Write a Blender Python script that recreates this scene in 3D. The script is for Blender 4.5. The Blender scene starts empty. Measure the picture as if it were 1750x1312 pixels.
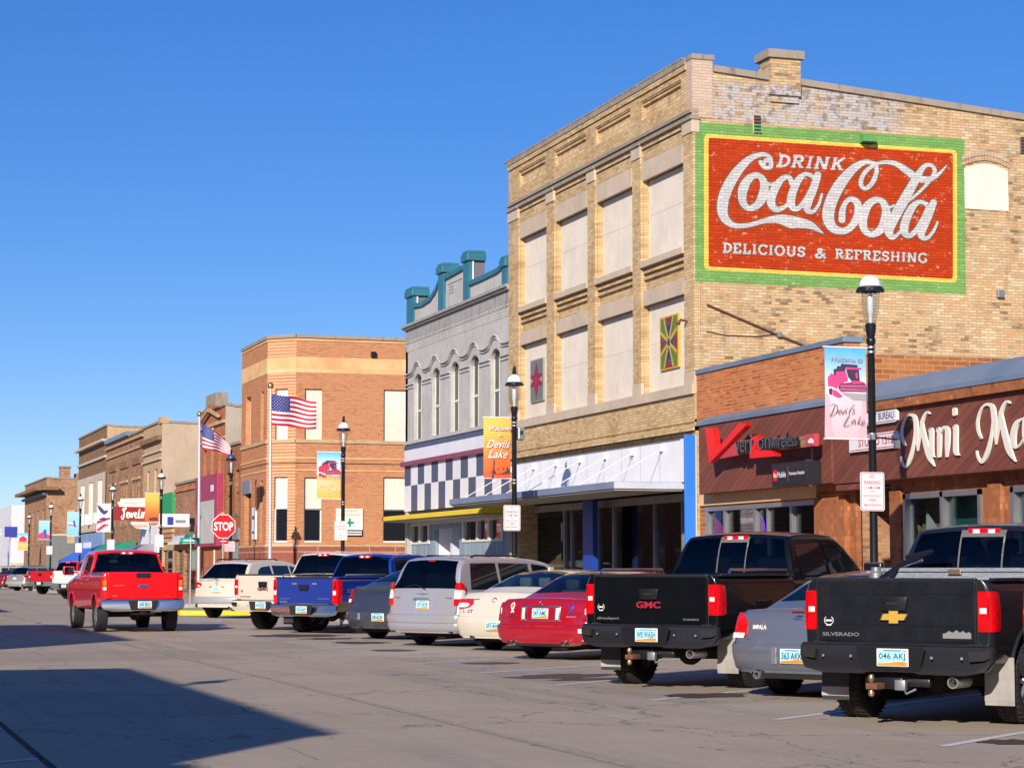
import bpy, bmesh, math, random
from mathutils import Vector, Matrix
random.seed(7)
R = math.radians
SC = bpy.context.scene
COL = SC.collection

# ------------------------------------------------------------------ camera
FPX = 3627.0                       # focal length in pixels of the 1750 px wide photograph
YAW, PITCH, EYE = R(18.1), R(4.98), 1.5
cam_d = bpy.data.cameras.new('camera'); cam = bpy.data.objects.new('camera', cam_d); COL.objects.link(cam)
cam_d.sensor_width = 36; cam_d.lens = FPX / 1750 * 36
cam_d.clip_start = .1; cam_d.clip_end = 8000
cam.location = (0, 0, EYE); cam.rotation_euler = (R(90) + PITCH, 0, -YAW)
SC.camera = cam
SC.render.resolution_x, SC.render.resolution_y = 1024, 767

# ------------------------------------------------------------------ sky, sun, exposure
SUN_AZ, SUN_EL = 34.5, 23.5        # the light travels 34.5 deg right of the street's direction
w = bpy.data.worlds.new('World'); SC.world = w; w.use_nodes = True
nt = w.node_tree; nt.nodes.clear()
sky = nt.nodes.new('ShaderNodeTexSky'); sky.sky_type = 'NISHITA'; sky.sun_disc = False
sky.sun_elevation = R(SUN_EL); sky.sun_rotation = R(180 + SUN_AZ)
sky.altitude = 2500; sky.air_density = 1.0; sky.dust_density = 0.0; sky.ozone_density = 5.0
hs = nt.nodes.new('ShaderNodeHueSaturation'); hs.inputs['Saturation'].default_value = 1.44; hs.inputs['Value'].default_value = 1.2; hs.inputs['Hue'].default_value = .518
bg = nt.nodes.new('ShaderNodeBackground'); bg.inputs['Strength'].default_value = 0.15
wo = nt.nodes.new('ShaderNodeOutputWorld')
gam = nt.nodes.new('ShaderNodeGamma'); gam.inputs[1].default_value = .68; nt.links.new(sky.outputs[0], gam.inputs[0]); nt.links.new(gam.outputs[0], hs.inputs['Color']); nt.links.new(hs.outputs[0], bg.inputs[0]); nt.links.new(bg.outputs[0], wo.inputs[0])
sd = bpy.data.lights.new('sun', 'SUN'); so = bpy.data.objects.new('sun', sd); COL.objects.link(so)
sd.energy = 4.8; sd.angle = R(.5); sd.color = (1, .91, .79)
ldir = Vector((math.sin(R(SUN_AZ)) * math.cos(R(SUN_EL)), math.cos(R(SUN_AZ)) * math.cos(R(SUN_EL)), -math.sin(R(SUN_EL))))
so.rotation_euler = ldir.to_track_quat('-Z', 'Y').to_euler(); so.location = (-20, -20, 40)
vs = SC.view_settings; vs.view_transform = 'Standard'; vs.look = 'None'; vs.exposure = 0.3; vs.gamma = 1; vs.use_curve_mapping = False

# ------------------------------------------------------------------ measuring: a photo pixel met with a real plane
_f = Vector((math.sin(YAW) * math.cos(PITCH), math.cos(YAW) * math.cos(PITCH), math.sin(PITCH)))
_r = Vector((math.cos(YAW), -math.sin(YAW), 0)); _u = _r.cross(_f)
def _ray(x, y): return _f * FPX + _r * (x - 875) - _u * (y - 656)
def on_x(x, y, X):
    d = _ray(x, y); t = X / d.x; return d.y * t, EYE + d.z * t
def on_y(x, y, Y):
    d = _ray(x, y); t = Y / d.y; return d.x * t, EYE + d.z * t
def on_ground(x, y, z=0):
    d = _ray(x, y); t = (z - EYE) / d.z; return d.x * t, d.y * t

# ------------------------------------------------------------------ materials
def new_mat(name):
    m = bpy.data.materials.new(name); m.use_nodes = True
    nt = m.node_tree; nt.nodes.clear()
    out = nt.nodes.new('ShaderNodeOutputMaterial'); b = nt.nodes.new('ShaderNodeBsdfPrincipled')
    nt.links.new(b.outputs[0], out.inputs[0]); return m, nt, b
class G:                                            # tiny node-graph writer
    def __init__(s, nt): s.nt = nt
    def _in(s, sock, v):
        if isinstance(v, bpy.types.NodeSocket): s.nt.links.new(v, sock)
        elif isinstance(v, (tuple, list)) and len(v) == 3 and sock.type == 'RGBA': sock.default_value = (*v, 1)
        else: sock.default_value = v
    def m(s, op, a, b=0.0, c=0.0):
        n = s.nt.nodes.new('ShaderNodeMath'); n.operation = op
        s._in(n.inputs[0], a); s._in(n.inputs[1], b); s._in(n.inputs[2], c); return n.outputs[0]
    def xyz(s, v): n = s.nt.nodes.new('ShaderNodeSeparateXYZ'); s._in(n.inputs[0], v); return n.outputs
    def vec(s, x, y, z=0.0):
        n = s.nt.nodes.new('ShaderNodeCombineXYZ')
        for i, q in enumerate((x, y, z)): s._in(n.inputs[i], q)
        return n.outputs[0]
    def pos(s): return s.nt.nodes.new('ShaderNodeNewGeometry').outputs['Position']
    def obj(s): return s.nt.nodes.new('ShaderNodeTexCoord').outputs['Object']
    def noise(s, v, scale, detail=3, rough=.55, out='Fac'):
        n = s.nt.nodes.new('ShaderNodeTexNoise'); s._in(n.inputs['Vector'], v)
        n.inputs['Scale'].default_value = scale; n.inputs['Detail'].default_value = detail; n.inputs['Roughness'].default_value = rough
        return n.outputs[out]
    def white(s, v): n = s.nt.nodes.new('ShaderNodeTexWhiteNoise'); n.noise_dimensions = '3D'; s._in(n.inputs['Vector'], v); return n.outputs['Value']
    def ramp(s, f, stops, interp='LINEAR'):
        n = s.nt.nodes.new('ShaderNodeValToRGB'); s._in(n.inputs[0], f); cr = n.color_ramp; cr.interpolation = interp
        while len(cr.elements) < len(stops): cr.elements.new(.5)
        for e, (p, c) in zip(cr.elements, stops): e.position = p; e.color = (*c, 1) if len(c) == 3 else c
        return n.outputs[0]
    def step(s, f, a, b):                           # smooth 0..1 between a and b
        n = s.nt.nodes.new('ShaderNodeMapRange'); n.interpolation_type = 'SMOOTHSTEP'; s._in(n.inputs[0], f)
        n.inputs[1].default_value = a; n.inputs[2].default_value = b; return n.outputs[0]
    def mix(s, f, a, b, mode='MIX'):
        n = s.nt.nodes.new('ShaderNodeMix'); n.data_type = 'RGBA'; n.blend_type = mode
        s._in(n.inputs[0], f); s._in(n.inputs[6], a); s._in(n.inputs[7], b); return n.outputs[2]
    def bump(s, h, dist=.004, strength=1.0):
        n = s.nt.nodes.new('ShaderNodeBump'); s._in(n.inputs['Height'], h); n.inputs['Distance'].default_value = dist
        n.inputs['Strength'].default_value = strength; return n.outputs[0]

def mat(name, col, rough=.6, metal=0.0, coat=0.0, var=.12, scale=1.5, spec=.5, bump=0.0, emit=None):
    """plain surface with soft mottling of its own colour"""
    m, nt, b = new_mat(name); g = G(nt)
    b.inputs['Roughness'].default_value = rough; b.inputs['Metallic'].default_value = metal
    b.inputs['Coat Weight'].default_value = coat; b.inputs['Coat Roughness'].default_value = .04
    b.inputs['Specular IOR Level'].default_value = spec
    if var:
        o = g.obj(); n = g.noise(o, scale, 5, .65)
        lo = tuple(c * (1 - var) for c in col); hi = tuple(min(1, c * (1 + var)) for c in col)
        c = g.ramp(n, [(.3, lo), (.7, hi)]); nt.links.new(c, b.inputs['Base Color'])
        if bump: nt.links.new(g.bump(g.noise(o, scale * 14, 3), bump), b.inputs['Normal'])
    else: b.inputs['Base Color'].default_value = (*col, 1)
    if emit: b.inputs['Emission Color'].default_value = (*col, 1); b.inputs['Emission Strength'].default_value = emit
    return m

def paint_mat(name, col, metal=.0, rough=.28, dust=.15, dustcol=(.30, .26, .21), dustz=.75, gloss=1.0):
    """car paint: clear coat over colour, road dust low on the body"""
    m, nt, b = new_mat(name); g = G(nt); o = g.obj(); z = g.xyz(o)[2]
    n = g.noise(o, 5.0, 5, .7)
    k = g.m('MULTIPLY', g.m('ADD', g.m('MULTIPLY', g.step(z, dustz, .25), .75), .12), g.step(n, .3, .75))
    k = g.m('MULTIPLY', k, dust * 3.2)
    k = g.m('MINIMUM', k, .85)
    nt.links.new(g.mix(k, col, dustcol), b.inputs['Base Color'])
    nt.links.new(g.m('ADD', g.m('MULTIPLY', k, .5), rough), b.inputs['Roughness'])
    nt.links.new(g.m('MULTIPLY', g.m('SUBTRACT', 1.0, g.m('MULTIPLY', k, 1.1)), gloss), b.inputs['Coat Weight'])
    b.inputs['Specular IOR Level'].default_value = .5 * gloss * gloss
    b.inputs['Metallic'].default_value = metal; b.inputs['Coat Roughness'].default_value = .05
    return m

def brick_mat(name, tones, mortar, bw=.20, bh=.064, mw=.010, stain=.25, staincol=(.10, .08, .06), paint=None, chip=.0,
              bumpd=.004, ghost=None):
    """running-bond brick measured in metres; paint = colour laid over the courses; chip = share worn off"""
    m, nt, b = new_mat(name); g = G(nt); p = g.pos(); x, y, z = g.xyz(p)
    u = g.m('ADD', x, y); row = g.m('FLOOR', g.m('DIVIDE', z, bh))
    us = g.m('ADD', g.m('DIVIDE', u, bw), g.m('MULTIPLY', g.m('FLOORED_MODULO', row, 2.0), .5))
    col = g.m('FLOOR', us); fu = g.m('FRACT', us); fv = g.m('FRACT', g.m('DIVIDE', z, bh))
    j = g.m('MAXIMUM', g.m('LESS_THAN', fu, mw / bw), g.m('LESS_THAN', fv, mw / bh))
    rnd = g.white(g.vec(col, row, 3.0))
    big = g.noise(p, .9, 5, .65); mid = g.noise(p, 4.0, 4, .6)
    val = g.m('ADD', g.m('MULTIPLY', rnd, .62), g.m('MULTIPLY', g.step(big, .3, .7), .38))
    k = len(tones)
    c = g.ramp(val, [(.12 + .8 * i / (k - 1), t) for i, t in enumerate(tones)])
    c = g.mix(j, c, mortar)
    uz = g.vec(g.m('MULTIPLY', u, 1.0), 0.0, g.m('MULTIPLY', z, .35))
    sn = g.noise(uz, 2.3, 6, .7)
    sm = g.m('MULTIPLY', g.step(sn, .52, .74), stain)
    c = g.mix(sm, c, staincol)
    if ghost:                                       # worn whitewash between (x0,x1,z0,z1)
        x0, x1, z0, z1 = ghost
        box = g.m('MULTIPLY', g.m('MULTIPLY', g.step(x, x0 - .05, x0 + .1), g.step(x, x1 + .3, x1 - .4)),
                  g.m('MULTIPLY', g.step(z, z0 - .03, z0 + .03), g.step(z, z1 + .1, z1 - .08)))
        gn = g.noise(p, 3.2, 5, .7)
        gm = g.m('MULTIPLY', box, g.m('MULTIPLY', g.step(g.m('ADD', gn, g.m('MULTIPLY', rnd, .25)), .45, .68), g.m('SUBTRACT', .85, g.m('MULTIPLY', j, .6))))
        c = g.mix(gm, c, (.48, .46, .47))
        dm = g.m('MULTIPLY', box, g.m('MULTIPLY', g.step(g.noise(p, 5.0, 4, .7), .50, .62), .75))
        c = g.mix(dm, c, (.16, .14, .14))
    if paint:
        base = c
        pc = g.ramp(g.m('ADD', g.m('MULTIPLY', rnd, .45), g.m('MULTIPLY', big, .6)), [(.2, tuple(q * .8 for q in paint)), (.85, tuple(min(1, q * 1.12) for q in paint))])
        pc = g.mix(g.m('MULTIPLY', j, .55 if min(paint) > .4 else .4), pc, tuple(q * .38 for q in paint))
        if chip:
            cn = g.m('ADD', g.noise(p, 9.0, 6, .75), g.m('MULTIPLY', rnd, .10))
            pc = g.mix(g.m('MULTIPLY', g.step(cn, .72 - chip, .80 - chip), .55), pc, g.mix(.5, base, (.75, .62, .5)))
        c = pc
    nt.links.new(c, b.inputs['Base Color']); b.inputs['Roughness'].default_value = .85 if not paint else .6
    b.inputs['Specular IOR Level'].default_value = .12
    h = g.m('ADD', g.m('MULTIPLY', g.m('SUBTRACT', 1.0, j), 1.0), g.m('MULTIPLY', mid, .5))
    h = g.m('ADD', h, g.m('MULTIPLY', rnd, .5))
    nt.links.new(g.bump(h, bumpd), b.inputs['Normal'])
    return m

def stone_mat(name, col, streak=.35, rough=.85, scale=1.2):
    m, nt, b = new_mat(name); g = G(nt); p = g.pos(); x, y, z = g.xyz(p)
    u = g.m('ADD', x, y)
    n1 = g.noise(p, scale, 6, .7); n2 = g.noise(g.vec(u, 0.0, g.m('MULTIPLY', z, .25)), 4.0, 5, .7)
    c = g.ramp(n1, [(.3, tuple(q * .85 for q in col)), (.7, tuple(min(1, q * 1.1) for q in col))])
    c = g.mix(g.m('MULTIPLY', g.step(n2, .5, .75), streak), c, tuple(q * .35 for q in col))
    nt.links.new(c, b.inputs['Base Color']); b.inputs['Roughness'].default_value = rough
    nt.links.new(g.bump(g.noise(p, 30, 3), .003), b.inputs['Normal'])
    return m

def plank_mat(name, col, ang=0.0, width=.10, axis='u'):
    """diagonal or upright boards"""
    m, nt, b = new_mat(name); g = G(nt); p = g.pos(); x, y, z = g.xyz(p); u = g.m('ADD', x, y)
    q = g.m('ADD', g.m('MULTIPLY', u, math.cos(ang)), g.m('MULTIPLY', z, math.sin(ang)))
    t = g.m('ADD', g.m('MULTIPLY', u, -math.sin(ang)), g.m('MULTIPLY', z, math.cos(ang)))
    f = g.m('FRACT', g.m('DIVIDE', q, width)); j = g.m('LESS_THAN', f, .09)
    r = g.white(g.vec(g.m('FLOOR', g.m('DIVIDE', q, width)), 1.0, 0.0))
    n = g.noise(g.vec(g.m('MULTIPLY', q, 9.0), 0.0, t), 1.6, 5, .7)
    c = g.ramp(g.m('ADD', g.m('MULTIPLY', r, .45), g.m('MULTIPLY', n, .6)), [(.2, tuple(k * .72 for k in col)), (.85, tuple(k * 1.3 for k in col))])
    c = g.mix(g.m('MULTIPLY', j, .6), c, tuple(k * .4 for k in col))
    nt.links.new(c, b.inputs['Base Color']); b.inputs['Roughness'].default_value = .7
    nt.links.new(g.bump(g.m('SUBTRACT', 1.0, j), .006), b.inputs['Normal']); return m

def glass_clear(name, tint=(.75, .8, .8), mixf=.75):
    m, nt, b = new_mat(name); out = [n for n in nt.nodes if n.type == 'OUTPUT_MATERIAL'][0]
    tr = nt.nodes.new('ShaderNodeBsdfTransparent'); tr.inputs[0].default_value = (*tint, 1)
    gl = nt.nodes.new('ShaderNodeBsdfGlossy'); gl.inputs['Roughness'].default_value = .02
    lw = nt.nodes.new('ShaderNodeLayerWeight'); lw.inputs[0].default_value = .5; g = G(nt)
    fr = g.m('ADD', g.m('MULTIPLY', g.m('POWER', lw.outputs['Facing'], 4.0), .55), .04)
    ms = nt.nodes.new('ShaderNodeMixShader'); nt.links.new(fr, ms.inputs[0])
    nt.links.new(tr.outputs[0], ms.inputs[1]); nt.links.new(gl.outputs[0], ms.inputs[2]); nt.links.new(ms.outputs[0], out.inputs[0])
    return m

def gradient_mat(name, stops, z0, z1, rough=.6, noisy=None):
    """printed cloth: the print changes colour up the banner (object z from z0 to z1)"""
    m, nt, b = new_mat(name); g = G(nt); z = g.xyz(g.obj())[2]
    n = nt.nodes.new('ShaderNodeMapRange'); nt.links.new(z, n.inputs[0]); n.inputs[1].default_value = z0; n.inputs[2].default_value = z1
    f = g.m('ADD', n.outputs[0], g.m('MULTIPLY', g.m('SUBTRACT', g.noise(g.obj(), noisy or 6, 5, .7), .5), .16))
    nt.links.new(g.ramp(f, stops), b.inputs['Base Color']); b.inputs['Roughness'].default_value = rough
    return m

M = {}
def road_mat():
    m, nt, b = new_mat('asphalt'); g = G(nt); p = g.pos(); x, y, z = g.xyz(p)
    n1 = g.noise(p, .35, 5, .6); n2 = g.noise(p, 3.0, 6, .7); n3 = g.noise(p, 70.0, 2, .6)
    base = g.ramp(g.m('ADD', g.m('MULTIPLY', n1, .6), g.m('MULTIPLY', n2, .4)), [(.3, (.345, .270, .195)), (.7, (.465, .370, .272))])
    c = g.mix(g.m('MULTIPLY', g.step(n3, .45, .75), .35), base, (.52, .46, .41))
    c = g.mix(g.m('MULTIPLY', g.step(n3, .42, .25), .5), c, (.12, .105, .095))
    # wheel tracks: bands along the street, worn darker
    st = g.noise(g.vec(g.m('MULTIPLY', x, 1.0), g.m('MULTIPLY', y, .05), 0.0), 1.1, 4, .6)
    c = g.mix(g.m('MULTIPLY', g.step(st, .5, .7), .38), c, (.21, .185, .17))
    st2 = g.noise(g.vec(g.m('MULTIPLY', x, 5.0), g.m('MULTIPLY', y, .22), 0.0), 1.0, 5, .7)
    c = g.mix(g.m('MULTIPLY', g.step(st2, .58, .72), .35), c, (.18, .155, .145))
    # pale patch where cars stand
    c = g.mix(g.m('MULTIPLY', g.step(x, 9.0, 9.6), .3), c, (.46, .395, .335))
    # tar drips
    bl = g.noise(g.vec(x, g.m('MULTIPLY', y, .5), 0.0), 2.6, 3, .5)
    c = g.mix(g.m('MULTIPLY', g.step(bl, .68, .72), .5), c, (.07, .06, .055))
    # rectangular repairs and sealed joints
    bt = nt.nodes.new('ShaderNodeTexBrick'); bt.inputs['Scale'].default_value = 1; bt.inputs['Brick Width'].default_value = 7.3; bt.inputs['Row Height'].default_value = 3.9; bt.inputs['Mortar Size'].default_value = .012; bt.offset = .37
    wj = nt.nodes.new('ShaderNodeVectorMath'); wj.operation = 'MULTIPLY_ADD'; nt.links.new(g.noise(p, 2.2, 4, .7, 'Color'), wj.inputs[0]); wj.inputs[1].default_value = (.16, .16, 0); nt.links.new(g.vec(y, x, 0.0), wj.inputs[2]); nt.links.new(wj.outputs[0], bt.inputs['Vector'])
    c = g.mix(g.m('MULTIPLY', g.m('MULTIPLY', bt.outputs['Fac'], g.step(g.noise(p, .5, 3, .6), .45, .55)), .6), c, (.09, .075, .065))
    pt = g.white(g.vec(g.m('FLOOR', g.m('DIVIDE', y, 4.4)), g.m('FLOOR', g.m('DIVIDE', x, 2.3)), 2.0))
    c = g.mix(g.m('MULTIPLY', g.m('GREATER_THAN', pt, .88), .22), c, (.17, .14, .12))
    sp = g.noise(p, 14.0, 4, .75)
    c = g.mix(g.m('MULTIPLY', g.step(sp, .56, .70), .35), c, (.52, .45, .38)); c = g.mix(g.m('MULTIPLY', g.step(sp, .44, .30), .40), c, (.15, .125, .11))
    # cracks
    vo = nt.nodes.new('ShaderNodeTexVoronoi'); vo.feature = 'DISTANCE_TO_EDGE'; vo.inputs['Scale'].default_value = .23
    wv = g.noise(p, 1.3, 4, .7, 'Color'); mx = nt.nodes.new('ShaderNodeVectorMath'); mx.operation = 'MULTIPLY_ADD'
    nt.links.new(wv, mx.inputs[0]); mx.inputs[1].default_value = (1.6, 1.6, 0); nt.links.new(p, mx.inputs[2]); nt.links.new(mx.outputs[0], vo.inputs['Vector'])
    c = g.mix(g.m('MULTIPLY', g.step(vo.outputs['Distance'], .006, .0015), .6), c, (.06, .055, .05))
    nt.links.new(c, b.inputs['Base Color']); b.inputs['Roughness'].default_value = .8; b.inputs['Specular IOR Level'].default_value = .3
    nt.links.new(g.bump(g.m('ADD', g.m('MULTIPLY', n3, .5), n2), .006), b.inputs['Normal']); return m
def worn_paint(name, col, under=(.26, .23, .2), cut=.5):
    m, nt, b = new_mat(name); g = G(nt); p = g.pos(); n = g.m('ADD', g.m('MULTIPLY', g.noise(p, 6, 5, .75), .6), g.m('MULTIPLY', g.noise(p, 40, 3, .7), .4))
    nt.links.new(g.mix(g.step(n, cut - .1, cut + .06), under, col), b.inputs['Base Color']); b.inputs['Roughness'].default_value = .75; return m
M['asphalt'] = road_mat()
M['concrete'] = stone_mat('concrete', (.40, .36, .31), .3)
M['kerb'] = stone_mat('kerb concrete', (.42, .39, .34), .3)
M['earth'] = mat('dry earth', (.26, .22, .15), .95, var=.3, scale=.2)
M['line_white'] = worn_paint('white road paint', (.66, .64, .62), cut=.44)
M['line_yellow'] = worn_paint('yellow road paint', (.46, .34, .15), cut=.52)
M['kerb_yellow'] = mat('yellow kerb paint', (.85, .58, .02), .6, var=.15, scale=3)
M['oil'] = mat('oily damp stain', (.07, .045, .03), .6, var=.3, scale=8)
BUFF = [(.43, .28, .14), (.54, .365, .185), (.61, .42, .22), (.66, .47, .25), (.72, .53, .30)]
M['buff'] = brick_mat('buff brick', BUFF, (.38, .28, .16), stain=.3)
M['buff_band'] = brick_mat('buff brick frieze', [tuple(min(1, q * 1.12) for q in t) for t in BUFF], (.36, .28, .18), bh=.10, bw=.10, stain=.12, bumpd=.012)
SIDE = [(.23, .145, .08), (.46, .31, .17), (.56, .39, .21), (.62, .45, .24), (.60, .33, .15), (.59, .46, .29), (.72, .55, .33)]
M['side'] = brick_mat('old mixed brick', SIDE, (.36, .28, .20), stain=.6, staincol=(.12, .09, .07), ghost=(18.1, 22.6, 11.12, 11.95), bumpd=.006)
M['side_red'] = brick_mat('old red brick course', [(.25, .10, .07), (.42, .20, .13), (.5, .36, .24), (.46, .30, .15)], (.4, .34, .28), stain=.7, staincol=(.12, .10, .09))
M['pinkbrick'] = brick_mat('pale parapet brick', [(.50, .35, .25), (.58, .42, .31), (.62, .47, .36)], (.45, .36, .28), stain=.2)
M['mural_green'] = brick_mat('green wall paint', BUFF, (.3, .25, .2), paint=(.19, .37, .10), chip=.05)
M['mural_yellow'] = brick_mat('yellow wall paint', BUFF, (.3, .25, .2), paint=(.80, .58, .10), chip=.03)
M['mural_red'] = brick_mat('red wall paint', BUFF, (.3, .25, .2), paint=(.47, .045, .008), chip=.075)
M['mural_white'] = brick_mat('white wall paint', BUFF, (.3, .25, .2), paint=(.58, .56, .55), chip=.095)
M['mural_dark'] = brick_mat('brown wall paint', BUFF, (.3, .25, .2), paint=(.20, .11, .07))
M['stone'] = stone_mat('weathered limestone', (.58, .46, .34), .22)
M['coping'] = stone_mat('mossy coping stone', (.33, .27, .21), .75)
M['panel'] = stone_mat('cream window panel', (.80, .71, .58), .17, .6, .7)
M['orange'] = brick_mat('orange brick', [(.36, .11, .04), (.50, .165, .06), (.58, .20, .075), (.64, .26, .10)], (.62, .34, .19), stain=.15)
M['orange_lo'] = brick_mat('orange brown brick', [(.28, .09, .03), (.40, .145, .05), (.48, .20, .075)], (.5, .29, .15), bw=.3, bh=.095, mw=.016, stain=.1)
M['tiles'] = brick_mat('glazed facing tile', [(.26, .085, .035), (.42, .15, .06), (.33, .11, .045), (.54, .22, .10)], (.30, .15, .08), bw=.11, bh=.11, mw=.012, stain=.15)
M['bank'] = brick_mat('bank orange brick', [(.40, .15, .065), (.49, .195, .09), (.55, .235, .11), (.46, .17, .07)], (.60, .38, .22), stain=.08)
M['bank_light'] = brick_mat('pale orange facing', [(.74, .44, .20), (.78, .50, .25), (.66, .35, .15)], (.62, .38, .2), bw=1.3, bh=.7, mw=.01, stain=.05)
M['granite'] = brick_mat('red granite slabs', [(.27, .085, .055), (.33, .11, .07)], (.55, .36, .30), bw=1.1, bh=1.1, mw=.03, stain=.05)
M['brown'] = brick_mat('brown brick', [(.22, .10, .055), (.34, .17, .09), (.42, .23, .125), (.48, .28, .16)], (.38, .26, .18), stain=.3)
M['redbrick'] = brick_mat('red victorian brick', [(.36, .10, .045), (.46, .15, .065), (.52, .20, .09)], (.4, .22, .14), stain=.25)
M['darkbrick'] = brick_mat('dark brown brick', [(.19, .10, .05), (.26, .145, .075), (.32, .19, .10)], (.3, .21, .14), stain=.25)
M['tan'] = brick_mat('tan brick', [(.46, .29, .15), (.55, .36, .20), (.60, .42, .25)], (.5, .38, .26), stain=.15)
M['stucco'] = stone_mat('beige stucco', (.50, .38, .26), .3, .9, .4)
M['grey_stucco'] = stone_mat('grey render', (.42, .37, .30), .35, .9, .5)
M['grey_paint'] = stone_mat('pale grey painted brick', (.50, .48, .45), .55, .8, 1.1)
M['grey_stain'] = stone_mat('blackened grey frieze', (.36, .34, .32), .95, .85, 2.5)
M['grey_core'] = stone_mat('grey pier core', (.16, .15, .18), .2)  # dark grey painted sides of the parapet piers
M['teal'] = mat('teal paint', (.03, .16, .22), .5, var=.12)
M['slate'] = mat('slate blue paint', (.085, .10, .19), .6, var=.12)
M['check_dark'] = mat('dark slate check', (.085, .095, .16), .6, var=.1)
M['check_white'] = mat('white check', (.74, .73, .78), .6, var=.06)
M['white'] = mat('white paint', (.84, .83, .84), .55, var=.05)
M['offwhite'] = mat('off white paint', (.72, .69, .62), .6, var=.08)
M['maroon'] = mat('maroon moulding', (.27, .065, .12), .5, var=.1)
M['yellow'] = mat('yellow sheet metal', (.85, .60, .01), .4, var=.05)
M['blue'] = mat('bright blue panel', (.035, .20, .72), .4, var=.05)
M['blue_dark'] = mat('deep blue panel', (.012, .055, .36), .4, var=.05)
M['canopy'] = mat('blue grey canopy metal', (.20, .25, .36), .45, var=.12)
M['canopy_pale'] = mat('pale canopy metal', (.55, .57, .64), .45, var=.08)
M['soffit'] = mat('canopy soffit', (.42, .36, .27), .8, var=.15)
M['alu'] = mat('dull aluminium', (.42, .42, .42), .4, .7, var=.08)
M['flash'] = mat('grey blue roof flashing', (.21, .28, .37), .45, .3, var=.18, scale=.8)
M['wood'] = plank_mat('brown cedar boards', (.190, .055, .036), R(62), .14)
M['corr'] = plank_mat('grey blue corrugated siding', (.27, .34, .40), 0, .11)
M['glass'] = mat('dark window glass', (.012, .015, .02), .04, var=0, spec=.6)
M['shop_glass'] = glass_clear('clear shop glass')
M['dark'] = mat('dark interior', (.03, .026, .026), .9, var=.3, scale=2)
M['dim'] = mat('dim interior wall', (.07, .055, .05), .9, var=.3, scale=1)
M['black'] = mat('black metal', (.012, .013, .016), .35, .2, var=.1)
M['black_gloss'] = mat('black gloss plastic', (.02, .02, .024), .25, var=0)
M['rust'] = mat('rusty iron', (.16, .065, .03), .8, var=.3, scale=6)
M['steel'] = mat('galvanised steel', (.40, .42, .44), .45, .8, var=.12)
M['chrome'] = mat('chrome', (.66, .63, .60), .26, 1.0, var=.04)
M['diamond'] = mat('diamond plate', (.30, .33, .38), .42, .8, var=.15, scale=25, bump=.004)
M['tyre'] = mat('tyre rubber', (.018, .017, .017), .85, var=.25, scale=9, bump=.003)
M['under'] = mat('dirty underside', (.014, .013, .012), .9, var=.3, scale=5)
M['mudrub'] = mat('mud flap rubber', (.03, .03, .03), .6, var=.3, scale=4)
M['mudpale'] = mat('dusty mud flap', (.34, .32, .30), .6, var=.25, scale=3)
M['red_lens'] = mat('red lamp lens', (.62, .004, .008), .12, coat=1, var=.25, scale=20)
M['red_dark'] = mat('deep red lens', (.25, .003, .006), .12, coat=1, var=.2, scale=20)
M['white_lens'] = mat('clear lamp lens', (.75, .72, .70), .1, coat=1, var=.2, scale=20)
M['amber'] = mat('orange lens', (.85, .22, .01), .15, coat=1, var=.1)
M['cglass'] = mat('tinted car glass', (.006, .008, .012), .03, var=0, spec=.7, coat=.6)
M['cglass_lt'] = mat('lighter car glass', (.02, .05, .09), .03, var=0, spec=1.0, coat=1)
M['globe_white'] = mat('white lamp dome', (.85, .84, .86), .25, coat=.6, var=.03)
M['sign_white'] = mat('sign white', (.80, .79, .79), .5, var=.04)
M['sign_red'] = mat('sign red', (.62, .01, .02), .45, var=.04)
M['sign_pink'] = mat('faded sign face', (.78, .70, .68), .5, var=.05)
M['letter_red'] = mat('faded red lettering', (.55, .06, .08), .5, var=.1)
M['green_sign'] = mat('street sign green', (.01, .30, .20), .45, var=.05)
M['gold'] = mat('gold ball', (.85, .55, .15), .2, .9, var=0)
M['flag_red'] = mat('flag red', (.50, .012, .035), .75, var=.06)
M['flag_white'] = mat('flag white', (.80, .78, .80), .75, var=.04)
M['flag_blue'] = mat('flag blue', (.035, .04, .22), .75, var=.06)
M['pole_white'] = mat('painted white pole', (.62, .62, .63), .4, .3, var=.08)
M['neon_red'] = mat('bright red acrylic', (.85, .008, .008), .3, var=.03)
M['plate_blue'] = mat('plate pale blue', (.36, .72, .85), .4, var=.05)
M['plate_orange'] = mat('plate orange', (.9, .28, .03), .4, var=.25, scale=20)
M['plate_ink'] = mat('plate ink', (.03, .06, .14), .5, var=0)
M['gold_badge'] = mat('gold badge', (.85, .50, .08), .3, .4, var=.05)
M['cream'] = mat('cream lettering', (.80, .76, .66), .5, var=.05)
M['green_awn'] = mat('green awning canvas', (.012, .25, .16), .8, var=.1)
M['blue_awn'] = mat('blue awning canvas', (.03, .14, .62), .8, var=.1)
M['magenta'] = mat('magenta sun patch and ring', (.75, .03, .15), .6, var=.1)  # colour of the sunlit triangle, shared with the neon ring's core
M['pinkpaper'] = mat('pink white poster', (.75, .45, .50), .6, var=.4, scale=12)
M['purple'] = mat('purple grey hanging', (.09, .035, .10), .8, var=.3, scale=3)
M['green_paint'] = mat('green paint', (.10, .33, .08), .6)
M['maroon_sign'] = mat('maroon pink sign board', (.36, .03, .09), .5)
M['mural_sky'] = mat('pale blue sign board', (.20, .30, .48), .6, var=.25, scale=.8)
M['slate_grey'] = mat('grey green render', (.17, .18, .17), .8)
M['slate_blue'] = mat('sign blue', (.03, .04, .30), .5)
M['sign_red_dk'] = mat('dark red sign', (.30, .01, .015), .5)
M['brown_frame'] = mat('brown window frame', (.20, .15, .11), .6)
M['white_far'] = mat('white stucco', (.62, .61, .63), .8)
M['neon_blue'] = mat('blue neon tube', (.12, .03, 1.0), .4, var=0, emit=1.2)
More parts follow.
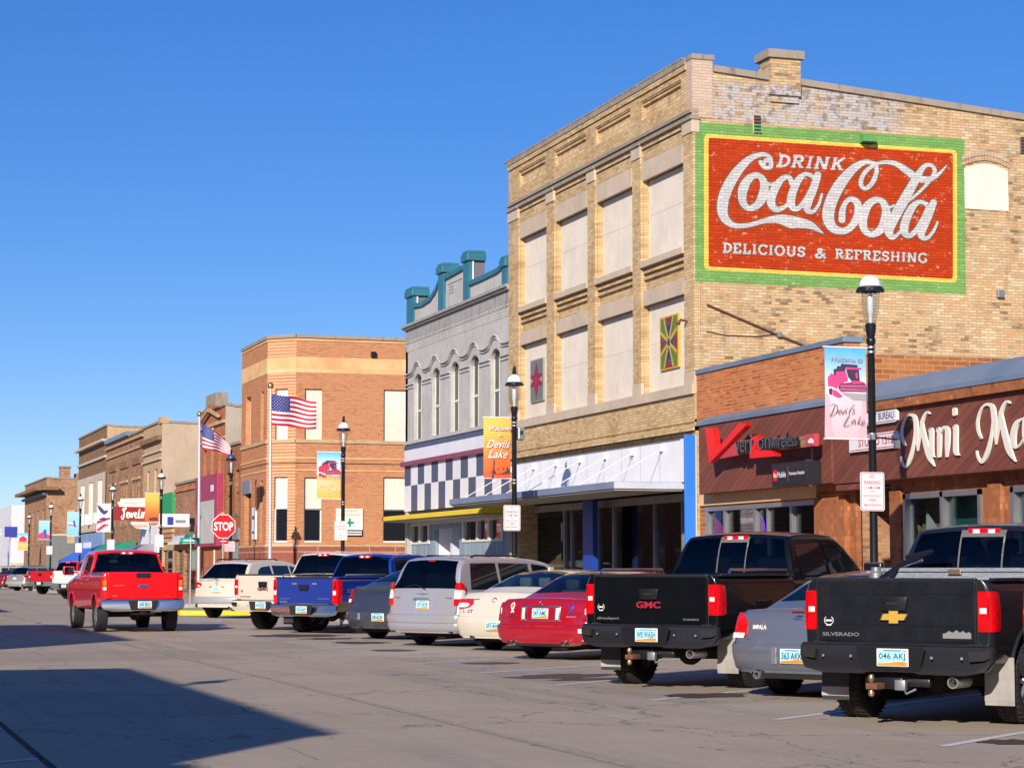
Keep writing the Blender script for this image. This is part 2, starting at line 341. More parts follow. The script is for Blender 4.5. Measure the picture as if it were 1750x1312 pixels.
M['teal_cloth'] = mat('teal cloth', (.01, .16, .15), .8, var=.2)
M['khaki'] = mat('khaki blind', (.30, .29, .14), .8, var=.25, scale=3)
M['green_plain'] = mat('plain green board', (.02, .30, .10), .7, var=.1)  # even green for the sign board and window stems, no emission

def tinted(name, tint, base=.05):
    m, nt, b = new_mat(name); out = [n for n in nt.nodes if n.type == 'OUTPUT_MATERIAL'][0]; g = G(nt)
    tr = nt.nodes.new('ShaderNodeBsdfTransparent'); tr.inputs[0].default_value = (*tint, 1); gl = nt.nodes.new('ShaderNodeBsdfGlossy'); gl.inputs['Roughness'].default_value = .015
    lw = nt.nodes.new('ShaderNodeLayerWeight'); lw.inputs[0].default_value = .5; f = g.m('ADD', g.m('MULTIPLY', g.m('POWER', lw.outputs['Facing'], 4.0), .7), base)
    ms = nt.nodes.new('ShaderNodeMixShader'); nt.links.new(f, ms.inputs[0]); nt.links.new(tr.outputs[0], ms.inputs[1]); nt.links.new(gl.outputs[0], ms.inputs[2]); nt.links.new(ms.outputs[0], out.inputs[0]); return m
M['tint_dark'] = tinted('privacy glass', (.10, .12, .14), .045); M['tint_mid'] = tinted('car glass', (.30, .38, .40), .07)
M['seat'] = mat('grey seat cloth', (.16, .15, .14), .9, var=.1); M['seat_pale'] = mat('pale seat leather', (.50, .47, .40), .7, var=.1)

# ------------------------------------------------------------------ mesh building
class MB:
    def __init__(s): s.v = []; s.f = []; s.m = []; s.mats = []
    def mi(s, m):
        if isinstance(m, str): m = M[m]
        if m not in s.mats: s.mats.append(m)
        return s.mats.index(m)
    def face(s, pts, m):
        b = len(s.v); s.v += [Vector(p) for p in pts]; s.f.append(tuple(range(b, b + len(pts)))); s.m.append(s.mi(m)); return s
    def raw(s, vs, fs, m):
        b = len(s.v); s.v += [Vector(p) for p in vs]; k = s.mi(m)
        for f in fs: s.f.append(tuple(b + i for i in f)); s.m.append(k)
        return s
    def box(s, x0, x1, y0, y1, z0, z1, m):
        x0, x1 = min(x0, x1), max(x0, x1); y0, y1 = min(y0, y1), max(y0, y1); z0, z1 = min(z0, z1), max(z0, z1)
        v = [(x, y, z) for z in (z0, z1) for y in (y0, y1) for x in (x0, x1)]
        return s.raw(v, [(0, 2, 3, 1), (4, 5, 7, 6), (0, 1, 5, 4), (2, 6, 7, 3), (0, 4, 6, 2), (1, 3, 7, 5)], m)
    def rbox(s, x0, x1, y0, y1, z0, z1, m, r=.01, seg=2):
        bm = bmesh.new(); bmesh.ops.create_cube(bm, size=1)
        for v in bm.verts: v.co = Vector(((x0 + x1) / 2 + v.co.x * abs(x1 - x0), (y0 + y1) / 2 + v.co.y * abs(y1 - y0), (z0 + z1) / 2 + v.co.z * abs(z1 - z0)))
        bmesh.ops.bevel(bm, geom=bm.edges[:], offset=r, segments=seg, affect='EDGES', profile=.5, clamp_overlap=True)
        return s.bm(bm, m)
    def bm(s, bm, m):
        bm.verts.index_update(); s.raw([v.co.copy() for v in bm.verts], [[v.index for v in f.verts] for f in bm.faces], m); bm.free(); return s
    def prism(s, poly, axis, a, b, m, mside=None, r=0):
        """2-D polygon pushed along an axis from a to b: axis x -> poly is (y,z), y -> (x,z), z -> (x,y)"""
        def P(p, t): return {'x': (t, p[0], p[1]), 'y': (p[0], t, p[1]), 'z': (p[0], p[1], t)}[axis]
        if r:
            bm = bmesh.new(); n = len(poly)
            va = [bm.verts.new(P(p, a)) for p in poly]; vb = [bm.verts.new(P(p, b)) for p in poly]
            bm.faces.new(va); bm.faces.new(vb[::-1])
            for i in range(n): bm.faces.new((va[i], vb[i], vb[(i + 1) % n], va[(i + 1) % n]))
            bmesh.ops.recalc_face_normals(bm, faces=bm.faces[:])
            bmesh.ops.bevel(bm, geom=bm.edges[:], offset=r, segments=2, affect='EDGES', profile=.5, clamp_overlap=True)
            return s.bm(bm, m)
        n = len(poly); v = [P(p, a) for p in poly] + [P(p, b) for p in poly]
        s.raw(v, [tuple(range(n)), tuple(range(2 * n - 1, n - 1, -1))], m)
        s.raw(v, [(i, i + n, (i + 1) % n + n, (i + 1) % n) for i in range(n)], mside or m); return s
    def tube(s, pts, r, m, n=10, caps=True):
        pts = [Vector(p) for p in pts]; k = len(pts); rs = r if isinstance(r, (list, tuple)) else [r] * k
        vs = []; fs = []; prev = None
        for i, p in enumerate(pts):
            d = (pts[min(i + 1, k - 1)] - pts[max(i - 1, 0)]).normalized()
            a = prev if prev else (Vector((0, 0, 1)) if abs(d.z) < .9 else Vector((1, 0, 0)))
            a = (a - d * a.dot(d)).normalized(); prev = a; b = d.cross(a)
            vs += [p + (a * math.cos(t) + b * math.sin(t)) * rs[i] for t in [2 * math.pi * j / n for j in range(n)]]
        for i in range(k - 1):
            for j in range(n): fs.append((i * n + j, i * n + (j + 1) % n, (i + 1) * n + (j + 1) % n, (i + 1) * n + j))
        if caps: fs.append(tuple(range(n))[::-1]); fs.append(tuple((k - 1) * n + j for j in range(n)))
        return s.raw(vs, fs, m)
    def lathe(s, prof, c, m, n=20, axis='z'):
        """prof: list of (radius, height)"""
        c = Vector(c); vs = []; fs = []; k = len(prof)
        for r, h in prof:
            for j in range(n):
                t = 2 * math.pi * j / n; a, b = r * math.cos(t), r * math.sin(t)
                vs.append(c + (Vector((a, b, h)) if axis == 'z' else Vector((h, a, b)) if axis == 'x' else Vector((a, h, b))))
        for i in range(k - 1):
            for j in range(n): fs.append((i * n + j, i * n + (j + 1) % n, (i + 1) * n + (j + 1) % n, (i + 1) * n + j))
        return s.raw(vs, fs, m)
    def mesh(s, me, mtx, m):
        s.raw([mtx @ v.co for v in me.vertices], [tuple(p.vertices) for p in me.polygons], m); return s
    def wall(s, plane, c, u0, u1, z0, z1, holes, depth, m, mrev=None):
        """flat wall in the plane x=c or y=c, its face looking to the lower side, with openings and their reveals"""
        us = sorted(set([u0, u1] + [q for h in holes for q in h[:2]])); zs = sorted(set([z0, z1] + [q for h in holes for q in h[2:4]]))
        P = (lambda u, z, d=0: (c + d, u, z)) if plane == 'x' else (lambda u, z, d=0: (u, c + d, z))
        for i in range(len(us) - 1):
            for j in range(len(zs) - 1):
                a, b, lo, hi = us[i], us[i + 1], zs[j], zs[j + 1]
                if b <= u0 or a >= u1 or hi <= z0 or lo >= z1: continue
                mu, mz = (a + b) / 2, (lo + hi) / 2
                if any(h[0] < mu < h[1] and h[2] < mz < h[3] for h in holes): continue
                s.face([P(a, lo), P(b, lo), P(b, hi), P(a, hi)], m)
        for h in holes:
            a, b, lo, hi = h; e = mrev or m
            s.face([P(a, lo), P(a, hi), P(a, hi, depth), P(a, lo, depth)], e); s.face([P(b, lo), P(b, lo, depth), P(b, hi, depth), P(b, hi)], e)
            s.face([P(a, hi), P(b, hi), P(b, hi, depth), P(a, hi, depth)], e); s.face([P(a, lo), P(a, lo, depth), P(b, lo, depth), P(b, lo)], e)
        return s
    def build(s, name, parent=None, smooth=None, warp=None):
        me = bpy.data.meshes.new(name); vs = [warp(v) for v in s.v] if warp else s.v
        me.from_pydata(vs, [], s.f)
        for m in s.mats: me.materials.append(m)
        me.polygons.foreach_set('material_index', s.m)
        if smooth is not None:
            bm = bmesh.new(); bm.from_mesh(me); bmesh.ops.remove_doubles(bm, verts=bm.verts[:], dist=.0004)
            bmesh.ops.recalc_face_normals(bm, faces=bm.faces[:]); bm.to_mesh(me); bm.free()
            me.polygons.foreach_set('use_smooth', [True] * len(me.polygons)); me.set_sharp_from_angle(angle=R(smooth))
        me.update()
        o = bpy.data.objects.new(name, me); COL.objects.link(o)
        if parent: o.parent = parent
        return o

def tag(o, label=None, cat=None, group=None, kind=None):
    if label: o['label'] = label
    if cat: o['category'] = cat
    if group: o['group'] = group
    if kind: o['kind'] = kind
    return o
def thing(name, label, cat, loc=(0, 0, 0), rz=0, group=None):
    o = bpy.data.objects.new(name, None); COL.objects.link(o); o.location = loc; o.rotation_euler = (0, 0, rz)
    o.empty_display_size = .2; return tag(o, label, cat, group)
def setting(o): o['kind'] = 'structure'; return o
def copy_tree(o, parent=None):
    c = o.copy(); COL.objects.link(c)
    if parent: c.parent = parent
    for ch in list(o.children): copy_tree(ch, c)
    return c

# lettering -----------------------------------------------------------------
_tc = {}
def text_mesh(s, bold=0.0, shear=0.0, depth=.0):
    k = (s, bold, shear, depth)
    if k not in _tc:
        cu = bpy.data.curves.new('t', 'FONT'); cu.body = s; cu.size = 1; cu.offset = bold; cu.shear = shear; cu.extrude = depth; cu.resolution_u = 3
        ob = bpy.data.objects.new('t', cu); me = bpy.data.meshes.new_from_object(ob); bpy.data.objects.remove(ob)
        xs = [v.co.x for v in me.vertices] or [0]; ys = [v.co.y for v in me.vertices] or [0]
        _tc[k] = (me, min(xs), max(xs), min(ys), max(ys))
    return _tc[k]
def put_text(mb, s, org, right, up, m, h=None, wid=None, bold=0.0, shear=0.0, depth=0.0, center=False):
    """lay text with its lower left (or lower middle) at org; h = letter height, wid = line width"""
    me, x0, x1, y0, y1 = text_mesh(s, bold, shear, (depth / (h or 1)) / 2)
    right, up = Vector(right).normalized(), Vector(up).normalized(); n = right.cross(up)
    sy = (h or 1) / (y1 - y0); sx = wid / (x1 - x0) if wid else sy
    o = Vector(org) - (right * (sx * (x1 - x0) / 2) if center else Vector((0, 0, 0)))
    for_m = Matrix(((right.x * sx, up.x * sy, n.x * (h or 1), 0), (right.y * sx, up.y * sy, n.y * (h or 1), 0), (right.z * sx, up.z * sy, n.z * (h or 1), 0), (0, 0, 0, 1)))
    vs = [o + for_m @ Vector((v.co.x - x0, v.co.y - y0, v.co.z)) for v in me.vertices]
    mb.raw(vs, [tuple(p.vertices) for p in me.polygons], m)

def smooth_pts(pts, n=8):
    """Catmull-Rom through points of any dimension"""
    P = [Vector(p) if len(p) <= 4 else p for p in pts]; out = []
    for i in range(len(P) - 1):
        a, b, c, d = P[max(i - 1, 0)], P[i], P[i + 1], P[min(i + 2, len(P) - 1)]
        for k in range(n):
            t = k / n; out.append(.5 * ((2 * b) + (c - a) * t + (2 * a - 5 * b + 4 * c - d) * t * t + (3 * b - a - 3 * c + d) * t ** 3))
    out.append(P[-1]); return out
def ribbon(pts, n=8, extra=0.0, round_=True):
    """brush stroke (x, y, width) -> outline polygon strips in 2-D as quads"""
    S = smooth_pts(pts, n); L = []; Rr = []
    for i, p in enumerate(S):
        d = Vector((S[min(i + 1, len(S) - 1)].x - S[max(i - 1, 0)].x, S[min(i + 1, len(S) - 1)].y - S[max(i - 1, 0)].y))
        d = d.normalized() if d.length > 1e-9 else Vector((1, 0)); nn = Vector((-d.y, d.x)); h = max(p.z, .01) / 2 + extra
        c = Vector((p.x, p.y)); L.append(c + nn * h); Rr.append(c - nn * h)
    quads = [[L[i], L[i + 1], Rr[i + 1], Rr[i]] for i in range(len(L) - 1)]
    if round_:
        for e in (0, -1):
            c = Vector((S[e].x, S[e].y)); h = max(S[e].z, .01) / 2 + extra
            quads.append([c + Vector((math.cos(t), math.sin(t))) * h for t in [k * math.pi / 5 for k in range(10)]])
    return quads
def ell(cx, cy, rx, ry, wth, tilt=0, n=16, wvar=0.0):
    o = []
    for i in range(n + 2):
        t = 2 * math.pi * i / n + .8; x, y = rx * math.cos(t), ry * math.sin(t)
        o.append((cx + x * math.cos(tilt) - y * math.sin(tilt), cy + x * math.sin(tilt) + y * math.cos(tilt), wth * (1 + wvar * abs(math.cos(t)) - wvar * abs(math.sin(t)))))
    return o

# slab-serif letters as strokes on a 0..1 grid: (width, [strokes])
def _arc(cx, cy, rx, ry, a0, a1, n=9):
    return [(cx + rx * math.cos(R(a0 + (a1 - a0) * i / n)), cy + ry * math.sin(R(a0 + (a1 - a0) * i / n))) for i in range(n + 1)]
SLAB = {
 'D': (.8, [[(.2, 0), (.2, 1)], [(.05, 0.06), (.35, .06)] + _arc(.35, .5, .38, .42, -90, 90) + [(.05, .94)]]),
 'R': (.85, [[(.2, 0), (.2, 1)], [(.05, .94), (.4, .94)] + _arc(.42, .72, .24, .22, 90, -90) + [(.2, .5)], [(.42, .5), (.68, .08)], [(.03, .06), (.36, .06)], [(.58, .06), (.86, .06)]]),
 'I': (.42, [[(.21, 0), (.21, 1)], [(.03, .06), (.39, .06)], [(.03, .94), (.39, .94)]]),
 'N': (.95, [[(.18, 0), (.18, 1)], [(.2, .94), (.72, .06)], [(.75, 0), (.75, 1)], [(.02, .06), (.34, .06)], [(.02, .94), (.25, .94)], [(.6, .94), (.92, .94)]]),
 'K': (.9, [[(.2, 0), (.2, 1)], [(.25, .42), (.68, .94)], [(.38, .58), (.70, .06)], [(.03, .06), (.36, .06)], [(.03, .94), (.36, .94)], [(.55, .94), (.85, .94)], [(.58, .06), (.88, .06)]]),
 'E': (.75, [[(.2, 0), (.2, 1)], [(.03, .06), (.66, .06), (.66, .3)], [(.03, .94), (.64, .94), (.64, .72)], [(.2, .5), (.48, .5)]]),
 'L': (.72, [[(.2, 0), (.2, 1)], [(.03, .94), (.38, .94)], [(.03, .06), (.64, .06), (.64, .34)]]),
 'C': (.82, [_arc(.46, .5, .38, .46, 40, 320), [(.74, .72), (.74, .98)]]),
 'O': (.92, [_arc(.46, .5, .38, .46, 0, 360, 16)]),
 'U': (.88, [[(.18, .95), (.18, .35)] + _arc(.44, .32, .27, .28, 180, 360) + [(.71, .95)], [(.02, .94), (.34, .94)], [(.56, .94), (.86, .94)]]),
 'S': (.7, [[(.60, .72), (.58, .88)] + _arc(.35, .72, .24, .22, 40, 270) + _arc(.35, .28, .25, .22, 90, -140), [(.10, .28), (.10, .04)]]),
 'F': (.72, [[(.2, 0), (.2, 1)], [(.03, .06), (.38, .06)], [(.03, .94), (.66, .94), (.66, .7)], [(.2, .5), (.48, .5)]]),
 'H': (.95, [[(.2, 0), (.2, 1)], [(.74, 0), (.74, 1)], [(.2, .5), (.74, .5)], [(.04, .06), (.36, .06)], [(.04, .94), (.36, .94)], [(.58, .06), (.9, .06)], [(.58, .94), (.9, .94)]]),
 'G': (.88, [_arc(.46, .5, .38, .46, 45, 335), [(.55, .42), (.84, .42)], [(.76, .42), (.76, .06)]]),
 '&': (.95, [[(.85, .1), (.3, .7)] + _arc(.4, .8, .14, .14, 190, 0, 6) + [(.5, .62), (.2, .35)] + _arc(.36, .24, .24, .18, 160, 300, 7) + [(.8, .5)]]),
}
def slab_text(s, wd=.17):
    """returns quads in letter space, and total width"""
    out = []; x = 0
    for ch in s:
        if ch == ' ': x += .55; continue
        wth, st = SLAB[ch]
        for k, pl in enumerate(st):
            thin = wd * (.62 if (len(pl) == 2 and abs(pl[0][1] - pl[1][1]) < .01) else 1.15)
            for i in range(len(pl) - 1):
                a, b = Vector(pl[i]), Vector(pl[i + 1]); d = (b - a)
                if d.length < 1e-6: continue
                d.normalize(); n = Vector((-d.y, d.x)) * thin / 2; e = d * (thin * .2 if len(pl) > 2 else 0)
                out.append((ch, k, [a - e + n + Vector((x, 0)), b + e + n + Vector((x, 0)), b + e - n + Vector((x, 0)), a - e - n + Vector((x, 0))]))
        x += wth + .12
    return out, x - .12

# ------------------------------------------------------------------ the ground
FX = 17.7                 # the building line on the right-hand side of the street
KX = 14.3                 # its kerb
g = MB(); g.face([(-3000, -600, -.06), (3000, -600, -.06), (3000, 5000, -.06), (-3000, 5000, -.06)], 'earth'); setting(g.build('ground'))
g = MB(); g.face([(-3.6, -60, 0), (40, -60, 0), (40, 700, 0), (-3.6, 700, 0)], 'asphalt')
g.face([(-60, 40, 0), (-3.6, 40, 0), (-3.6, 110, 0), (-60, 110, 0)], 'asphalt'); setting(g.build('road'))
def pavement(poly, name='sidewalk', kerb='kerb', top='concrete', h=.15):
    b = MB(); n = len(poly); b.face([(x, y, h) for x, y in poly], top)
    inner = [Vector(p) for p in poly]
    for i in range(n):
        a, c = Vector(poly[i]), Vector(poly[(i + 1) % n]); b.face([(a.x, a.y, -.05), (c.x, c.y, -.05), (c.x, c.y, h), (a.x, a.y, h)], kerb)
        d = (c - a).normalized(); nn = Vector((d.y, -d.x)) * -.16
        b.face([(a.x, a.y, h + .004), (c.x, c.y, h + .004), (c.x + nn.x, c.y + nn.y, h + .004), (a.x + nn.x, a.y + nn.y, h + .004)], kerb)
    return setting(b.build(name))
pavement([(KX, -50), (45, -50), (45, 69.2), (KX, 69.2)])
pavement([(11.4, 69.9), (12.3, 69.25), (22, 69.25), (22, 73.6), (13, 73.6), (11.4, 72.6)], kerb='kerb_yellow')
pavement([(12.4, 83.2), (45, 83.2), (45, 156), (KX, 156), (KX, 86), (12.4, 86)])
pavement([(KX, 174), (45, 174), (45, 330), (KX, 330)])
pavement([(-30, -50), (-3.6, -50), (-3.6, 43), (-30, 43)])
pavement([(-30, 58), (-3.6, 58), (-3.6, 300), (-30, 300)])
# yellow kerb tops at the far corner
g = MB(); g.box(12.36, 13.6, 83.1, 86.2, .1, .19, 'kerb_yellow'); setting(g.build('kerb'))
# painted lines
g = MB()
y = -20
while y < 300:
    L_ = random.uniform(1.5, 4); g.face([(5.9, y, .004), (6.02, y, .004), (6.02, y + L_, .004), (5.9, y + L_, .004)], 'line_yellow'); y += L_ + random.choice([0, 0, .2])
def stall_line(x, y, ang, L_, mt='line_white', wd=.10):
    d = Vector((math.sin(ang), math.cos(ang))); n = Vector((d.y, -d.x)) * wd / 2; a = Vector((x, y)); b = a + d * L_
    g.face([(*(a - n), .004), (*(b - n), .004), (*(b + n), .004), (*(a + n), .004)], mt)
SP = 3.34
for k in range(-3, 16): stall_line(9.15, 16.2 + k * SP, R(52.5), 6.2)
for k in range(0, 14): stall_line(9.6, 96 + k * SP, R(52.5), 5.6)
for k in range(-2, 7): stall_line(1.75, 14.0 + k * 3.4, R(180 + 55), 6.0)
for k in range(7): g.face([(-1 + k * 2.2, 60.6, .004), (.1 + k * 2.2, 60.6, .004), (.1 + k * 2.2, 61.0, .004), (-1 + k * 2.2, 61.0, .004)], 'line_white')
setting(g.build('road_markings'))
g = MB(); g.face([(1.72, -40, .004), (1.78, -40, .004), (1.78, 66, .004), (1.72, 66, .004)], 'under'); setting(g.build('road_seam'))
def blob(cx, cy, rx, ry, ang, n=22):
    o = []
    for i in range(n):
        t = 2 * math.pi * i / n; k = random.uniform(.72, 1.12); x, y = rx * k * math.cos(t), ry * k * math.sin(t)
        o.append((cx + x * math.cos(ang) - y * math.sin(ang), cy + x * math.sin(ang) + y * math.cos(ang), .005))
    return o
for px, py, rx, ry in [(1210, 1188, .62, .42), (960, 1155, .9, .55), (840, 1133, .5, .4), (672, 1111, .42, .5), (612, 1098, .62, .7), (500, 1086, 1.15, 1.1), (560, 1091, .6, .6), (1735, 1268, .35, .3), (1010, 1160, .7, .3)]:
    x, y = on_ground(px, py); b = MB(); b.face(blob(x, y, rx, ry, .3), 'oil'); setting(b.build('oil_stain'))

# ------------------------------------------------------------------ A: the tall buff brick building with the wall painting
AY0, AY1, AF = 41.4, 54.15, 17.6
A = thing('brick_building', 'three storey buff brick building with big painted soft drink wall sign and boarded windows', 'building', (AF, AY0, 0))
def part(name, mb, parent, smooth=None, label=None, base=None):
    """mesh in world coordinates under a thing whose empty stands at its own base"""
    off = parent.matrix_basis.translation.copy()
    p = parent.parent
    while p: off += p.matrix_basis.translation; p = p.parent
    mb.v = [v - off for v in mb.v]
    o = mb.build(name, parent, smooth)
    if label: o['label'] = label
    return o
PIERS = [(41.4, 41.93), (44.44, 44.96), (47.42, 47.95), (50.41, 51.0), (53.3, 54.15)]
BAYS = [(PIERS[i][1] + .08, PIERS[i + 1][0] - .08) for i in range(4)]
b = MB()
holes = []
for y0, y1 in BAYS: holes += [(y0, y1, 8.42, 10.27), (y0, y1, 5.4, 7.41)]
b.wall('x', 17.70, AY0, AY1, 4.3, 11.2, holes, .10, 'buff')
for y0, y1 in PIERS:
    b.box(AF, 17.75, y0, y1, 5.66, 10.82, 'buff')
    if y0 > 42: b.box(17.655, 17.75, y0 - .055, y1 + .05, 5.42, 10.72, 'buff')
b.box(AF, 17.758, AY0, AY1, 4.42, 5.2, 'buff')
# frieze: the plain ground, recessed panels
fh = [(y0 + .02, y1 - .02, 11.66, 12.06) for y0, y1 in BAYS]
b.wall('x', AF, AY0, AY1, 11.12, 12.42, fh, .09, 'buff')
for h in fh: b.face([(17.69, h[0], h[2]), (17.69, h[1], h[2]), (17.69, h[1], h[3]), (17.69, h[0], h[3])], 'buff_band')
# stretch of wall over the shop floor, flank and back
top = lambda X: 12.22 - (X - 18.0) * .0725
b.prism([(17.76, -.1), (46, -.1), (46, top(46)), (18.06, top(18.06)), (18.06, 12.36), (17.76, 12.36)], 'y', AY0, AY0 + .3, 'side')
b.prism([(17.8, -.1), (46, -.1), (46, 10.3), (17.8, 12.1)], 'y', AY1 - .3, AY1, 'buff')
b.face([(17.7, AY0, 11.6), (46, AY0, 10.0), (46, AY1, 10.0), (17.7, AY1, 11.6)], 'coping')
b.box(45.7, 46, AY0 + .3, AY1 - .3, 0, 10.0, 'side'); b.box(17.62, 17.758, AY0, 41.6, 0, 4.42, 'buff'); b.box(17.62, 18.4, 53.95, AY1, 0, 4.42, 'buff')
b.box(18.35, 18.4, 41.6, 54, 3.1, 4.42, 'dark'); b.box(17.75, 18.4, 41.6, 54, 4.36, 4.42, 'dark')
part('wall', b, A)
b = MB()                                                   # parapet corner pier and pale bricks
b.box(17.585, 18.07, AY0 - .02, AY0 + .3, 11.14, 12.44, 'pinkbrick'); b.box(17.57, 18.1, AY0 - .05, AY0 + .35, 12.41, 12.52, 'coping'); part('corner_pier', b, A)
b = MB(); b.box(17.54, 18.0, AY0 + .3, AY1, 12.36, 12.50, 'coping')
for i in range(14):
    y = AY0 + .4 + i * .9; b.box(17.53, 17.9, y, y + .84, 12.49, 12.53, 'coping')
b.box(17.56, 17.62, AY0 + .28, AY1, 12.24, 12.36, 'buff')
pts = [(18.08 + i * 1.0, 0) for i in range(28)]
for i in range(27):
    X = 18.08 + i; b.prism([(X, top(X) - .05), (X + 1.005, top(X + 1) - .05), (X + 1.005, top(X + 1) + .09), (X, top(X) + .09)], 'y', AY0 - .06, AY0 + .4, 'coping')
part('coping', b, A)
b = MB()                                                   # ledges and corbel lines
for z0, z1, d in [(11.24, 11.32, .07), (11.12, 11.2, .04), (10.96, 11.0, -.03), (10.86, 10.9, -.05), (10.78, 10.81, -.06)]: b.box(AF - d, AF + .12, AY0 - (.03 if d > 0 else -.1), AY1, z0, z1, 'coping' if d > 0 else 'buff')
b.box(17.63, 17.75, AY0 + .1, AY1, 10.72, 11.12, 'buff')
b.box(AF - .05, AF + .1, AY0, AY1, 4.42, 4.52, 'buff'); b.box(AF - .025, AF + .1, AY0, AY1, 4.60, 4.66, 'buff')
for f in fh:
    b.box(AF - .02, AF + .05, f[0] - .03, f[1] + .03, 12.09, 12.14, 'buff'); b.box(AF + .03, AF + .09, f[0], f[1], 11.99, 12.055, 'buff')
for y0, y1 in BAYS:
    b.box(17.64, 17.74, y0, y1, 8.0, 8.07, 'buff'); b.box(17.62, 17.74, y0, y1, 8.14, 8.2, 'buff')
part('ledge', b, A)
for y0, y1 in PIERS:
    b = MB(); b.rbox(AF - .03, 17.76, y0 - .02, y1 + .02, 10.82, 11.12, 'stone', .012); b.box(AF - .07, 17.76, y0 - .05, y1 + .05, 11.10, 11.16, 'coping'); part('capital', b, A)
    b = MB(); b.rbox(AF - .015, 17.76, y0 - .015, y1 + .015, 5.40, 5.67, 'stone', .01); part('pier_base', b, A)
b = MB(); b.box(AF - .07, 17.8, AY0 - .02, AY1, 5.2, 5.41, 'stone'); part('sill_course', b, A)
for i, (y0, y1) in enumerate(BAYS):
    for fl, (z0, z1) in enumerate([(8.42, 10.27), (5.41, 7.41)]):
        b = MB(); b.box(17.775, 17.83, y0 - .01, y1 + .01, z0 - .01, z1 + .01, 'panel')
        b.box(17.770, 17.776, (y0 + y1) / 2 - .004, (y0 + y1) / 2 + .004, z0, z1, 'stone')
        b.box(17.771, 17.776, y0, y1, (z0 + z1) / 2 + .12, (z0 + z1) / 2 + .126, 'stone')
        for k_ in range(5):
            for e_ in (.06, .5, .94): b.box(17.768, 17.776, y0 + (y1 - y0) * e_ - .012, y0 + (y1 - y0) * e_ + .012, z0 + (z1 - z0) * (.08 + .21 * k_), z0 + (z1 - z0) * (.08 + .21 * k_) + .024, 'stone')
        p = part('window_panel', b, A)
        s = MB(); s.box(17.62 if fl else 17.61, 17.76, y0 + .0, y1 - .0, z1, z1 + (.34 if fl else .43), 'stone'); part('lintel', s, p)
        if not fl: s = MB(); s.box(17.56, 17.8, y0 - .06, y1 + .06, z0 - .14, z0, 'stone'); part('sill', s, p)
# quilt boards on two of the panels
def board(y0, y1, z0, z1, X, parent, kind):
    b = MB(); b.box(X, X + .05, y0, y1, z0, z1, 'gq_y' if kind else 'gq_frame')
    r = part('quilt_board', b, parent); r['label'] = 'quilt pattern board of green, blue and yellow rays' if kind else 'quilt pattern board with dark red star on grey'
    d = MB(); P = lambda u, v, k=1: (X - .004 * k, y1 - (y1 - y0) * u, z0 + (z1 - z0) * v)
    if kind:
        d.face([P(.06, .03), P(.94, .03), P(.94, .97), P(.06, .97)], 'gq_g')
        c = (.5, .5)
        def ray(u, v, w, m, k): 
            q = Vector((u, v)) - Vector(c); n = Vector((-q.y, q.x)).normalized() * w
            d.face([P(c[0], c[1], k), P(u + n.x, v + n.y, k), P(u - n.x, v - n.y, k)], m)
        for u, v in [(.25, .97), (.75, .97), (.25, .03), (.75, .03), (.06, .72), (.94, .72), (.06, .28), (.94, .28)]: 
            q = Vector((u, v)) - Vector(c); n = Vector((-q.y, q.x)).normalized() * .035
            d.face([P(c[0] + n.x, c[1] + n.y, 3), P(u + n.x, v + n.y, 3), P(u - n.x, v - n.y, 3), P(c[0] - n.x, c[1] - n.y, 3)], 'gq_y')
        for a in [((.5, .5), (.25, .97), (.5, .8), (.75, .97)), ((.5, .5), (.75, .03), (.5, .2), (.25, .03)), ((.5, .5), (.06, .28), (.3, .5), (.06, .72)), ((.5, .5), (.94, .72), (.7, .5), (.94, .28))]:
            d.face([P(*q, 2) for q in a], 'gq_b')
        for a in [((.3, .97), (.5, .82), (.7, .97)), ((.7, .03), (.5, .18), (.3, .03)), ((.06, .33), (.26, .5), (.06, .67)), ((.94, .67), (.74, .5), (.94, .33))]:
            d.face([P(*q, 2) for q in a], 'gq_m')
        d.face([P(.42, .5, 4), P(.5, .45, 4), P(.58, .5, 4), P(.5, .55, 4)], 'gq_b')
    else:
        d.face([P(.05, .03), P(.95, .03), P(.95, .97), P(.05, .97)], 'gq_gr')
        d.face([P(.05, .36, 2), P(.95, .36, 2), P(.95, .64, 2), P(.05, .64, 2)], 'gq_m')
        d.face([P(.33, .36, 2.5), P(.67, .36, 2.5), P(.5, .08, 2.5)], 'gq_m'); d.face([P(.67, .64, 2.5), P(.33, .64, 2.5), P(.5, .92, 2.5)], 'gq_m')
        d.face([P(.5, .36, 3), P(.68, .5, 3), P(.5, .64, 3), P(.32, .5, 3)], 'gq_r')
        for u in (.05, .67): d.face([P(u, .42, 3.5), P(u + .22, .5, 3.5), P(u, .58, 3.5)] if u < .5 else [P(.95, .42, 3.5), P(.95, .58, 3.5), P(.73, .5, 3.5)], 'gq_t')
        for u in (.33, .67): 
            for v0 in (.03, .64): d.face([P(u - .012, v0, 4), P(u + .012, v0, 4), P(u + .012, v0 + .33, 4), P(u - .012, v0 + .33, 4)], 'gq_t')
    part('pattern', d, r)
for n, c in dict(gq_y=(.62, .38, .05), gq_g=(.13, .20, .035), gq_b=(.03, .05, .17), gq_m=(.28, .02, .05), gq_r=(.42, .02, .04), gq_gr=(.16, .19, .18), gq_t=(.42, .33, .24), gq_frame=(.30, .30, .26)).items(): M[n] = mat('quilt ' + n, c, .55, var=.08, scale=4)
pa = [o for o in A.children if o.name.startswith('window_panel')]
board(42.55, 43.62, 5.88, 7.06, 17.72, pa[1], 1); board(51.62, 52.66, 5.84, 6.95, 17.72, pa[7], 0)
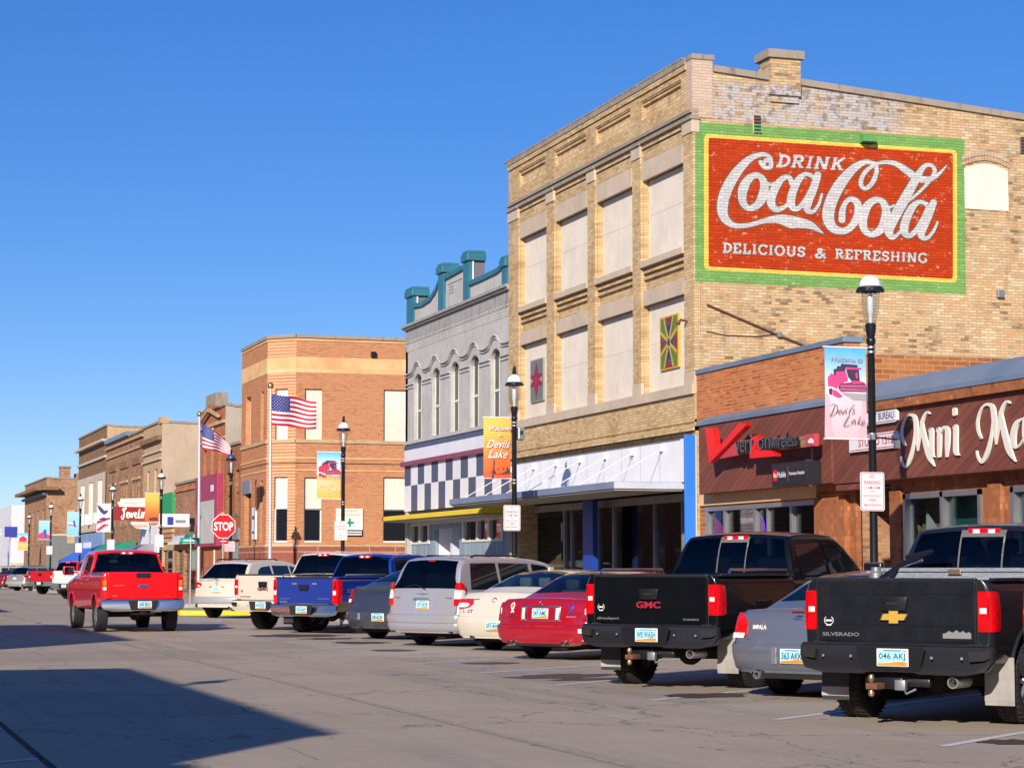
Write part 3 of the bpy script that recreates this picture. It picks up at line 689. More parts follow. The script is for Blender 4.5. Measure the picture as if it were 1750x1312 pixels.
# chimney
b = MB(); X0, X1 = on_y(1313, 130, AY0)[0], on_y(1365, 130, AY0)[0]
b.box(X0, X1, AY0 - .10, AY0 + .5, 11.75, 12.62, 'side'); b.box(X0 - .07, X1 + .07, AY0 - .16, AY0 + .56, 12.56, 12.74, 'coping'); b.box(X0 + .03, X1 - .03, AY0 - .05, AY0 + .35, 11.6, 11.75, 'side'); part('chimney', b, A)
# flank details
b = MB(); X0, z0 = on_y(1505, 607, AY0)
b.box(X0, 45, AY0 - .035, AY0, 4.2, z0 - .02, 'side_red'); b.box(X0 - .02, 45, AY0 - .07, AY0, z0 - .02, z0 + .03, 'coping'); part('old_brick_course', b, A)
def on_side(x, y, d=0): q = on_y(x, y, AY0 - d); return (q[0], AY0 - d, q[1])
b = MB(); q = [on_side(1648, 288, .012), on_side(1722, 289, .012), on_side(1722, 361, .012), on_side(1648, 357, .012)]
mx0, mx1, mz0 = q[0][0], q[1][0], q[2][2]; zt = q[0][2]
arc = [(mx0 + (mx1 - mx0) * t / 10, zt + .14 * math.sin(math.pi * t / 10)) for t in range(11)]
b.prism([(mx0, mz0)] + arc + [(mx1, mz0)][::1], 'y', AY0 - .02, AY0 + .02, 'panel'); fw = part('window_panel', b, A)
b = MB()
for t in range(15):
    a0, a1 = t / 15, (t + .86) / 15; f = lambda a, h: (mx0 - .05 + (mx1 - mx0 + .1) * a, zt + .06 + .15 * math.sin(math.pi * a) + h)
    for h0, h1, m_ in [(0, .10, 'tan'), (.115, .215, 'pinkbrick')]: b.prism([f(a0, h0), f(a1, h0), f(a1, h1), f(a0, h1)], 'y', AY0 - .03, AY0, m_)
part('brick_arch', b, A)
for (x0, y0, x1, y1), mm in [((1286, 199, 1301, 229), 'mural_green'), ((1742, 236, 1760, 264), 'alu')]:
    b = MB(); p0, p1 = on_side(x0, y0), on_side(x1, y1); b.box(p0[0], p1[0], AY0 - .03, AY0, p1[2], p0[2], mm if mm == 'alu' else 'stone')
    for k in range(5):
        z = p1[2] + (p0[2] - p1[2]) * (k + .15) / 5; b.box(p0[0] + .02, p1[0] - .02, AY0 - .05, AY0 - .02, z, z + .035, 'rust' if (mm == 'alu' or k > 2) else 'green_paint')
        b.box(p0[0] + .02, p1[0] - .02, AY0 - .034, AY0 - .028, z + .035, z + .08, 'dark')
    part('wall_vent', b, A)
b = MB(); p0, p1 = on_side(1468, 228), on_side(1490, 247)
b.prism([(AY0, p1[2]), (AY0 - .22, p1[2] + .02), (AY0 - .22, p0[2] - .09), (AY0, p0[2])], 'x', p0[0], p1[0], 'green_paint'); b.box(p0[0] + .02, p1[0] - .02, AY0 - .2, AY0 - .01, p1[2] - .01, p1[2] + .012, 'dark'); part('vent_hood', b, A)
b = MB(); p0, p1 = on_side(1702, 496), on_side(1713, 509); b.rbox(p0[0], p1[0], AY0 - .1, AY0, p1[2], p0[2], 'steel', .01); part('junction_box', b, A)
b = MB(); b.tube([on_side(1208, 520, .04), on_side(1330, 572, .05), on_side(1430, 613, .04)], .022, 'rust', 8); b.box(on_side(1326, 570)[0], on_side(1334, 570)[0], AY0 - .09, AY0, on_side(1330, 576)[2], on_side(1330, 568)[2], 'alu')
cbl = [on_side(*q, .02) for q in [(1207, 566), (1240, 573), (1290, 575), (1328, 571)]]; b.tube(cbl, .008, 'black', 5); part('iron_pipe', b, A, 40)
b = MB(); b.tube([(17.6, 41.75, 6.78), (17.42, 41.7, 6.80), (17.36, 41.7, 6.70)], [.02, .03, .045], 'rust', 8); part('iron_bracket', b, A, 40)
# --- the painted wall sign
D = .005
def layer(k): return D + k * .0012
def wq(mb, pts, m, d): mb.face([on_side(x, y, d) for x, y in pts], m)
Z7 = lambda x, y: (1170 + x / 2.9155, 70 + y / 2.9155)          # tracing grid -> photo pixel
sg = MB(); wq(sg, [(1188, 208.5), (1648, 238), (1651, 503), (1188, 481)][::-1], 'mural_green', layer(0)); sign = part('painted_sign', sg, A)
sign['label'] = 'faded green, yellow and red soft drink advertisement painted on the bricks'
def rrect(c, r=14, n=5):
    o = []
    for i, q in enumerate(c):
        q = Vector(q); a = (Vector(c[i - 1]) - q).normalized() * r; e = (Vector(c[(i + 1) % 4]) - q).normalized() * r
        for k in range(n + 1):
            t = k / n; o.append(tuple((q + a) * (1 - t) ** 2 + 2 * t * (1 - t) * q + (q + e) * t * t))
    return o
s_ = MB(); wq(s_, [Z7(*q) for q in rrect([(97, 463), (1357, 543), (1358, 1205), (97, 1140)], 26)][::-1], 'mural_yellow', layer(1)); part('yellow_border', s_, sign)
s_ = MB(); wq(s_, [Z7(*q) for q in rrect([(119, 482), (1337, 560), (1337, 1186), (119, 1124)], 14)][::-1], 'mural_red', layer(2)); part('red_field', s_, sign)
STROKES = [
 # first capital: curl, bowl and long tail
 [(392, 618, 20), (405, 596, 22), (428, 602, 22), (428, 628, 22), (398, 630, 20), (378, 604, 20)],
 [(432, 612, 18), (424, 580, 20), (385, 566, 22), (320, 592, 34), (250, 668, 50), (202, 760, 56), (188, 840, 52), (205, 890, 40), (250, 920, 26), (320, 918, 22), (400, 896, 26), (470, 888, 44), (530, 902, 62), (570, 906, 50), (630, 920, 36), (692, 960, 4)],
 # o c a
 ell(342, 752, 52, 84, 38, .30, 16, .28),
 [(398, 704, 16), (430, 716, 16), (462, 702, 14)],
 [(535, 712, 26), (520, 680, 24), (484, 690, 30), (446, 744, 42), (430, 800, 42), (452, 838, 30), (490, 832, 22), (535, 796, 14)],
 [(648, 682, 22), (606, 664, 20), (570, 690, 34), (540, 750, 40), (530, 808, 40), (552, 838, 26), (590, 812, 26), (626, 752, 26), (652, 690, 24)],
 [(664, 668, 34), (642, 736, 40), (616, 800, 42), (612, 842, 32), (640, 850, 20), (668, 816, 15), (684, 764, 12)],
 # second capital
 [(952, 612, 14), (900, 604, 24), (838, 640, 42), (774, 716, 56), (728, 806, 60), (716, 880, 58), (738, 930, 46), (786, 948, 34), (830, 926, 34), (862, 870, 40), (862, 812, 36), (832, 788, 26), (802, 806, 24), (786, 850, 32), (784, 892, 34)],
 [(900, 604, 18), (948, 614, 20), (956, 652, 22), (936, 706, 24), (900, 736, 20), (878, 712, 22), (892, 664, 22), (930, 628, 18), (985, 606, 18), (1050, 612, 24), (1108, 648, 34), (1160, 684, 36), (1214, 690, 28), (1262, 668, 18), (1308, 618, 3)],
 # o l a
 ell(946, 878, 56, 88, 38, .26, 16, .28),
 [(1004, 826, 15), (1020, 830, 14), (1044, 820, 12)],
 [(1096, 812, 12), (1160, 762, 14), (1218, 700, 18), (1246, 650, 20), (1228, 620, 18), (1190, 630, 24), (1146, 700, 42), (1090, 800, 50), (1040, 890, 50), (1018, 946, 44), (1034, 978, 26), (1066, 960, 16), (1100, 912, 12)],
 [(1216, 820, 22), (1172, 802, 20), (1134, 830, 36), (1104, 890, 42), (1094, 944, 42), (1116, 972, 26), (1152, 946, 26), (1188, 888, 26), (1216, 826, 24)],
 [(1240, 806, 34), (1214, 872, 40), (1186, 934, 42), (1180, 972, 32), (1208, 982, 20), (1240, 948, 15), (1260, 904, 11)],
]
dk = MB(); wh = MB()
for k, s_ in enumerate(STROKES):
    for j, q in enumerate(ribbon(s_, 6, 5.5, len(s_) != 18)): wq(dk, [Z7(*p) for p in q], 'mural_dark', .0085 + k * .0005 + ((j % 16) + (9 if j >= 96 else 0)) * 3e-5)
    for j, q in enumerate(ribbon(s_, 6, 0, len(s_) != 18)): wq(wh, [Z7(*p) for p in q], 'mural_white', .0155 + k * .0005 + ((j % 16) + (9 if j >= 96 else 0)) * 3e-5)
part('script_shadow', dk, sign); part('script_lettering', wh, sign)
def slab_line(s, tl, tr, br, bl, m, mo, dw=.0155, dd=.0088):
    """text fitted to four corners given on the tracing grid"""
    qs, W_ = slab_text(s); a = MB(); c = MB(); n = 0
    for ch, kk, q in qs:
        n += 1
        def mp(p, dx=0, dy=0):
            u, v = p.x / W_, p.y
            T = Vector(tl) * (1 - u) + Vector(tr) * u; B = Vector(bl) * (1 - u) + Vector(br) * u; r = B * (1 - v) + T * v; return Z7(r.x + dx, r.y + dy)
        wq(a, [mp(p) for p in q], m, dw + (n % 40) * .00015)
        wq(c, [mp(p, 4, 4) for p in q], mo, dd + (n % 40) * .00015)
    return a, c
for s_, q in [('DRINK', ((472, 566), (806, 584), (792, 646), (455, 628))), ('DELICIOUS', ((190, 1004), (602, 1026), (600, 1076), (190, 1054))), ('&', ((650, 1032), (708, 1036), (706, 1086), (646, 1080))), ('REFRESHING', ((750, 1036), (1210, 1058), (1208, 1106), (750, 1084)))]:
    a, c = slab_line(s_, *q, 'mural_white', 'mural_dark'); part('slab_lettering', a, sign); part('lettering_shadow', c, sign)
# --- shop front of A
b = MB(); b.rbox(16.0, 17.6, 42.0, 54.25, 3.19, 3.35, 'canopy', .01); b.box(15.98, 16.0, 42.0, 54.25, 3.2, 3.34, 'canopy'); b.box(16.02, 17.58, 42.03, 54.2, 3.16, 3.19, 'soffit'); b.box(16.0, 17.6, 41.985, 42.0, 3.2, 3.34, 'canopy_pale'); can = part('canopy', b, A)
b = MB(); b.box(17.52, 17.62, 41.48, 53.6, 3.35, 4.27, 'white')
for k in range(1, 10): y = 42 + k * 1.16; b.box(17.515, 17.52, y, y + .012, 3.35, 4.27, 'alu')
b.box(17.51, 17.52, 42.0, 53.6, 4.25, 4.275, 'alu'); part('fascia_panel', b, A)
for k in range(7):
    y = 43.0 + k * 1.75; b = MB(); b.tube([(17.5, y, 4.12), (16.15, y - .1, 3.36)], .010, 'white', 6); b.rbox(17.44, 17.53, y - .05, y + .05, 4.06, 4.2, 'white', .01); part('tie_rod', b, can)
b = MB(); 
for y, l in [(45.9, 'A'), (45.75, 'l')]: pass
b.tube([(17.505, 44.9, 3.98), (17.505, 44.98, 4.12)], .012, 'alu', 4); b.tube([(17.505, 44.78, 3.98), (17.505, 44.8, 4.14)], .012, 'alu', 4); part('sign_remnant', b, A)
b = MB(); b.rbox(17.37, 17.60, 41.385, 41.47, 0.1, 4.33, 'blue', .008); b.box(17.60, 17.63, 41.37, 41.47, 0.1, 4.33, 'canopy_pale'); part('end_panel', b, A, None, 'bright blue metal end panel')
b = MB(); b.box(17.75, 17.88, 48.05, 48.75, 0.1, 3.17, 'blue_dark'); part('column', b, A, None, 'deep blue column under the canopy')
G_X = 18.3
b = MB(); b.box(G_X + .02, G_X + .04, 41.65, 53.9, .15, 3.17, 'shop_glass'); gl = part('shop_window', b, A)
def gy(px, X=G_X): return on_x(px, 930, X)[0]
b = MB()
for px, wd_ in [(1050, .10), (1120, .05), (1024, .05), (1168, .06), (966, .09), (916, .07), (903, .05), (892, .06), (978, .04)]: b.box(G_X - .04, G_X + .05, gy(px) - wd_ / 2, gy(px) + wd_ / 2, .15, 3.17, 'alu')
b.box(G_X - .03, G_X + .05, 41.7, 53.9, .15, .5, 'alu'); b.box(G_X - .03, G_X + .05, 49.3, 50.5, 1.55, 1.62, 'alu'); b.box(G_X - .03, G_X + .05, 51.6, 53.2, 1.55, 1.62, 'alu'); b.box(G_X - .05, G_X + .06, 41.7, 53.9, 3.0, 3.17, 'soffit'); part('window_frame', b, gl)
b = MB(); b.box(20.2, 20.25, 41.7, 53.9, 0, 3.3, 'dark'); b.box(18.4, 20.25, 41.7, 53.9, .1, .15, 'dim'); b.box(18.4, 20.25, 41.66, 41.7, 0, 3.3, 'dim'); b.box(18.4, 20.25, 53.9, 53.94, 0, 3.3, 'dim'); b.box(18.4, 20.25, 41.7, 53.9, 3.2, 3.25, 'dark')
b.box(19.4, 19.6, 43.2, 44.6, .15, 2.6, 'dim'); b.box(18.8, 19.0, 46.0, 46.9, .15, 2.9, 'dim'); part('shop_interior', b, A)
b = MB(); b.box(18.32, 18.36, gy(965) , gy(917), .2, 2.85, 'glass'); part('shop_door', b, A)
b = MB(); b.box(17.6, 18.4, 42, 53.9, .14, .16, 'concrete'); part('doorstep', b, A)

# ------------------------------------------------------------------ B: grey two storey building with teal parapet
BY0, BY1, BF = 54.15, 64.9, 17.66
B = thing('grey_building', 'two storey pale grey painted building with teal crenellated parapet and checkered band', 'building', (BF, BY0, 0))
WC = [63.45, 61.42, 59.42, 57.45, 55.5]; hw = .45
hol = [(c - hw, c + hw, 5.5, 7.56) for c in WC]
b = MB(); b.wall('x', BF, BY0, BY1, 3.3, 9.15, hol, .13, 'grey_paint')
for c in WC:                                                        # arched heads
    for sgn in (-1, 1):
        arcp = [(c + sgn * hw * math.cos(R(t)), 7.22 + .33 * math.sin(R(t))) for t in range(0, 91, 15)]
        b.prism([(c + sgn * hw, 7.561)] + arcp, 'x', BF, BF + .12, 'grey_paint')
b.box(17.9, 45, BY1 - .3, BY1, 0, 8.6, 'brown'); b.box(17.9, 45, BY0 + .0, BY0 + .3, 0, 8.6, 'brown'); b.face([(17.8, BY0, 8.5), (45, BY0, 8.0), (45, BY1, 8.0), (17.8, BY1, 8.5)], 'coping')
b.box(BF, 18.2, BY1 - .25, BY1, 0, 9.1, 'grey_paint'); b.box(44.7, 45, BY0, BY1, 0, 8, 'brown')
b.box(BF + .0, BF + .3, BY0, BY1 - .25, 9.0, 9.7, 'grey_paint')
part('wall', b, B)
b = MB(); b.box(BF - .012, BF + .01, BY0, BY1, 8.56, 9.08, 'grey_stain'); part('frieze', b, B)
b = MB(); b.box(BF - .16, BF + .1, BY0, BY1 + .1, 9.10, 9.18, 'grey_stain'); b.box(BF - .10, BF + .1, BY0, BY1 + .06, 9.04, 9.10, 'grey_stain'); part('cornice', b, B)
b = MB()
for r_, z in enumerate([8.50, 8.43, 8.36]):
    b.box(BF - .05 + r_ * .012, BF, BY0, BY1, z + .03, z + .045, 'grey_paint')
    n = int((BY1 - BY0) / .15)
    for k in range(n): y = BY0 + k * .15; b.box(BF - .05 + r_ * .012, BF, y, y + .075, z - .015, z + .03, 'grey_paint')
for k in range(36): y = BY0 + .2 + k * .3; b.box(BF - .03, BF - .01, y, y + .12, 8.62, 8.66, 'grey_paint')
part('dentil_band', b, B)
# wavy hood mould and imposts
wv = []
ys = sorted(WC); y = BY0
wave = [(BY0, 7.62)]
for c in ys: wave += [(c - .85, 7.63), (c - .55, 7.68), (c - .3, 7.85), (c, 7.93), (c + .3, 7.85), (c + .55, 7.68), (c + .85, 7.63)]
wave += [(BY1, 7.62)]
b = MB(); S_ = smooth_pts([(p[0], p[1], 0) for p in wave], 3)
for dz, dx, r in [(0, .05, .028), (-.09, .03, .018)]:
    b.tube([(BF - dx, p.x, p.y + dz) for p in S_], r, 'grey_paint', 6, False)
part('hood_mould', b, B, 40)
b = MB(); ed = [BY0] + [v for c in ys for v in (c - hw - .05, c + hw + .05)] + [BY1]
for i in range(0, len(ed), 2): 
    b.box(BF - .05, BF, ed[i], ed[i + 1], 7.27, 7.31, 'grey_paint'); b.box(BF - .035, BF, ed[i], ed[i + 1], 7.16, 7.20, 'grey_paint')
b.box(BF - .06, BF + .02, BY0, BY1, 5.40, 5.5, 'grey_paint'); part('impost', b, B)
for c in WC:
    b = MB(); b.box(BF + .125, BF + .17, c - hw, c + hw, 5.48, 7.6, 'glass'); wnd = part('window', b, B)
    f = MB(); f.box(BF + .11, BF + .13, c + hw - .03, c + hw, 5.5, 7.3, 'offwhite'); f.box(BF + .10, BF + .13, c - hw, c + hw, 6.38, 6.45, 'offwhite'); f.box(BF + .11, BF + .13, c - .02, c + .02, 5.5, 7.3, 'offwhite'); part('frame', f, wnd)
# parapet: panels, teal coping and piers
def cop(pts, th=.13):
    b = MB(); n = len(pts)
    for i in range(n - 1):
        (y0, z0), (y1, z1) = pts[i], pts[i + 1]; b.prism([(y0, z0 - th), (y1, z1 - th), (y1, z1), (y0, z0)], 'x', BF - .09, BF + .33, 'teal')
    return b
sec = [[(63.75, 9.78), (62.8, 9.72), (61.9, 9.78), (61.3, 9.95), (60.9, 10.2)], [(60.3, 10.22), (59.4, 10.24), (58.4, 10.27)], [(57.8, 9.72), (56.5, 9.72), (55.2, 9.74), (54.75, 9.80)]]
for s_ in sec:
    b = MB()
    for i in range(len(s_) - 1):
        (y0, z0), (y1, z1) = s_[i], s_[i + 1]; b.prism([(y0, 9.15), (y1, 9.15), (y1, z1 - .1), (y0, z0 - .1)], 'x', BF - .02, BF + .28, 'grey_paint')
    if s_ is sec[1]:
        b.box(BF - .035, BF, 58.6, 60.1, 9.9, 9.93, 'grey_stain')
        for i in range(3):
            for j in range(3): b.box(BF - .026, BF - .015, 59.55 + i * .16, 59.6 + i * .16, 9.6 + j * .09, 9.65 + j * .09, 'dark')
    pp = part('parapet', b, B); part('coping', cop(s_), pp)
for (y0, y1, zt, d) in [(63.75, 64.55, 10.33, .42), (60.4, 60.95, 10.62, .42), (57.8, 58.35, 10.62, .42), (54.3, 54.7, 9.98, .3)]:
    b = MB(); b.box(BF - .08, BF + .03, y0, y1, 9.15, zt - .28, 'teal'); b.box(BF + .08, BF + d, y0 + .03, y1, 9.1, zt - .25, 'grey_core')
    b.box(BF + .03, BF + .08, y0 - .015, y1, 9.2, zt - .26, 'offwhite'); b.rbox(BF - .14, BF + d * 1.03, y0 - .07, y1 + .07, zt - .3, zt - .08, 'teal', .02); b.rbox(BF - .11, BF + d, y0 - .03, y1 + .03, zt - .08, zt, 'teal', .02); part('parapet_pier', b, B)
# bands and checks
b = MB(); b.box(BF - .05, BF, BY0, BY1, 5.24, 5.36, 'slate'); b.box(BF - .03, BF, BY0, BY1, 4.85, 5.24, 'check_white'); part('sign_band', b, B)
b = MB(); b.rbox(BF - .15, BF, BY0, BY1 + .12, 4.72, 4.86, 'maroon', .02); part('moulding', b, B)
b = MB(); n = 14; wd_ = (BY1 - BY0) / n
for i in range(n):
    y1 = BY1 - i * wd_; y0 = y1 - wd_
    for j, (z0, z1) in enumerate([(4.10, 4.72), (3.3, 4.10)]):
        d = (i + j) % 2 == 0; b.box(BF - (.022 if d else .03), BF, y0, y1, z0, z1, 'check_dark' if d else 'check_white')
part('checkered_panel', b, B)
b = MB(); b.prism([(17.0, 3.0), (17.66, 3.0), (17.66, 3.2), (17.0, 3.14)], 'y', BY0 + .4, BY1 + .25, 'yellow'); b.rbox(16.96, 17.02, BY0 + .4, BY1 + .28, 3.0, 3.12, 'yellow', .01); b.box(17.02, 17.66, BY0 + .45, BY1 + .2, 2.96, 2.99, 'soffit'); part('canopy', b, B, None, 'yellow sheet metal canopy')
b = MB(); SX = 17.8
b.wall('x', SX, BY0, BY1, 0, 3.3, [(62.55, 64.75, 2.33, 2.83), (55.2, 59.05, 2.33, 2.88), (59.4, 61.95, .15, 2.75)], .12, 'corr'); b.box(SX - .02, SX + .1, BY0, BY1, 2.86, 3.0, 'canopy_pale'); part('siding', b, B)
for (y0, y1, z0, z1, mu) in [(62.55, 64.75, 2.33, 2.83, [63.65]), (55.2, 59.05, 2.33, 2.88, [56.5, 57.6])]:
    b = MB(); b.box(SX + .08, SX + .1, y0, y1, z0, z1, 'glass'); wnd = part('window', b, B)
    f = MB()
    for y in [y0, y1 - .16] + [m_ - .08 for m_ in mu]: f.box(SX - .03, SX + .09, y, y + .16, z0, z1, 'offwhite')
    f.box(SX - .03, SX + .09, y0, y1, z0 - .06, z0, 'offwhite'); f.box(SX - .03, SX + .09, y0, y1, z1, z1 + .05, 'offwhite'); part('frame', f, wnd)
for y0, y1 in [(59.4, 60.6), (60.75, 61.95)]:
    b = MB(); b.rbox(SX + .5, SX + .56, y0, y1, .15, 2.75, 'check_white', .01); d = part('door', b, B); h = MB(); h.tube([(SX + .46, y0 + .15, 1.1), (SX + .46, y0 + .15, 1.35)], .015, 'alu', 6); part('handle', h, d)
b = MB(); b.box(SX + .12, SX + .56, 60.6, 60.75, .15, 2.75, 'canopy_pale'); b.box(SX + .12, SX + .56, 61.95, 62.0, .15, 2.75, 'check_white'); b.box(SX + .12, SX + .56, 59.35, 59.4, .15, 2.75, 'check_white'); b.box(SX + .0, SX + .56, 59.4, 61.95, 2.7, 2.75, 'canopy'); part('door_frame', b, B)

# ------------------------------------------------------------------ the low shops on the right
def low_shop(name, label, y0, y1, z, fas_z0, fas_z1, win, up_mat, lo_mat):
    t = thing(name, label, 'building', (FX, y0, 0)); b = MB()
    b.wall('x', FX, y0, y1, 0, z, win, .12, lo_mat); b.face([(FX, y0, z - .3), (36, y0, z - .3), (36, y1, z - .3), (FX, y1, z - .3)], 'coping')
    b.box(FX + .13, 36, y0, y0 + .2, 0, z - .2, lo_mat); b.box(FX + .13, 36, y1 - .2, y1, 0, z - .2, lo_mat); b.box(35.8, 36, y0, y1, 0, z - .3, lo_mat); b.box(FX, FX + .25, y0, y1, z - .35, z, up_mat)
    part('wall', b, t); return t
S1 = low_shop('shop_building', 'single storey orange brick phone shop with brown board fascia', 34.55, 41.38, 5.60, 3.05, 4.5, [(35.85, 41.1, 1.0, 2.78)], 'orange', 'orange_lo')
b = MB(); b.box(FX - .06, FX, 34.55, 41.38, 4.55, 5.62, 'orange')
for y in (37.0, 39.6):
    for i in range(4):
        for j in range(14): b.box(FX - .075, FX - .06, y + i * .1, y + i * .1 + .045, 4.62 + j * .0755, 4.62 + j * .0755 + .028, 'orange')
part('upper_wall', b, S1)
b = MB(); b.rbox(FX - .10, FX + .3, 34.5, 41.36, 5.60, 5.70, 'flash', .01); part('coping', b, S1)
b = MB(); b.prism([(FX - .07, 4.66), (FX - .07, 4.5), (FX - .36, 4.46), (FX - .36, 4.54)], 'y', 34.55, 40.72, 'flash'); part('flashing', b, S1)
b = MB(); b.rbox(FX - .32, FX - .02, 34.6, 40.68, 3.05, 4.49, 'wood', .008); part('fascia', b, S1)
b = MB()
yy = [41.1, 40.25, 38.85, 38.35, 37.0, 35.85]
b.box(FX + .08, FX + .1, 35.85, 41.1, 1.0, 2.78, 'shop_glass'); wn = part('shop_window', b, S1)
f = MB()
for y in [35.85, 36.95, 38.62, 40.1, 41.0]: f.box(FX - .0, FX + .12, y, y + .09, 1.0, 2.78, 'alu')
f.box(FX - .01, FX + .12, 35.85, 41.1, 2.7, 2.79, 'alu'); f.box(FX - .01, FX + .12, 35.85, 41.1, .95, 1.05, 'alu'); f.box(FX + .02, FX + .1, 38.1, 38.14, 1.0, 2.7, 'alu'); part('frame', f, wn)
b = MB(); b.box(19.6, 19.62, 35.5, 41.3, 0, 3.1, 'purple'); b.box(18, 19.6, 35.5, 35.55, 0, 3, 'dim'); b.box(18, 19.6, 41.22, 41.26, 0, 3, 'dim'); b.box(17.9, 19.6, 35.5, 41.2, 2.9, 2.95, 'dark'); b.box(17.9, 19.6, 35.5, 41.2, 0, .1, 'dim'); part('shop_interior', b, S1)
b = MB(); b.face([(FX + .16, 41.0, 1.0), (FX + .16, 38.0, 1.0), (FX + .16, 41.0, 2.62)], 'magenta'); part('poster_and_sun_patch', b, S1)  # sunlit area inside the window, put into a magenta triangle's shape and colour
b = MB(); b.rbox(FX + .2, FX + .24, on_x(1292, 880, FX + .2)[0], on_x(1265, 880, FX + .2)[0], 2.42, 2.72, 'pinkpaper', .01); part('poster_and_sun_patch', b, S1)
NY = on_x(1298, 900, FX + .2)[0]; b = MB(); b.tube([(FX + .2, NY + .26 * math.cos(t), 2.2 + .36 * math.sin(t)) for t in [k * math.pi / 10 for k in range(21)]], .018, 'neon_blue', 6, False); b.tube([(FX + .21, NY + .15 * math.cos(t), 2.2 + .24 * math.sin(t)) for t in [k * math.pi / 10 for k in range(21)]], .05, 'magenta', 6, False); part('neon_ring', b, S1, 40)
b = MB(); b.rbox(FX - .10, FX + .1, 34.55, 35.8, 0.1, 2.8, 'tiles', .01); b.box(FX - .05, FX, 35.8, 41.3, 2.82, 3.05, 'bank_light'); part('brick_pier', b, S1)
S2 = low_shop('shop_building', 'long low brown fronted shop building with big cream script letters', 12.0, 34.55, 4.4, 3.0, 4.3, [(29.95, 32.5, .7, 2.78), (26.6, 29.05, .7, 2.78), (22.5, 25.5, .7, 2.78), (33.0, 34.3, 0.1, 2.95)], 'tiles', 'tiles')
b = MB(); b.prism([(FX - .02, 4.40), (FX - .42, 4.38), (FX - .42, 4.46), (FX - .02, 4.78), (FX + .4, 4.80), (FX + .4, 4.40)], 'y', 12.0, 34.6, 'flash'); part('coping', b, S2)
b = MB(); b.box(FX - .40, FX, 12.0, 34.58, 4.22, 4.38, 'tiles'); part('tile_course', b, S2)
b = MB(); b.rbox(FX - .30, FX - .02, 12.0, 34.58, 3.02, 4.22, 'wood', .008); b.box(FX - .29, FX - .02, 33.6, 34.5, 2.9, 3.0, 'wood'); part('fascia', b, S2)
for (y0, y1, m1) in [(29.95, 32.5, 31.15), (26.6, 29.05, 27.9), (22.5, 25.5, 24.0)]:
    b = MB(); b.box(FX + .07, FX + .09, y0, y1, .7, 2.78, 'shop_glass'); wn = part('shop_window', b, S2)
    f = MB()
    for y in (y0, m1, y1 - .09): f.box(FX - .04, FX + .12, y, y + .09, .7, 2.78, 'steel')
    f.box(FX - .04, FX + .12, y0, y1, 2.69, 2.78, 'steel'); f.box(FX - .04, FX + .12, y0, y1, .64, .74, 'steel'); part('frame', f, wn)
    c = MB(); c.box(FX + .5, FX + .52, y0 - .3, y1 + .3, .5, 2.9, 'khaki'); c.box(FX + .42, FX + .45, m1 - .35, m1 + .75, 2.15, 2.7, 'teal_cloth'); c.face([(FX + .3, y1 - .1, .8), (FX + .3, y1 - .95, .8), (FX + .3, y1 - .95, 1.9), (FX + .3, y1 - .2, 2.5)], 'offwhite')
    for i in range(9): a0 = random.uniform(y0 + .2, m1 - .1); c.tube([(FX + .38, a0, 1.3), (FX + .36, a0 + random.uniform(-.2, .2), random.uniform(1.7, 2.4))], .018, 'green_plain', 5)
    part('window_display', c, S2)
b = MB(); b.box(FX + .9, FX + .95, 33.0, 34.3, .1, 2.95, 'wood'); b.box(FX + .1, FX + .9, 32.95, 33.0, 0, 2.95, 'brown'); b.box(FX + .1, FX + .9, 34.3, 34.35, 0, 2.95, 'brown'); b.box(FX, FX + .9, 33, 34.3, 2.93, 2.97, 'dark'); b.box(FX + .86, FX + .9, 33.9, 34.0, .1, 2.9, 'offwhite'); part('doorway', b, S2)
for y in (32.75, 29.5): b = MB(); b.rbox(FX - .06, FX + .02, y - .2, y + .2, 0, 2.85, 'tiles', .008); part('brick_pier', b, S2)

# ------------------------------------------------------------------ shop signs
FP = FX - .34
def fas(x, y, X=FP): q = on_x(x, y, X); return (X, q[0], q[1])
def solid_strokes(mb, strokes, tf, X, thick, m, n=6, extra=0.0):
    """raised letters on a wall facing the street: tf maps tracing points to (y,z)"""
    for k, s_ in enumerate(strokes):
        for j, q in enumerate(ribbon(s_, n, extra)):
            P = [tf(*p) for p in q]; x = X - thick - k * .0012 - (j % 16) * 5e-5
            mb.face([(x, *p) for p in P], m)
            for i in range(len(P)): a, c = P[i], P[(i + 1) % len(P)]; mb.face([(x, *a), (x, *c), (X, *c), (X, *a)], m)
Z5 = lambda x, y: on_x(1530 + x / 3.6445, 600 + y / 3.6445, FP)
def cap_m(dx, dy, sx=1, sy=1):
    base = [[(530, 540, 20), (512, 490, 22), (510, 430, 20), (530, 365, 18), (562, 332, 22), (600, 345, 34), (612, 420, 38), (616, 500, 26), (624, 580, 8)],
            [(606, 370, 10), (600, 470, 14), (588, 560, 24), (566, 640, 32), (538, 690, 26), (512, 660, 18), (504, 622, 14)],
            [(624, 580, 8), (640, 480, 14), (652, 400, 26), (668, 345, 26), (692, 312, 20), (710, 322, 16)],
            [(652, 380, 26), (668, 470, 38), (690, 560, 44), (712, 630, 40), (746, 686, 8)]]
    return [[(dx + (x - 500) * sx, dy + (y - 300) * sy, wv * sx * .86) for x, y, wv in s_] for s_ in base]
def small_i(x, y0, y1): return [[(x - 14, y0 + 18, 8), (x, y0 + 6, 26), (x, (y0 + y1) / 2, 28), (x + 2, y1 - 22, 28), (x + 22, y1 - 6, 8)]]
S_mini = cap_m(30, 368, .86, .9) + small_i(222, 482, 664) + [[(256, 500, 8), (270, 484, 24), (272, 580, 26), (270, 655, 20)], [(278, 520, 8), (300, 476, 20), (322, 490, 28), (322, 580, 28), (318, 655, 14)]] + small_i(374, 462, 652) + [[(368, 362, 26), (368, 392, 26)]]
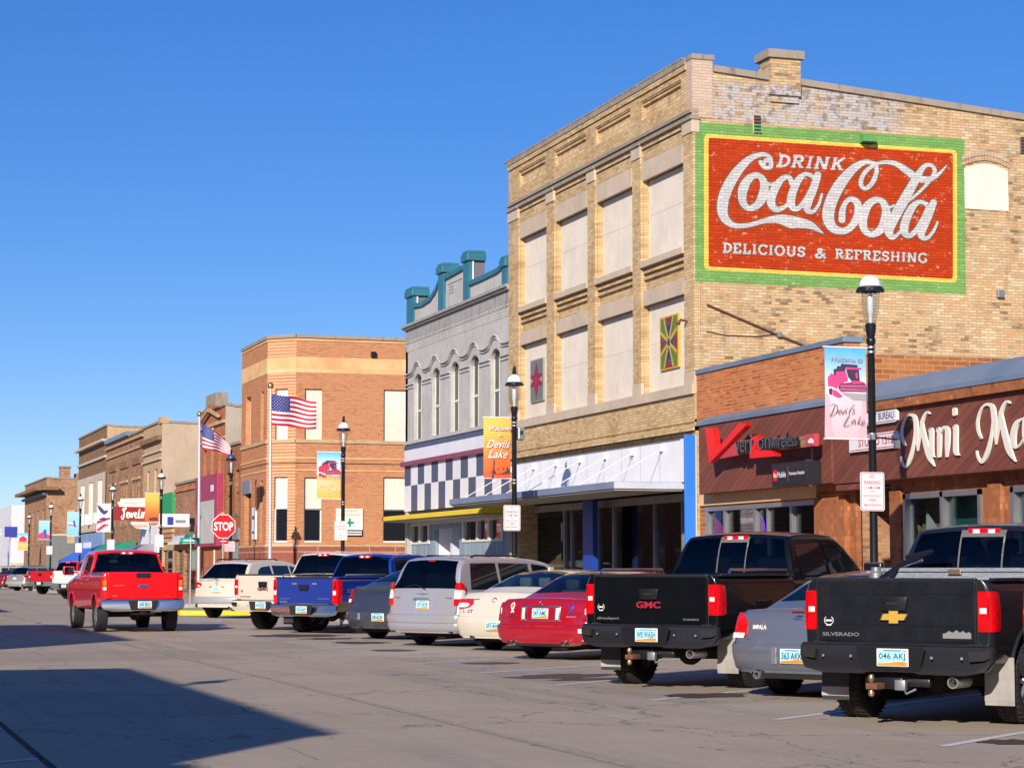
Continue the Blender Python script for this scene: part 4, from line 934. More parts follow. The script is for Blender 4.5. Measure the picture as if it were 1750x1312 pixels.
S_mall = cap_m(500, 300) + [[(790, 420, 14), (752, 450, 30), (732, 520, 36), (738, 590, 28), (768, 590, 14), (800, 540, 12)], [(806, 420, 28), (804, 520, 30), (814, 590, 14)]] + [[(872, 270, 26), (870, 430, 30), (880, 575, 14)], [(942, 250, 26), (940, 410, 30), (950, 565, 14)]]
b = MB(); solid_strokes(b, S_mini, Z5, FP + .03, .028, 'cream', 6, -1.6); solid_strokes(b, S_mall, Z5, FP + .03, .028, 'cream', 6, -1.6)
wl = b.build('wall_lettering'); tag(wl, 'big cream script letters reading Mini Mall on brown boards', 'sign')
# phone shop sign: tick, black letters and red z
V = thing('shop_sign', 'red tick and dark block letters on the phone shop fascia', 'sign', (FP, 41, 3.4))
ZV = lambda x, y, X=FX - .65: on_x(1190 + x / 5.704, 700 + y / 5.704, X)
b = MB(); P = [ZV(*q) for q in [(100, 178), (172, 180), (200, 350), (205, 400), (432, 130), (498, 132), (492, 160), (150, 516), (140, 500)]]
b.prism(P, 'x', FX - .69, FX - .56, 'neon_red'); part('tick', b, V)
b = MB(); b.prism([ZV(*q) for q in [(195, 372), (390, 310), (390, 440), (180, 480)]], 'x', FX - .60, FX - .52, 'letter_red'); b.prism([ZV(*q) for q in [(390, 300), (1060, 250), (1060, 360), (390, 430)]], 'x', FX - .58, FX - .50, 'brown'); part('backing', b, V)
b = MB()
def vt(s, x0, y0, x1, h, m='black_gloss', d=.05):
    p0 = Vector((FX - .65, *ZV(x0, y0))); p1 = Vector((FX - .65, *ZV(x1, y0 - (x1 - x0) * .10))); put_text(b, s, p0 - Vector((.03, 0, 0)), p1 - p0, (0, 0, 1), m, h=h, wid=(p1 - p0).length, bold=.02, depth=d); put_text(b, s, p0 - Vector((.058, 0, -.012)), p1 - p0, (0, 0, 1), 'steel', h=h * .93, wid=(p1 - p0).length * .985, bold=-.018)
vt('ver', 405, 425, 535, .23); vt('i', 545, 405, 572, .33); vt('on', 625, 395, 745, .23); vt('wireless', 750, 380, 1010, .26); part('lettering', b, V)
b = MB()
for q in [[(560, 268), (628, 250), (622, 300), (600, 395), (560, 405), (590, 300), (556, 300)], [(545, 420), (600, 395), (740, 395), (800, 430), (800, 452), (548, 474)]]: b.prism([ZV(*p) for p in q], 'x', FX - .71, FX - .60, 'neon_red')
part('red_letter', b, V)
b = MB(); b.prism([ZV(*q) for q in [(1066, 240), (1148, 232), (1146, 352), (1068, 360)]], 'x', FX - .66, FX - .55, 'letter_red'); b.prism([ZV(*q, FX - .67) for q in [(1085, 300), (1115, 275), (1140, 300), (1135, 325), (1090, 325)]], 'x', FX - .67, FX - .66, 'sign_white'); part('end_badge', b, V)
V2 = thing('box_sign', 'small black box sign of the phone dealer under the red tick sign', 'sign', (FP, 37.4, 2.9))
b = MB(); P = [ZV(*q, FX - .62) for q in [(735, 525), (1075, 480), (1075, 725), (735, 765)]]; y_hi, y_lo = P[0][0], P[1][0]; z_lo, z_hi = P[3][1], P[0][1]
b.rbox(FX - .62, FX - .33, y_lo, y_hi, z_lo + .02, z_hi - .01, 'black_gloss', .008); part('case', b, V2)
b = MB(); X = FX - .625; hh = (z_hi - z_lo); Wd = y_hi - y_lo
b.face([(X, y_hi - .05 * Wd, z_lo + .28 * hh), (X, y_hi - .16 * Wd, z_lo + .28 * hh), (X, y_hi - .16 * Wd, z_lo + .72 * hh), (X, y_hi - .05 * Wd, z_lo + .72 * hh)], 'neon_red')
put_text(b, 'Be', (X - .002, y_hi - .06 * Wd, z_lo + .42 * hh), (0, -1, 0), (0, 0, 1), 'sign_white', h=.13 * hh * 1.4, wid=.09 * Wd, bold=.02)
put_text(b, 'Mobile', (X - .002, y_hi - .17 * Wd, z_lo + .40 * hh), (0, -1, 0), (0, 0, 1), 'sign_white', h=.24 * hh, wid=.25 * Wd, bold=.02)
b.box(X - .001, X, y_hi - .47 * Wd, y_hi - .48 * Wd, z_lo + .2 * hh, z_lo + .82 * hh, 'alu'); put_text(b, 'Premium Retailer', (X - .002, y_hi - .51 * Wd, z_lo + .46 * hh), (0, -1, 0), (0, 0, 1), 'sign_white', h=.14 * hh, wid=.44 * Wd, bold=.02); part('lettering', b, V2)
# wall lamp with conduit beside it
b = MB(); y = ZV(1145, 400, FP)[0]; b.lathe([(0, 0), (.05, .02), (.05, .14), (.02, .2)], (FP - .06, y, 3.72), 'offwhite', 12); b.tube([(FP - .03, y, 3.72), (FP - .03, y, 2.98)], .012, 'steel', 6); b.lathe([(0, -.08), (.06, -.03), (.05, .05), (0, .07)], (FP - .07, y, 3.08), 'offwhite', 12); tag(b.build('floodlight', None, 40), 'small white wall lamp on a conduit beside the black box sign', 'wall lamp')
# two small white name boards
def name_board(name, label, pts, X, lines):
    t = thing(name, label, 'sign', (X, 33.6, 3.8)); P = [on_x(x, y, X) for x, y in pts]; y1, y0 = P[0][0], P[1][0]; z0, z1 = min(p[1] for p in P), max(p[1] for p in P)
    b = MB(); b.prism([(y1, z0), (y1, z1), (y0 + .05, z1), (y0, z1 - .06), (y0, z0 + .03), (y0 + .06, z0)], 'x', X, X + .05, 'sign_white'); part('board', b, t)
    for s, u, v, h, wd_, m in lines:
        b = MB(); put_text(b, s, (X - .004, y1 - (y1 - y0) * u, z0 + (z1 - z0) * v), (0, -1, 0), (0, 0, 1), m, h=h * (z1 - z0), wid=wd_ * (y1 - y0), bold=.02); part('lettering', b, t)
    b = MB(); b.box(X - .003, X, y0 + .06, y1 - .04, z0 + .02, z0 + .035, lines[0][5]); b.box(X - .003, X, y0 + .06, y1 - .04, z1 - .035, z1 - .02, lines[0][5]); part('border', b, t)
name_board('name_board', 'white board lettered in blue, upper of two beside the script letters', [(1474, 703), (1532, 697), (1532, 719), (1474, 728)], FP - .03, [('T BUREAU', .36, .25, .5, .56, 'slate')])
name_board('name_board', 'white board with red studio name below the blue lettered board', [(1451, 746), (1534, 739), (1534, 764), (1451, 772)], FP - .03, [('STUDIO 1312', .2, .26, .5, .72, 'letter_red')])

# ------------------------------------------------------------------ C: orange brick bank on the far corner
C = thing('bank_building', 'orange brick two storey corner building with chamfered corner and white window panels', 'building', (17.7, 86, 0))
b = MB(); HB = 11.1; Y2 = 92.6
wh_ = [(19.08, 19.83, 6.84, 8.95), (22.45, 25.5, 6.84, 9.0), (19.08, 19.83, 2.6, 5.28), (22.45, 25.5, 2.6, 5.33), (29, 32, 6.84, 9), (29, 32, 2.6, 5.33)]
b.wall('y', 86, 18.7, 45, 0, HB, wh_, .16, 'bank')
fh_ = [(87.75, 88.3, 6.84, 8.95), (90.5, 91.6, 6.84, 8.95), (87.75, 88.3, 2.6, 5.2), (90.2, 91.7, .2, 4.9)]
b.wall('x', 17.7, 87.0, Y2, 0, HB, fh_, .25, 'bank')
CH = MB(); CH.wall('y', 0, 0, math.sqrt(2), 0, HB, [(.40, 1.02, 6.84, 8.95), (.38, 1.04, 2.6, 5.3)], .16, 'bank')
def cham(mb):                                   # local (u, depth, z) -> the 45 degree face
    s_ = math.sqrt(.5); mb.v = [Vector((17.7 + (v.x + v.y) * s_, 87.0 + (-v.x + v.y) * s_, v.z)) for v in mb.v]; return mb
cham(CH); b.raw(CH.v, CH.f, 'bank')
b.face([(18.7, 86, HB), (45, 86, HB), (45, Y2, HB), (17.7, Y2, HB), (17.7, 87, HB)], 'coping'); b.box(17.95, 45, Y2 - .02, Y2, 0, HB, 'bank'); b.box(44.9, 45, 86.01, Y2 - .02, 0, HB - .01, 'bank'); part('wall', b, C)
def belt(name, z0, z1, d, m):
    b = MB(); b.box(18.7, 45, 86 - d, 86.05, z0, z1, m); b.box(17.7 - d, 17.75, 87, Y2, z0, z1, m); k = MB(); k.box(-.0, math.sqrt(2), -d, .05, z0, z1, m); cham(k); b.raw(k.v, k.f, m); return part(name, b, C)
belt('coping', 11.06, 11.2, .06, 'coping'); belt('belt_course', 10.95, 11.02, .03, 'bank_light'); belt('facing_band', 9.62, 10.27, .015, 'bank_light'); belt('belt_course', 6.70, 6.84, .06, 'tan'); belt('belt_course', 6.05, 6.10, .03, 'bank_light'); belt('belt_course', 5.55, 5.6, .03, 'bank_light'); belt('granite_base', .1, 2.42, .05, 'granite'); belt('belt_course', 2.42, 2.5, .07, 'tan'); belt('belt_course', 5.85, 5.88, .02, 'dark')
for a, c, lo, hi in wh_:
    up = lo > 5; b = MB(); b.box(a, c, 86.12, 86.16, lo if up else 3.98, hi, 'panel'); p = part('window_panel', b, C)
    if not up:
        q = MB(); q.box(a, c, 86.13, 86.15, lo, 3.98, 'glass'); q = part('window', q, C); f = MB(); f.box(a, c, 86.02, 86.14, lo, lo + .07, 'offwhite'); f.box(a, c, 86.06, 86.14, 3.93, 3.99, 'alu'); f.box(a, a + .05, 86.06, 86.14, lo, 3.98, 'alu'); f.box(c - .05, c, 86.06, 86.14, lo, 3.98, 'offwhite'); part('frame', f, q)
b = MB(); b.box(.41, 1.01, .12, .16, 6.84, 8.94, 'panel'); part('window_panel', cham(b), C); b = MB(); b.box(.39, 1.03, .12, .16, 3.98, 5.29, 'panel'); part('window_panel', cham(b), C)
b = MB(); b.box(.39, 1.03, .12, .14, 2.6, 3.98, 'glass'); p = part('window', cham(b), C); b = MB(); b.box(.39, 1.03, .02, .13, 2.6, 2.67, 'offwhite'); b.box(.39, .44, .05, .13, 2.6, 3.98, 'offwhite'); part('frame', cham(b), p)
for a, c, lo, hi in fh_:
    b = MB(); b.box(17.9, 17.95, a, c, lo, hi, 'glass' if lo < 5 else 'panel'); part('window' if lo > 1 else 'door', b, C)
b = MB(); b.box(17.64, 17.75, 90.3, 92.0, 4.75, 5.3, 'steel'); part('sign_box', b, C)
b = MB(); b.rbox(17.62, 17.7, 88.9, 89.6, 2.75, 4.1, 'sign_white', .01); b.box(17.61, 17.625, 89.0, 89.5, 3.6, 3.75, 'slate'); b.box(17.61, 17.625, 89.0, 89.5, 3.0, 3.1, 'slate'); part('notice_board', b, C)
b = MB(); x0, z0 = on_y(633, 610, 86); b.rbox(x0, x0 + .22, 85.85, 86, z0, z0 + .22, 'black', .02); part('floodlight', b, C)
sgn = thing('wall_sign', 'cream notice sign with green cross on the orange corner building flank', 'sign', (20.43, 85.95, 2.9)); b = MB(); b.box(20.43, 21.56, 85.93, 85.99, 3.12, 4.0, 'cream'); b.box(20.43, 21.56, 85.93, 85.99, 2.86, 3.1, 'black'); part('board', b, sgn)
b = MB(); 
for z, x0, x1 in [(3.86, 20.75, 21.3), (3.70, 20.6, 21.4)]:
    x = x0
    while x < x1: b.box(x, x + .05, 85.92, 85.93, z, z + .08, 'bank_light'); x += .075
b.face([(21.0, 85.92, 3.3), (21.12, 85.92, 3.42), (21.0, 85.92, 3.54), (20.88, 85.92, 3.42)], 'green_sign'); b.box(20.96, 21.04, 85.915, 85.92, 3.25, 3.6, 'green_sign'); b.box(20.82, 21.18, 85.912, 85.92, 3.38, 3.46, 'green_sign')
for z in (3.0, 2.9):
    x = 20.75
    while x < 21.48: b.box(x, x + .04, 85.92, 85.93, z, z + .065, 'sign_white'); x += .052
part('lettering', b, sgn)

# ------------------------------------------------------------------ the blocks beyond the crossing
def block(name, label, y0, y1, z, m, wins=(), side=None, cornice=None, base=None, slope=0.0, X=FX, depth=28, glassm='glass', frame='brown_frame'):
    t = thing(name, label, 'building', (X, y0, 0)); b = MB(); b.wall('x', X, y0, y1, 0, z, [w[:4] for w in wins], .2, m)
    sm = side or m; b.prism([(X + .21, 0), (X + depth, 0), (X + depth, z - slope - .3), (X + .21, z - .05)], 'y', y0, y0 + .3, sm); b.prism([(X + .21, 0), (X + depth, 0), (X + depth, z - slope - .3), (X + .21, z - .05)], 'y', y1 - .3, y1, sm)
    b.box(X, X + .21, y0, y0 + .01, 0, z, sm); b.face([(X, y0, z - .1), (X + depth, y0, z - .4 - slope), (X + depth, y1, z - .4 - slope), (X, y1, z - .1)], 'coping'); part('wall', b, t)
    b = MB(); b.box(X - .08, X + .35, y0 - .03, y1 + .03, z - .02, z + .1, 'coping'); b.prism([(X + .35, z - .07), (X + depth, z - slope - .32), (X + depth, z - slope - .2), (X + .35, z + .05)], 'y', y0 - .05, y0 + .35, 'coping'); part('coping', b, t)
    for c in cornice or []: b = MB(); b.box(X - c[2], X, y0, y1, c[0], c[1], c[3]); part('cornice', b, t)
    for w_ in wins:
        g_ = MB(); g_.box(X + .15, X + .19, w_[0], w_[1], w_[2], w_[3], w_[4] if len(w_) > 4 else glassm); q = part('window', g_, t)
        f = MB(); f.box(X + .12, X + .15, w_[0], w_[0] + .06, w_[2], w_[3], frame); f.box(X + .12, X + .15, w_[1] - .06, w_[1], w_[2], w_[3], frame); f.box(X + .06, X + .15, w_[0], w_[1], (w_[2] + w_[3]) / 2 - .03, (w_[2] + w_[3]) / 2 + .03, frame); f.box(X - .04, X + .15, w_[0], w_[1], w_[2] - .1, w_[2], frame); part('frame', f, q)
    return t
D1 = block('shop_building', 'narrow orange brown brick shop building next to the corner building', 92.6, 96.5, 7.05, 'tiles', [(93.0, 93.9, 3.95, 5.9), (95.1, 96.1, 3.85, 5.85), (93.0, 95.9, .4, 2.7)], side='bank')
b = MB(); b.box(17.6, 17.7, 92.7, 96.4, 2.8, 3.3, 'steel'); b.box(17.62, 17.7, 93.1, 96, 2.95, 3.15, 'teal_cloth'); part('fascia', b, D1)
D2 = block('victorian_building', 'tall red brick two storey building with small gable and cement side wall', 96.5, 103.2, 9.0, 'redbrick', [(97.4, 98.2, 4.3, 7.2), (99.4, 100.2, 4.3, 7.2), (101.4, 102.2, 4.3, 7.2)], side='grey_stucco', cornice=[(8.2, 8.35, .12, 'tan'), (7.5, 7.6, .08, 'tan'), (3.95, 4.1, .1, 'tan')])
b = MB(); b.prism([(97.6, 9.0), (102.2, 9.0), (99.9, 9.3)], 'x', 17.55, 17.9, 'redbrick'); b.prism([(97.4, 8.5), (99.9, 8.95), (102.4, 8.5), (102.4, 8.62), (99.9, 9.1), (97.4, 8.62)], 'x', 17.45, 17.6, 'tan'); b.box(17.6, 18.2, 98.6, 101.2, 9.1, 9.75, 'coping'); b.rbox(17.6, 17.68, 99.3, 100.5, 7.75, 8.15, 'tan', .02); part('gable', b, D2)
b = MB(); b.rbox(17.45, 17.7, 97.0, 103.0, 2.55, 5.9, 'maroon_sign', .02); b.box(17.43, 17.46, 97.8, 101.6, 2.7, 4.7, 'grey_paint'); b.box(17.42, 17.46, 98.0, 98.6, 5.1, 5.4, 'offwhite'); part('sign_panel', b, D2)
b = MB(); b.box(17.72, 17.76, 97.2, 102.8, .2, 2.3, 'dark'); b.box(17.65, 17.72, 98.8, 98.9, .2, 2.4, 'offwhite'); part('shop_front', b, D2)
M_s = 0
D3 = block('shop_building', 'low plain brown brick shop with small white projecting sign', 103.2, 110.5, 5.85, 'brown', [(104, 107.5, .5, 2.4), (108, 109.8, .2, 2.5)], cornice=[(5.45, 5.6, .08, 'orange')])
b = MB(); b.box(17.3, 17.7, 103.3, 110.4, 2.75, 2.9, 'offwhite'); b.box(17.55, 17.7, 103.3, 110.4, 2.9, 3.2, 'canopy_pale'); part('canopy', b, D3)
D4 = block('shop_building', 'low sandstone shop front with green sign board above', 110.5, 115.4, 5.35, 'tan', [(111.2, 114.6, .5, 2.5)])
b = MB(); b.box(17.55, 17.69, 110.7, 115.2, 4.2, 5.5, 'green_plain'); part('sign_board', b, D4)
b = MB()
for k in range(5): b.box(17.56 - .02 * (k % 2), 17.69, 110.6, 115.3, 2.9 + k * .25, 3.1 + k * .25, 'bank' if k % 2 else 'tan')
part('stone_courses', b, D4)
D5 = block('brick_building', 'narrow tan brick two storey building with long blank stucco side wall', 115.4, 122.2, 9.5, 'tan', [(116.9, 117.9, 4.0, 7.0, 'panel'), (119.7, 120.7, 4.0, 7.0, 'panel')], side='stucco', cornice=[(8.5, 8.75, .25, 'darkbrick'), (7.9, 8.0, .1, 'stone'), (7.45, 7.55, .12, 'stone')], slope=.6)
b = MB(); b.box(17.6, 18.1, 115.36, 116.2, 9.4, 9.75, 'tan'); part('corner_pier', b, D5)
b = MB(); b.box(17.55, 17.69, 115.5, 122, 2.4, 3.9, 'check_white'); part('sign_board', b, D5)
wb = []
for y in (123.4, 128.6, 133.8):
    for k in range(3): wb.append((y + k * 1.15, y + k * 1.15 + .7, 4.1, 6.6))
D6 = block('brick_building', 'wide reddish brown brick two storey building with arched window groups', 122.2, 138.5, 9.45, 'brown', wb, cornice=[(9.1, 9.2, .15, 'tan'), (8.5, 8.62, .1, 'tan')])
b = MB()
for y in (123.2, 128.4, 133.6): b.box(17.62, 17.69, y, y + 3.4, 7.6, 8.0, 'darkbrick'); b.box(17.62, 17.69, y, y + 3.4, 6.7, 6.85, 'tan')
part('brick_panel', b, D6)
b = MB(); b.box(17.5, 18.2, 128, 138.4, 9.5, 9.75, 'flash'); part('roof_flashing', b, D6)
we = [(140.2, 142.6, 4.5, 7.3), (145.0, 147.4, 4.5, 7.3), (149.8, 152.2, 4.5, 7.3)]
D7 = block('brick_building', 'tall dark brick building with pale stone window bays and stone belts', 138.5, 154.0, 10.75, 'darkbrick', we, side='tan', cornice=[(9.75, 9.9, .35, 'stone'), (8.7, 8.85, .15, 'stone'), (4.0, 4.2, .2, 'stone')])
b = MB(); b.wall('x', 17.64, 138.5, 154.0, 4.2, 7.8, [(y - .05, z + .05, 4.45, 7.35) for y, z, _, _ in we], .06, 'stone')
for y, z, _, _ in we: b.box(17.6, 17.8, y + .75, y + .85, 4.5, 7.3, 'offwhite'); b.box(17.6, 17.8, y + 1.55, y + 1.65, 4.5, 7.3, 'offwhite')
part('stone_bay', b, D7)
for y in (141.4, 146.2): b = MB(); b.rbox(17.3, 17.75, y, y + .7, 4.5, 5.2, 'sign_white', .02); part('air_conditioner', b, D7)
b = MB(); b.box(17.5, 17.69, 138.7, 153.8, 1.9, 3.9, 'mural_sky'); b.box(17.47, 17.5, 144.5, 148.5, 2.5, 3.3, 'sign_white'); part('sign_board', b, D7)
D8 = block('bank_building', 'orange brown brick corner building with dark cornice beyond the second crossing', 176, 195, 8.9, 'brown', [(178, 179.5, 3.6, 6.4), (182, 183.5, 3.6, 6.4), (186, 187.5, 3.6, 6.4), (190, 191.5, 3.6, 6.4)], side='brown', cornice=[(7.9, 8.15, .9, 'darkbrick'), (7.5, 7.7, .3, 'slate')])
b = MB(); b.box(17.3, 18.6, 175.2, 176, 7.9, 8.15, 'darkbrick')
for x0, x1 in [(19.4, 20.0), (21.2, 21.8), (24.6, 27)]: b.box(x0, x1, 175.9, 176, 3.6, 6.3, 'tan')
b.box(22.5, 28, 175.85, 176, 3.0, 6.2, 'stone'); b.box(23.0, 24.6, 175.8, 175.9, 3.7, 5.6, 'glass'); b.box(17.7, 40, 175.93, 176, 0, 4.2, 'slate_grey'); b.box(17.7, 40, 175.9, 176, 4.2, 4.35, 'stone'); part('side_openings', b, D8)
b = MB(); b.box(19.0, 19.8, 178, 179.2, 8.8, 9.9, 'brown'); b.box(18.95, 19.85, 177.9, 179.3, 9.85, 9.98, 'coping'); b.box(20.3, 22.5, 178, 180, 8.5, 9.4, 'brown'); part('chimney', b, D8)
D9 = thing('white_building', 'far white gabled building end with blue and pink signs', 'building', (16.2, 232, 0)); b = MB(); WX = on_y(19, 900, 232)[0]; b.box(WX, 30, 232, 250, 0, 8.3, 'white_far'); part('wall', b, D9)
b = MB(); b.box(WX + .6, 19, 231.9, 232, 4.9, 6.0, 'slate_blue'); b.box(16.5, 17.1, 231.87, 231.9, 5.15, 5.35, 'sign_white'); b.box(17.0, 17.6, 231.87, 231.9, 5.5, 5.7, 'sign_white'); b.box(17.9, 18.7, 231.87, 231.9, 5.15, 5.3, 'sign_white'); b.face([(18.1, 231.88, 5.3), (18.5, 231.88, 5.3), (18.6, 231.88, 5.8)], 'sign_white'); b.box(17.3, 18.3, 231.88, 232, 2.6, 4.8, 'pinkpaper'); b.box(WX, 30, 231.85, 232, 1.9, 2.2, 'stone'); b.box(15.5, 17.5, 231.85, 232, 0.2, 1.6, 'slate_grey'); part('sign_board', b, D9)
for i, (x, y, z, m_) in enumerate([(15, 262, 6.5, 'brown'), (16, 285, 8, 'tan'), (14, 310, 5.5, 'stucco')]):
    block('brick_building', ['distant low brown brick building past the white one', 'distant tan brick building near the street end', 'distant beige building at the end of the street'][i], y, y + 18, z, m_, X=x)
# awnings and projecting signs
b = MB(); b.prism([(17.6, 3.0), (16.0, 2.1), (15.95, 1.75), (15.97, 1.75), (16.02, 2.08), (17.6, 2.9)], 'y', 139.0, 150.0, 'blue_awn'); b.prism([(17.6, 2.95), (16.0, 2.06), (15.96, 1.8), (17.6, 2.3)], 'y', 139.0, 139.05, 'blue_awn')
for k in range(8): b.tube([(16.0, 139 + k * 1.5, 2.06), (17.5, 139 + k * 1.5, 2.9)], .03, 'slate', 5)
tag(b.build('awning'), 'bright blue canvas awning on the tall dark brick building', 'awning')
b = MB()
arc = [(17.6 - 1.7 * math.cos(R(a)), 2.1 + 1.0 * math.sin(R(a))) for a in range(0, 91, 15)]
b.prism([(17.6, 2.1)] + arc, 'y', 124.0, 134.0, 'green_awn'); tag(b.build('awning'), 'rounded green canvas awning below the jewelry sign', 'awning')
b = MB(); arc = [(17.6 - 1.3 * math.cos(R(a)), 2.0 + .9 * math.sin(R(a))) for a in range(0, 91, 15)]; b.prism([(17.6, 2.0)] + arc, 'y', 116.6, 122.0, 'steel'); b.box(16.5, 17.4, 116.55, 116.6, 2.1, 2.5, 'dark'); tag(b.build('awning'), 'small grey rounded awning next to the green one', 'awning')
J = thing('projecting_sign', 'red and white projecting jewelry sign with white script', 'sign', (17.6, 119.5, 3.5))
b = MB(); x0, z0 = on_y(195, 890, 119.5); x1, z1 = on_y(247, 866, 119.5); b.box(x0, 17.65, 119.4, 119.6, z0 + .05, z1, 'sign_red_dk'); b.prism([(x0 + .3, z1), (x0 + .15, z1 + .25), (x0 + .3, z1 + .28), (x0 + .35, z1 + .45), (17.65, z1 + .5), (17.65, z1)], 'y', 119.42, 119.58, 'cream'); b.prism([(x0 + .9, z0 - .05), (x0 + .95, z0 - .18), (x0 + 1.2, z0 - .4), (17.65, z0 - .45), (17.65, z0 - .05)], 'y', 119.42, 119.58, 'cream'); part('board', b, J)
b = MB(); hh = z1 - z0
JW = [[(10, 12, 5), (8, 4, 5), (14, 0, 6), (20, 6, 7), (24, 40, 8), (34, 44, 8), (14, 40, 5), (20, 32, 4)], [(34, 10, 4), (42, 16, 5), (46, 24, 5), (38, 26, 5), (36, 14, 6), (42, 4, 5), (50, 10, 4)], [(52, 26, 6), (54, 6, 6), (62, 24, 6), (64, 6, 6), (72, 26, 5), (76, 22, 4)], [(78, 12, 4), (88, 20, 5), (84, 27, 5), (78, 14, 6), (86, 4, 5), (94, 10, 4)], [(96, 14, 4), (104, 42, 6), (98, 6, 6), (106, 6, 4)], [(110, 6, 4), (118, 28, 6), (122, 18, 5), (114, 4, 5), (110, 8, 4)], [(124, 4, 5), (128, 26, 6), (138, 24, 5)]]
kx = (17.55 - x0 - .3) / 145
for k, s_ in enumerate(JW):
    for j, q in enumerate(ribbon([(x, y * 1.0, w_ * 1.15) for x, y, w_ in s_], 5)): b.face([(x0 + .3 + p[0] * kx, 119.39 - k * .002 - (j % 16) * 1e-4, z0 + .13 + p[1] * hh * .0165) for p in q], 'cream')

for k_ in range(6): b.box(x0 + .55 + k_ * .13, x0 + .62 + k_ * .13, 119.4, 119.41, z1 + .14, z1 + .27, 'stone')
for k_ in range(3): b.box(x0 + 1.05, 17.6, 119.4, 119.41, z0 - .2 - k_ * .08, z0 - .17 - k_ * .08, 'letter_red')
part('lettering', b, J)
J2 = thing('box_sign', 'small white lit box sign with blue mark on the low brown shop', 'sign', (17.4, 106, 3.3)); b = MB(); b.rbox(15.9, 17.4, 104.2, 104.6, 3.55, 4.2, 'sign_white', .03); b.box(17.4, 17.7, 104.3, 104.5, 3.7, 4.0, 'black'); part('case', b, J2); b = MB(); b.face([(16.3, 104.19, 3.65), (16.6, 104.19, 3.65), (16.6, 104.19, 4.05), (16.3, 104.19, 4.05)], 'slate_blue'); b.face([(16.7, 104.19, 3.75), (17.2, 104.19, 3.75), (17.2, 104.19, 3.9), (16.7, 104.19, 3.9)], 'steel'); part('emblem', b, J2)

# ------------------------------------------------------------------ the other side of the street (outside the picture: they shade the road; low shop and far red block are added to darken reflections)
for i, (y0, y1, z, m_) in enumerate([(4.1, 17.6, 7.85, 'brown'), (27.6, 41.0, 9.3, 'tan'), (58.5, 71, 9.4, 'redbrick'), (-30, 4.0, 6.5, 'brown'), (17.7, 27.5, 4.2, 'darkbrick'), (72, 100, 6, 'brown'), (100.2, 170, 9, 'redbrick')]):
    t = thing('brick_building', ['brown brick building across the street casting the big pointed shadow', 'tan brick building across the street casting the second shadow band', 'red brick building across the street casting the farthest shadow band', 'brown brick building across the street behind the camera', 'low dark brick shop added across the street to darken reflections', 'long low brown building far along the other side of the street', 'long red brick block added far along the other side to darken reflections'][i], 'building', (-5.9, y0, 0))
    b = MB(); hs_ = [(y0 + 1 + k * 3, y0 + 2.4 + k * 3, 4.6, min(6.6, z - .6)) for k in range(int((y1 - y0 - 1) / 3))]
    b.wall('x', -6.2, y0, y1, 0, z, [], .1, m_); b.box(-26, -5.9, y0, y1, 0, z, m_); part('wall', b, t)
    b = MB()
    for h in hs_:
        if z > 6: b.box(-5.9, -5.86, h[0], h[1], h[2], h[3], 'glass')
        b.box(-5.9, -5.85, h[0], h[1], .6, 2.6, 'glass')
    part('window', b, t); b = MB(); b.box(-26.05, -5.8, y0 - .05, y1 + .05, z, z + .12, 'coping'); part('coping', b, t)

# ------------------------------------------------------------------ street lamps, banners and parking signs
M['lens_clear'] = glass_clear('lamp glass', (.82, .84, .86))
LX = 15.0
def lamp(name, label, x, y, finial=True, pale=True, h=5.91):
    t = thing(name, label, 'street lamp', (x, y, .15), 0, 'street lamps along the kerb'); b = MB()
    b.lathe([(.16, 0), (.16, .12), (.12, .2), (.10, .9), (.075, 1.0), (.062, 1.1), (.055, 4.85), (.07, 4.87), (.07, 4.93), (.055, 4.95), (.075, 5.05), (.085, 5.15), (.06, 5.17), (0, 5.17)], (x, y, .0 + .15 - .15), 'black', 16)
    for z in (4.72, 4.79, 3.49, 3.42, 2.9, 2.4): b.lathe([(.056, z), (.066, z), (.066, z + .03), (.056, z + .03)], (x, y, 0), 'steel', 12)
    part('pole', b, t, 40)
    b = MB(); b.lathe([(.075, 5.17), (.115, 5.3), (.135, 5.45), (.135, 5.66)], (x, y, 0), 'lens_clear', 20); part('lamp_glass', b, t, 40)
    b = MB(); b.lathe([(.03, 5.17), (.035, 5.3), (.05, 5.33), (.05, 5.55), (.03, 5.6), (0, 5.6)], (x, y, 0), 'sign_white', 10); part('bulb', b, t, 40)
    b = MB(); b.lathe([(.135, 5.64), (.20, 5.65), (.20, 5.70), (.165, 5.72), (0, 5.715)], (x, y, 0), 'black', 24)
    for k in range(18): a = k * math.pi / 9; b.box(x + .2 * math.cos(a) - .012, x + .2 * math.cos(a) + .012, y + .2 * math.sin(a) - .012, y + .2 * math.sin(a) + .012, 5.64, 5.67, 'black')
    part('rim', b, t)
    b = MB(); b.lathe([(.165, 5.722)] + [(.165 * math.cos(R(a)), 5.73 + .17 * math.sin(R(a))) for a in range(0, 91, 10)], (x, y, 0), 'globe_white' if pale else 'slate_gloss', 24); part('lamp_cap', b, t, 40)
    if finial: b = MB(); b.lathe([(.0, 6.02), (.03, 6.0), (.045, 5.97), (.06, 5.94), (.03, 5.9), (.05, 5.885)] + [(.05, 5.88), (0, 5.88)], (x, y, 0), 'black', 12); b.lathe([(.0, 6.10), (.035, 6.07), (.045, 6.03), (.03, 5.99), (0, 5.98)], (x, y, 0), 'black', 12); part('finial', b, t, 40)
    return t
M['slate_gloss'] = mat('dark blue lamp cap', (.05, .07, .16), .3, coat=.5, var=.05)
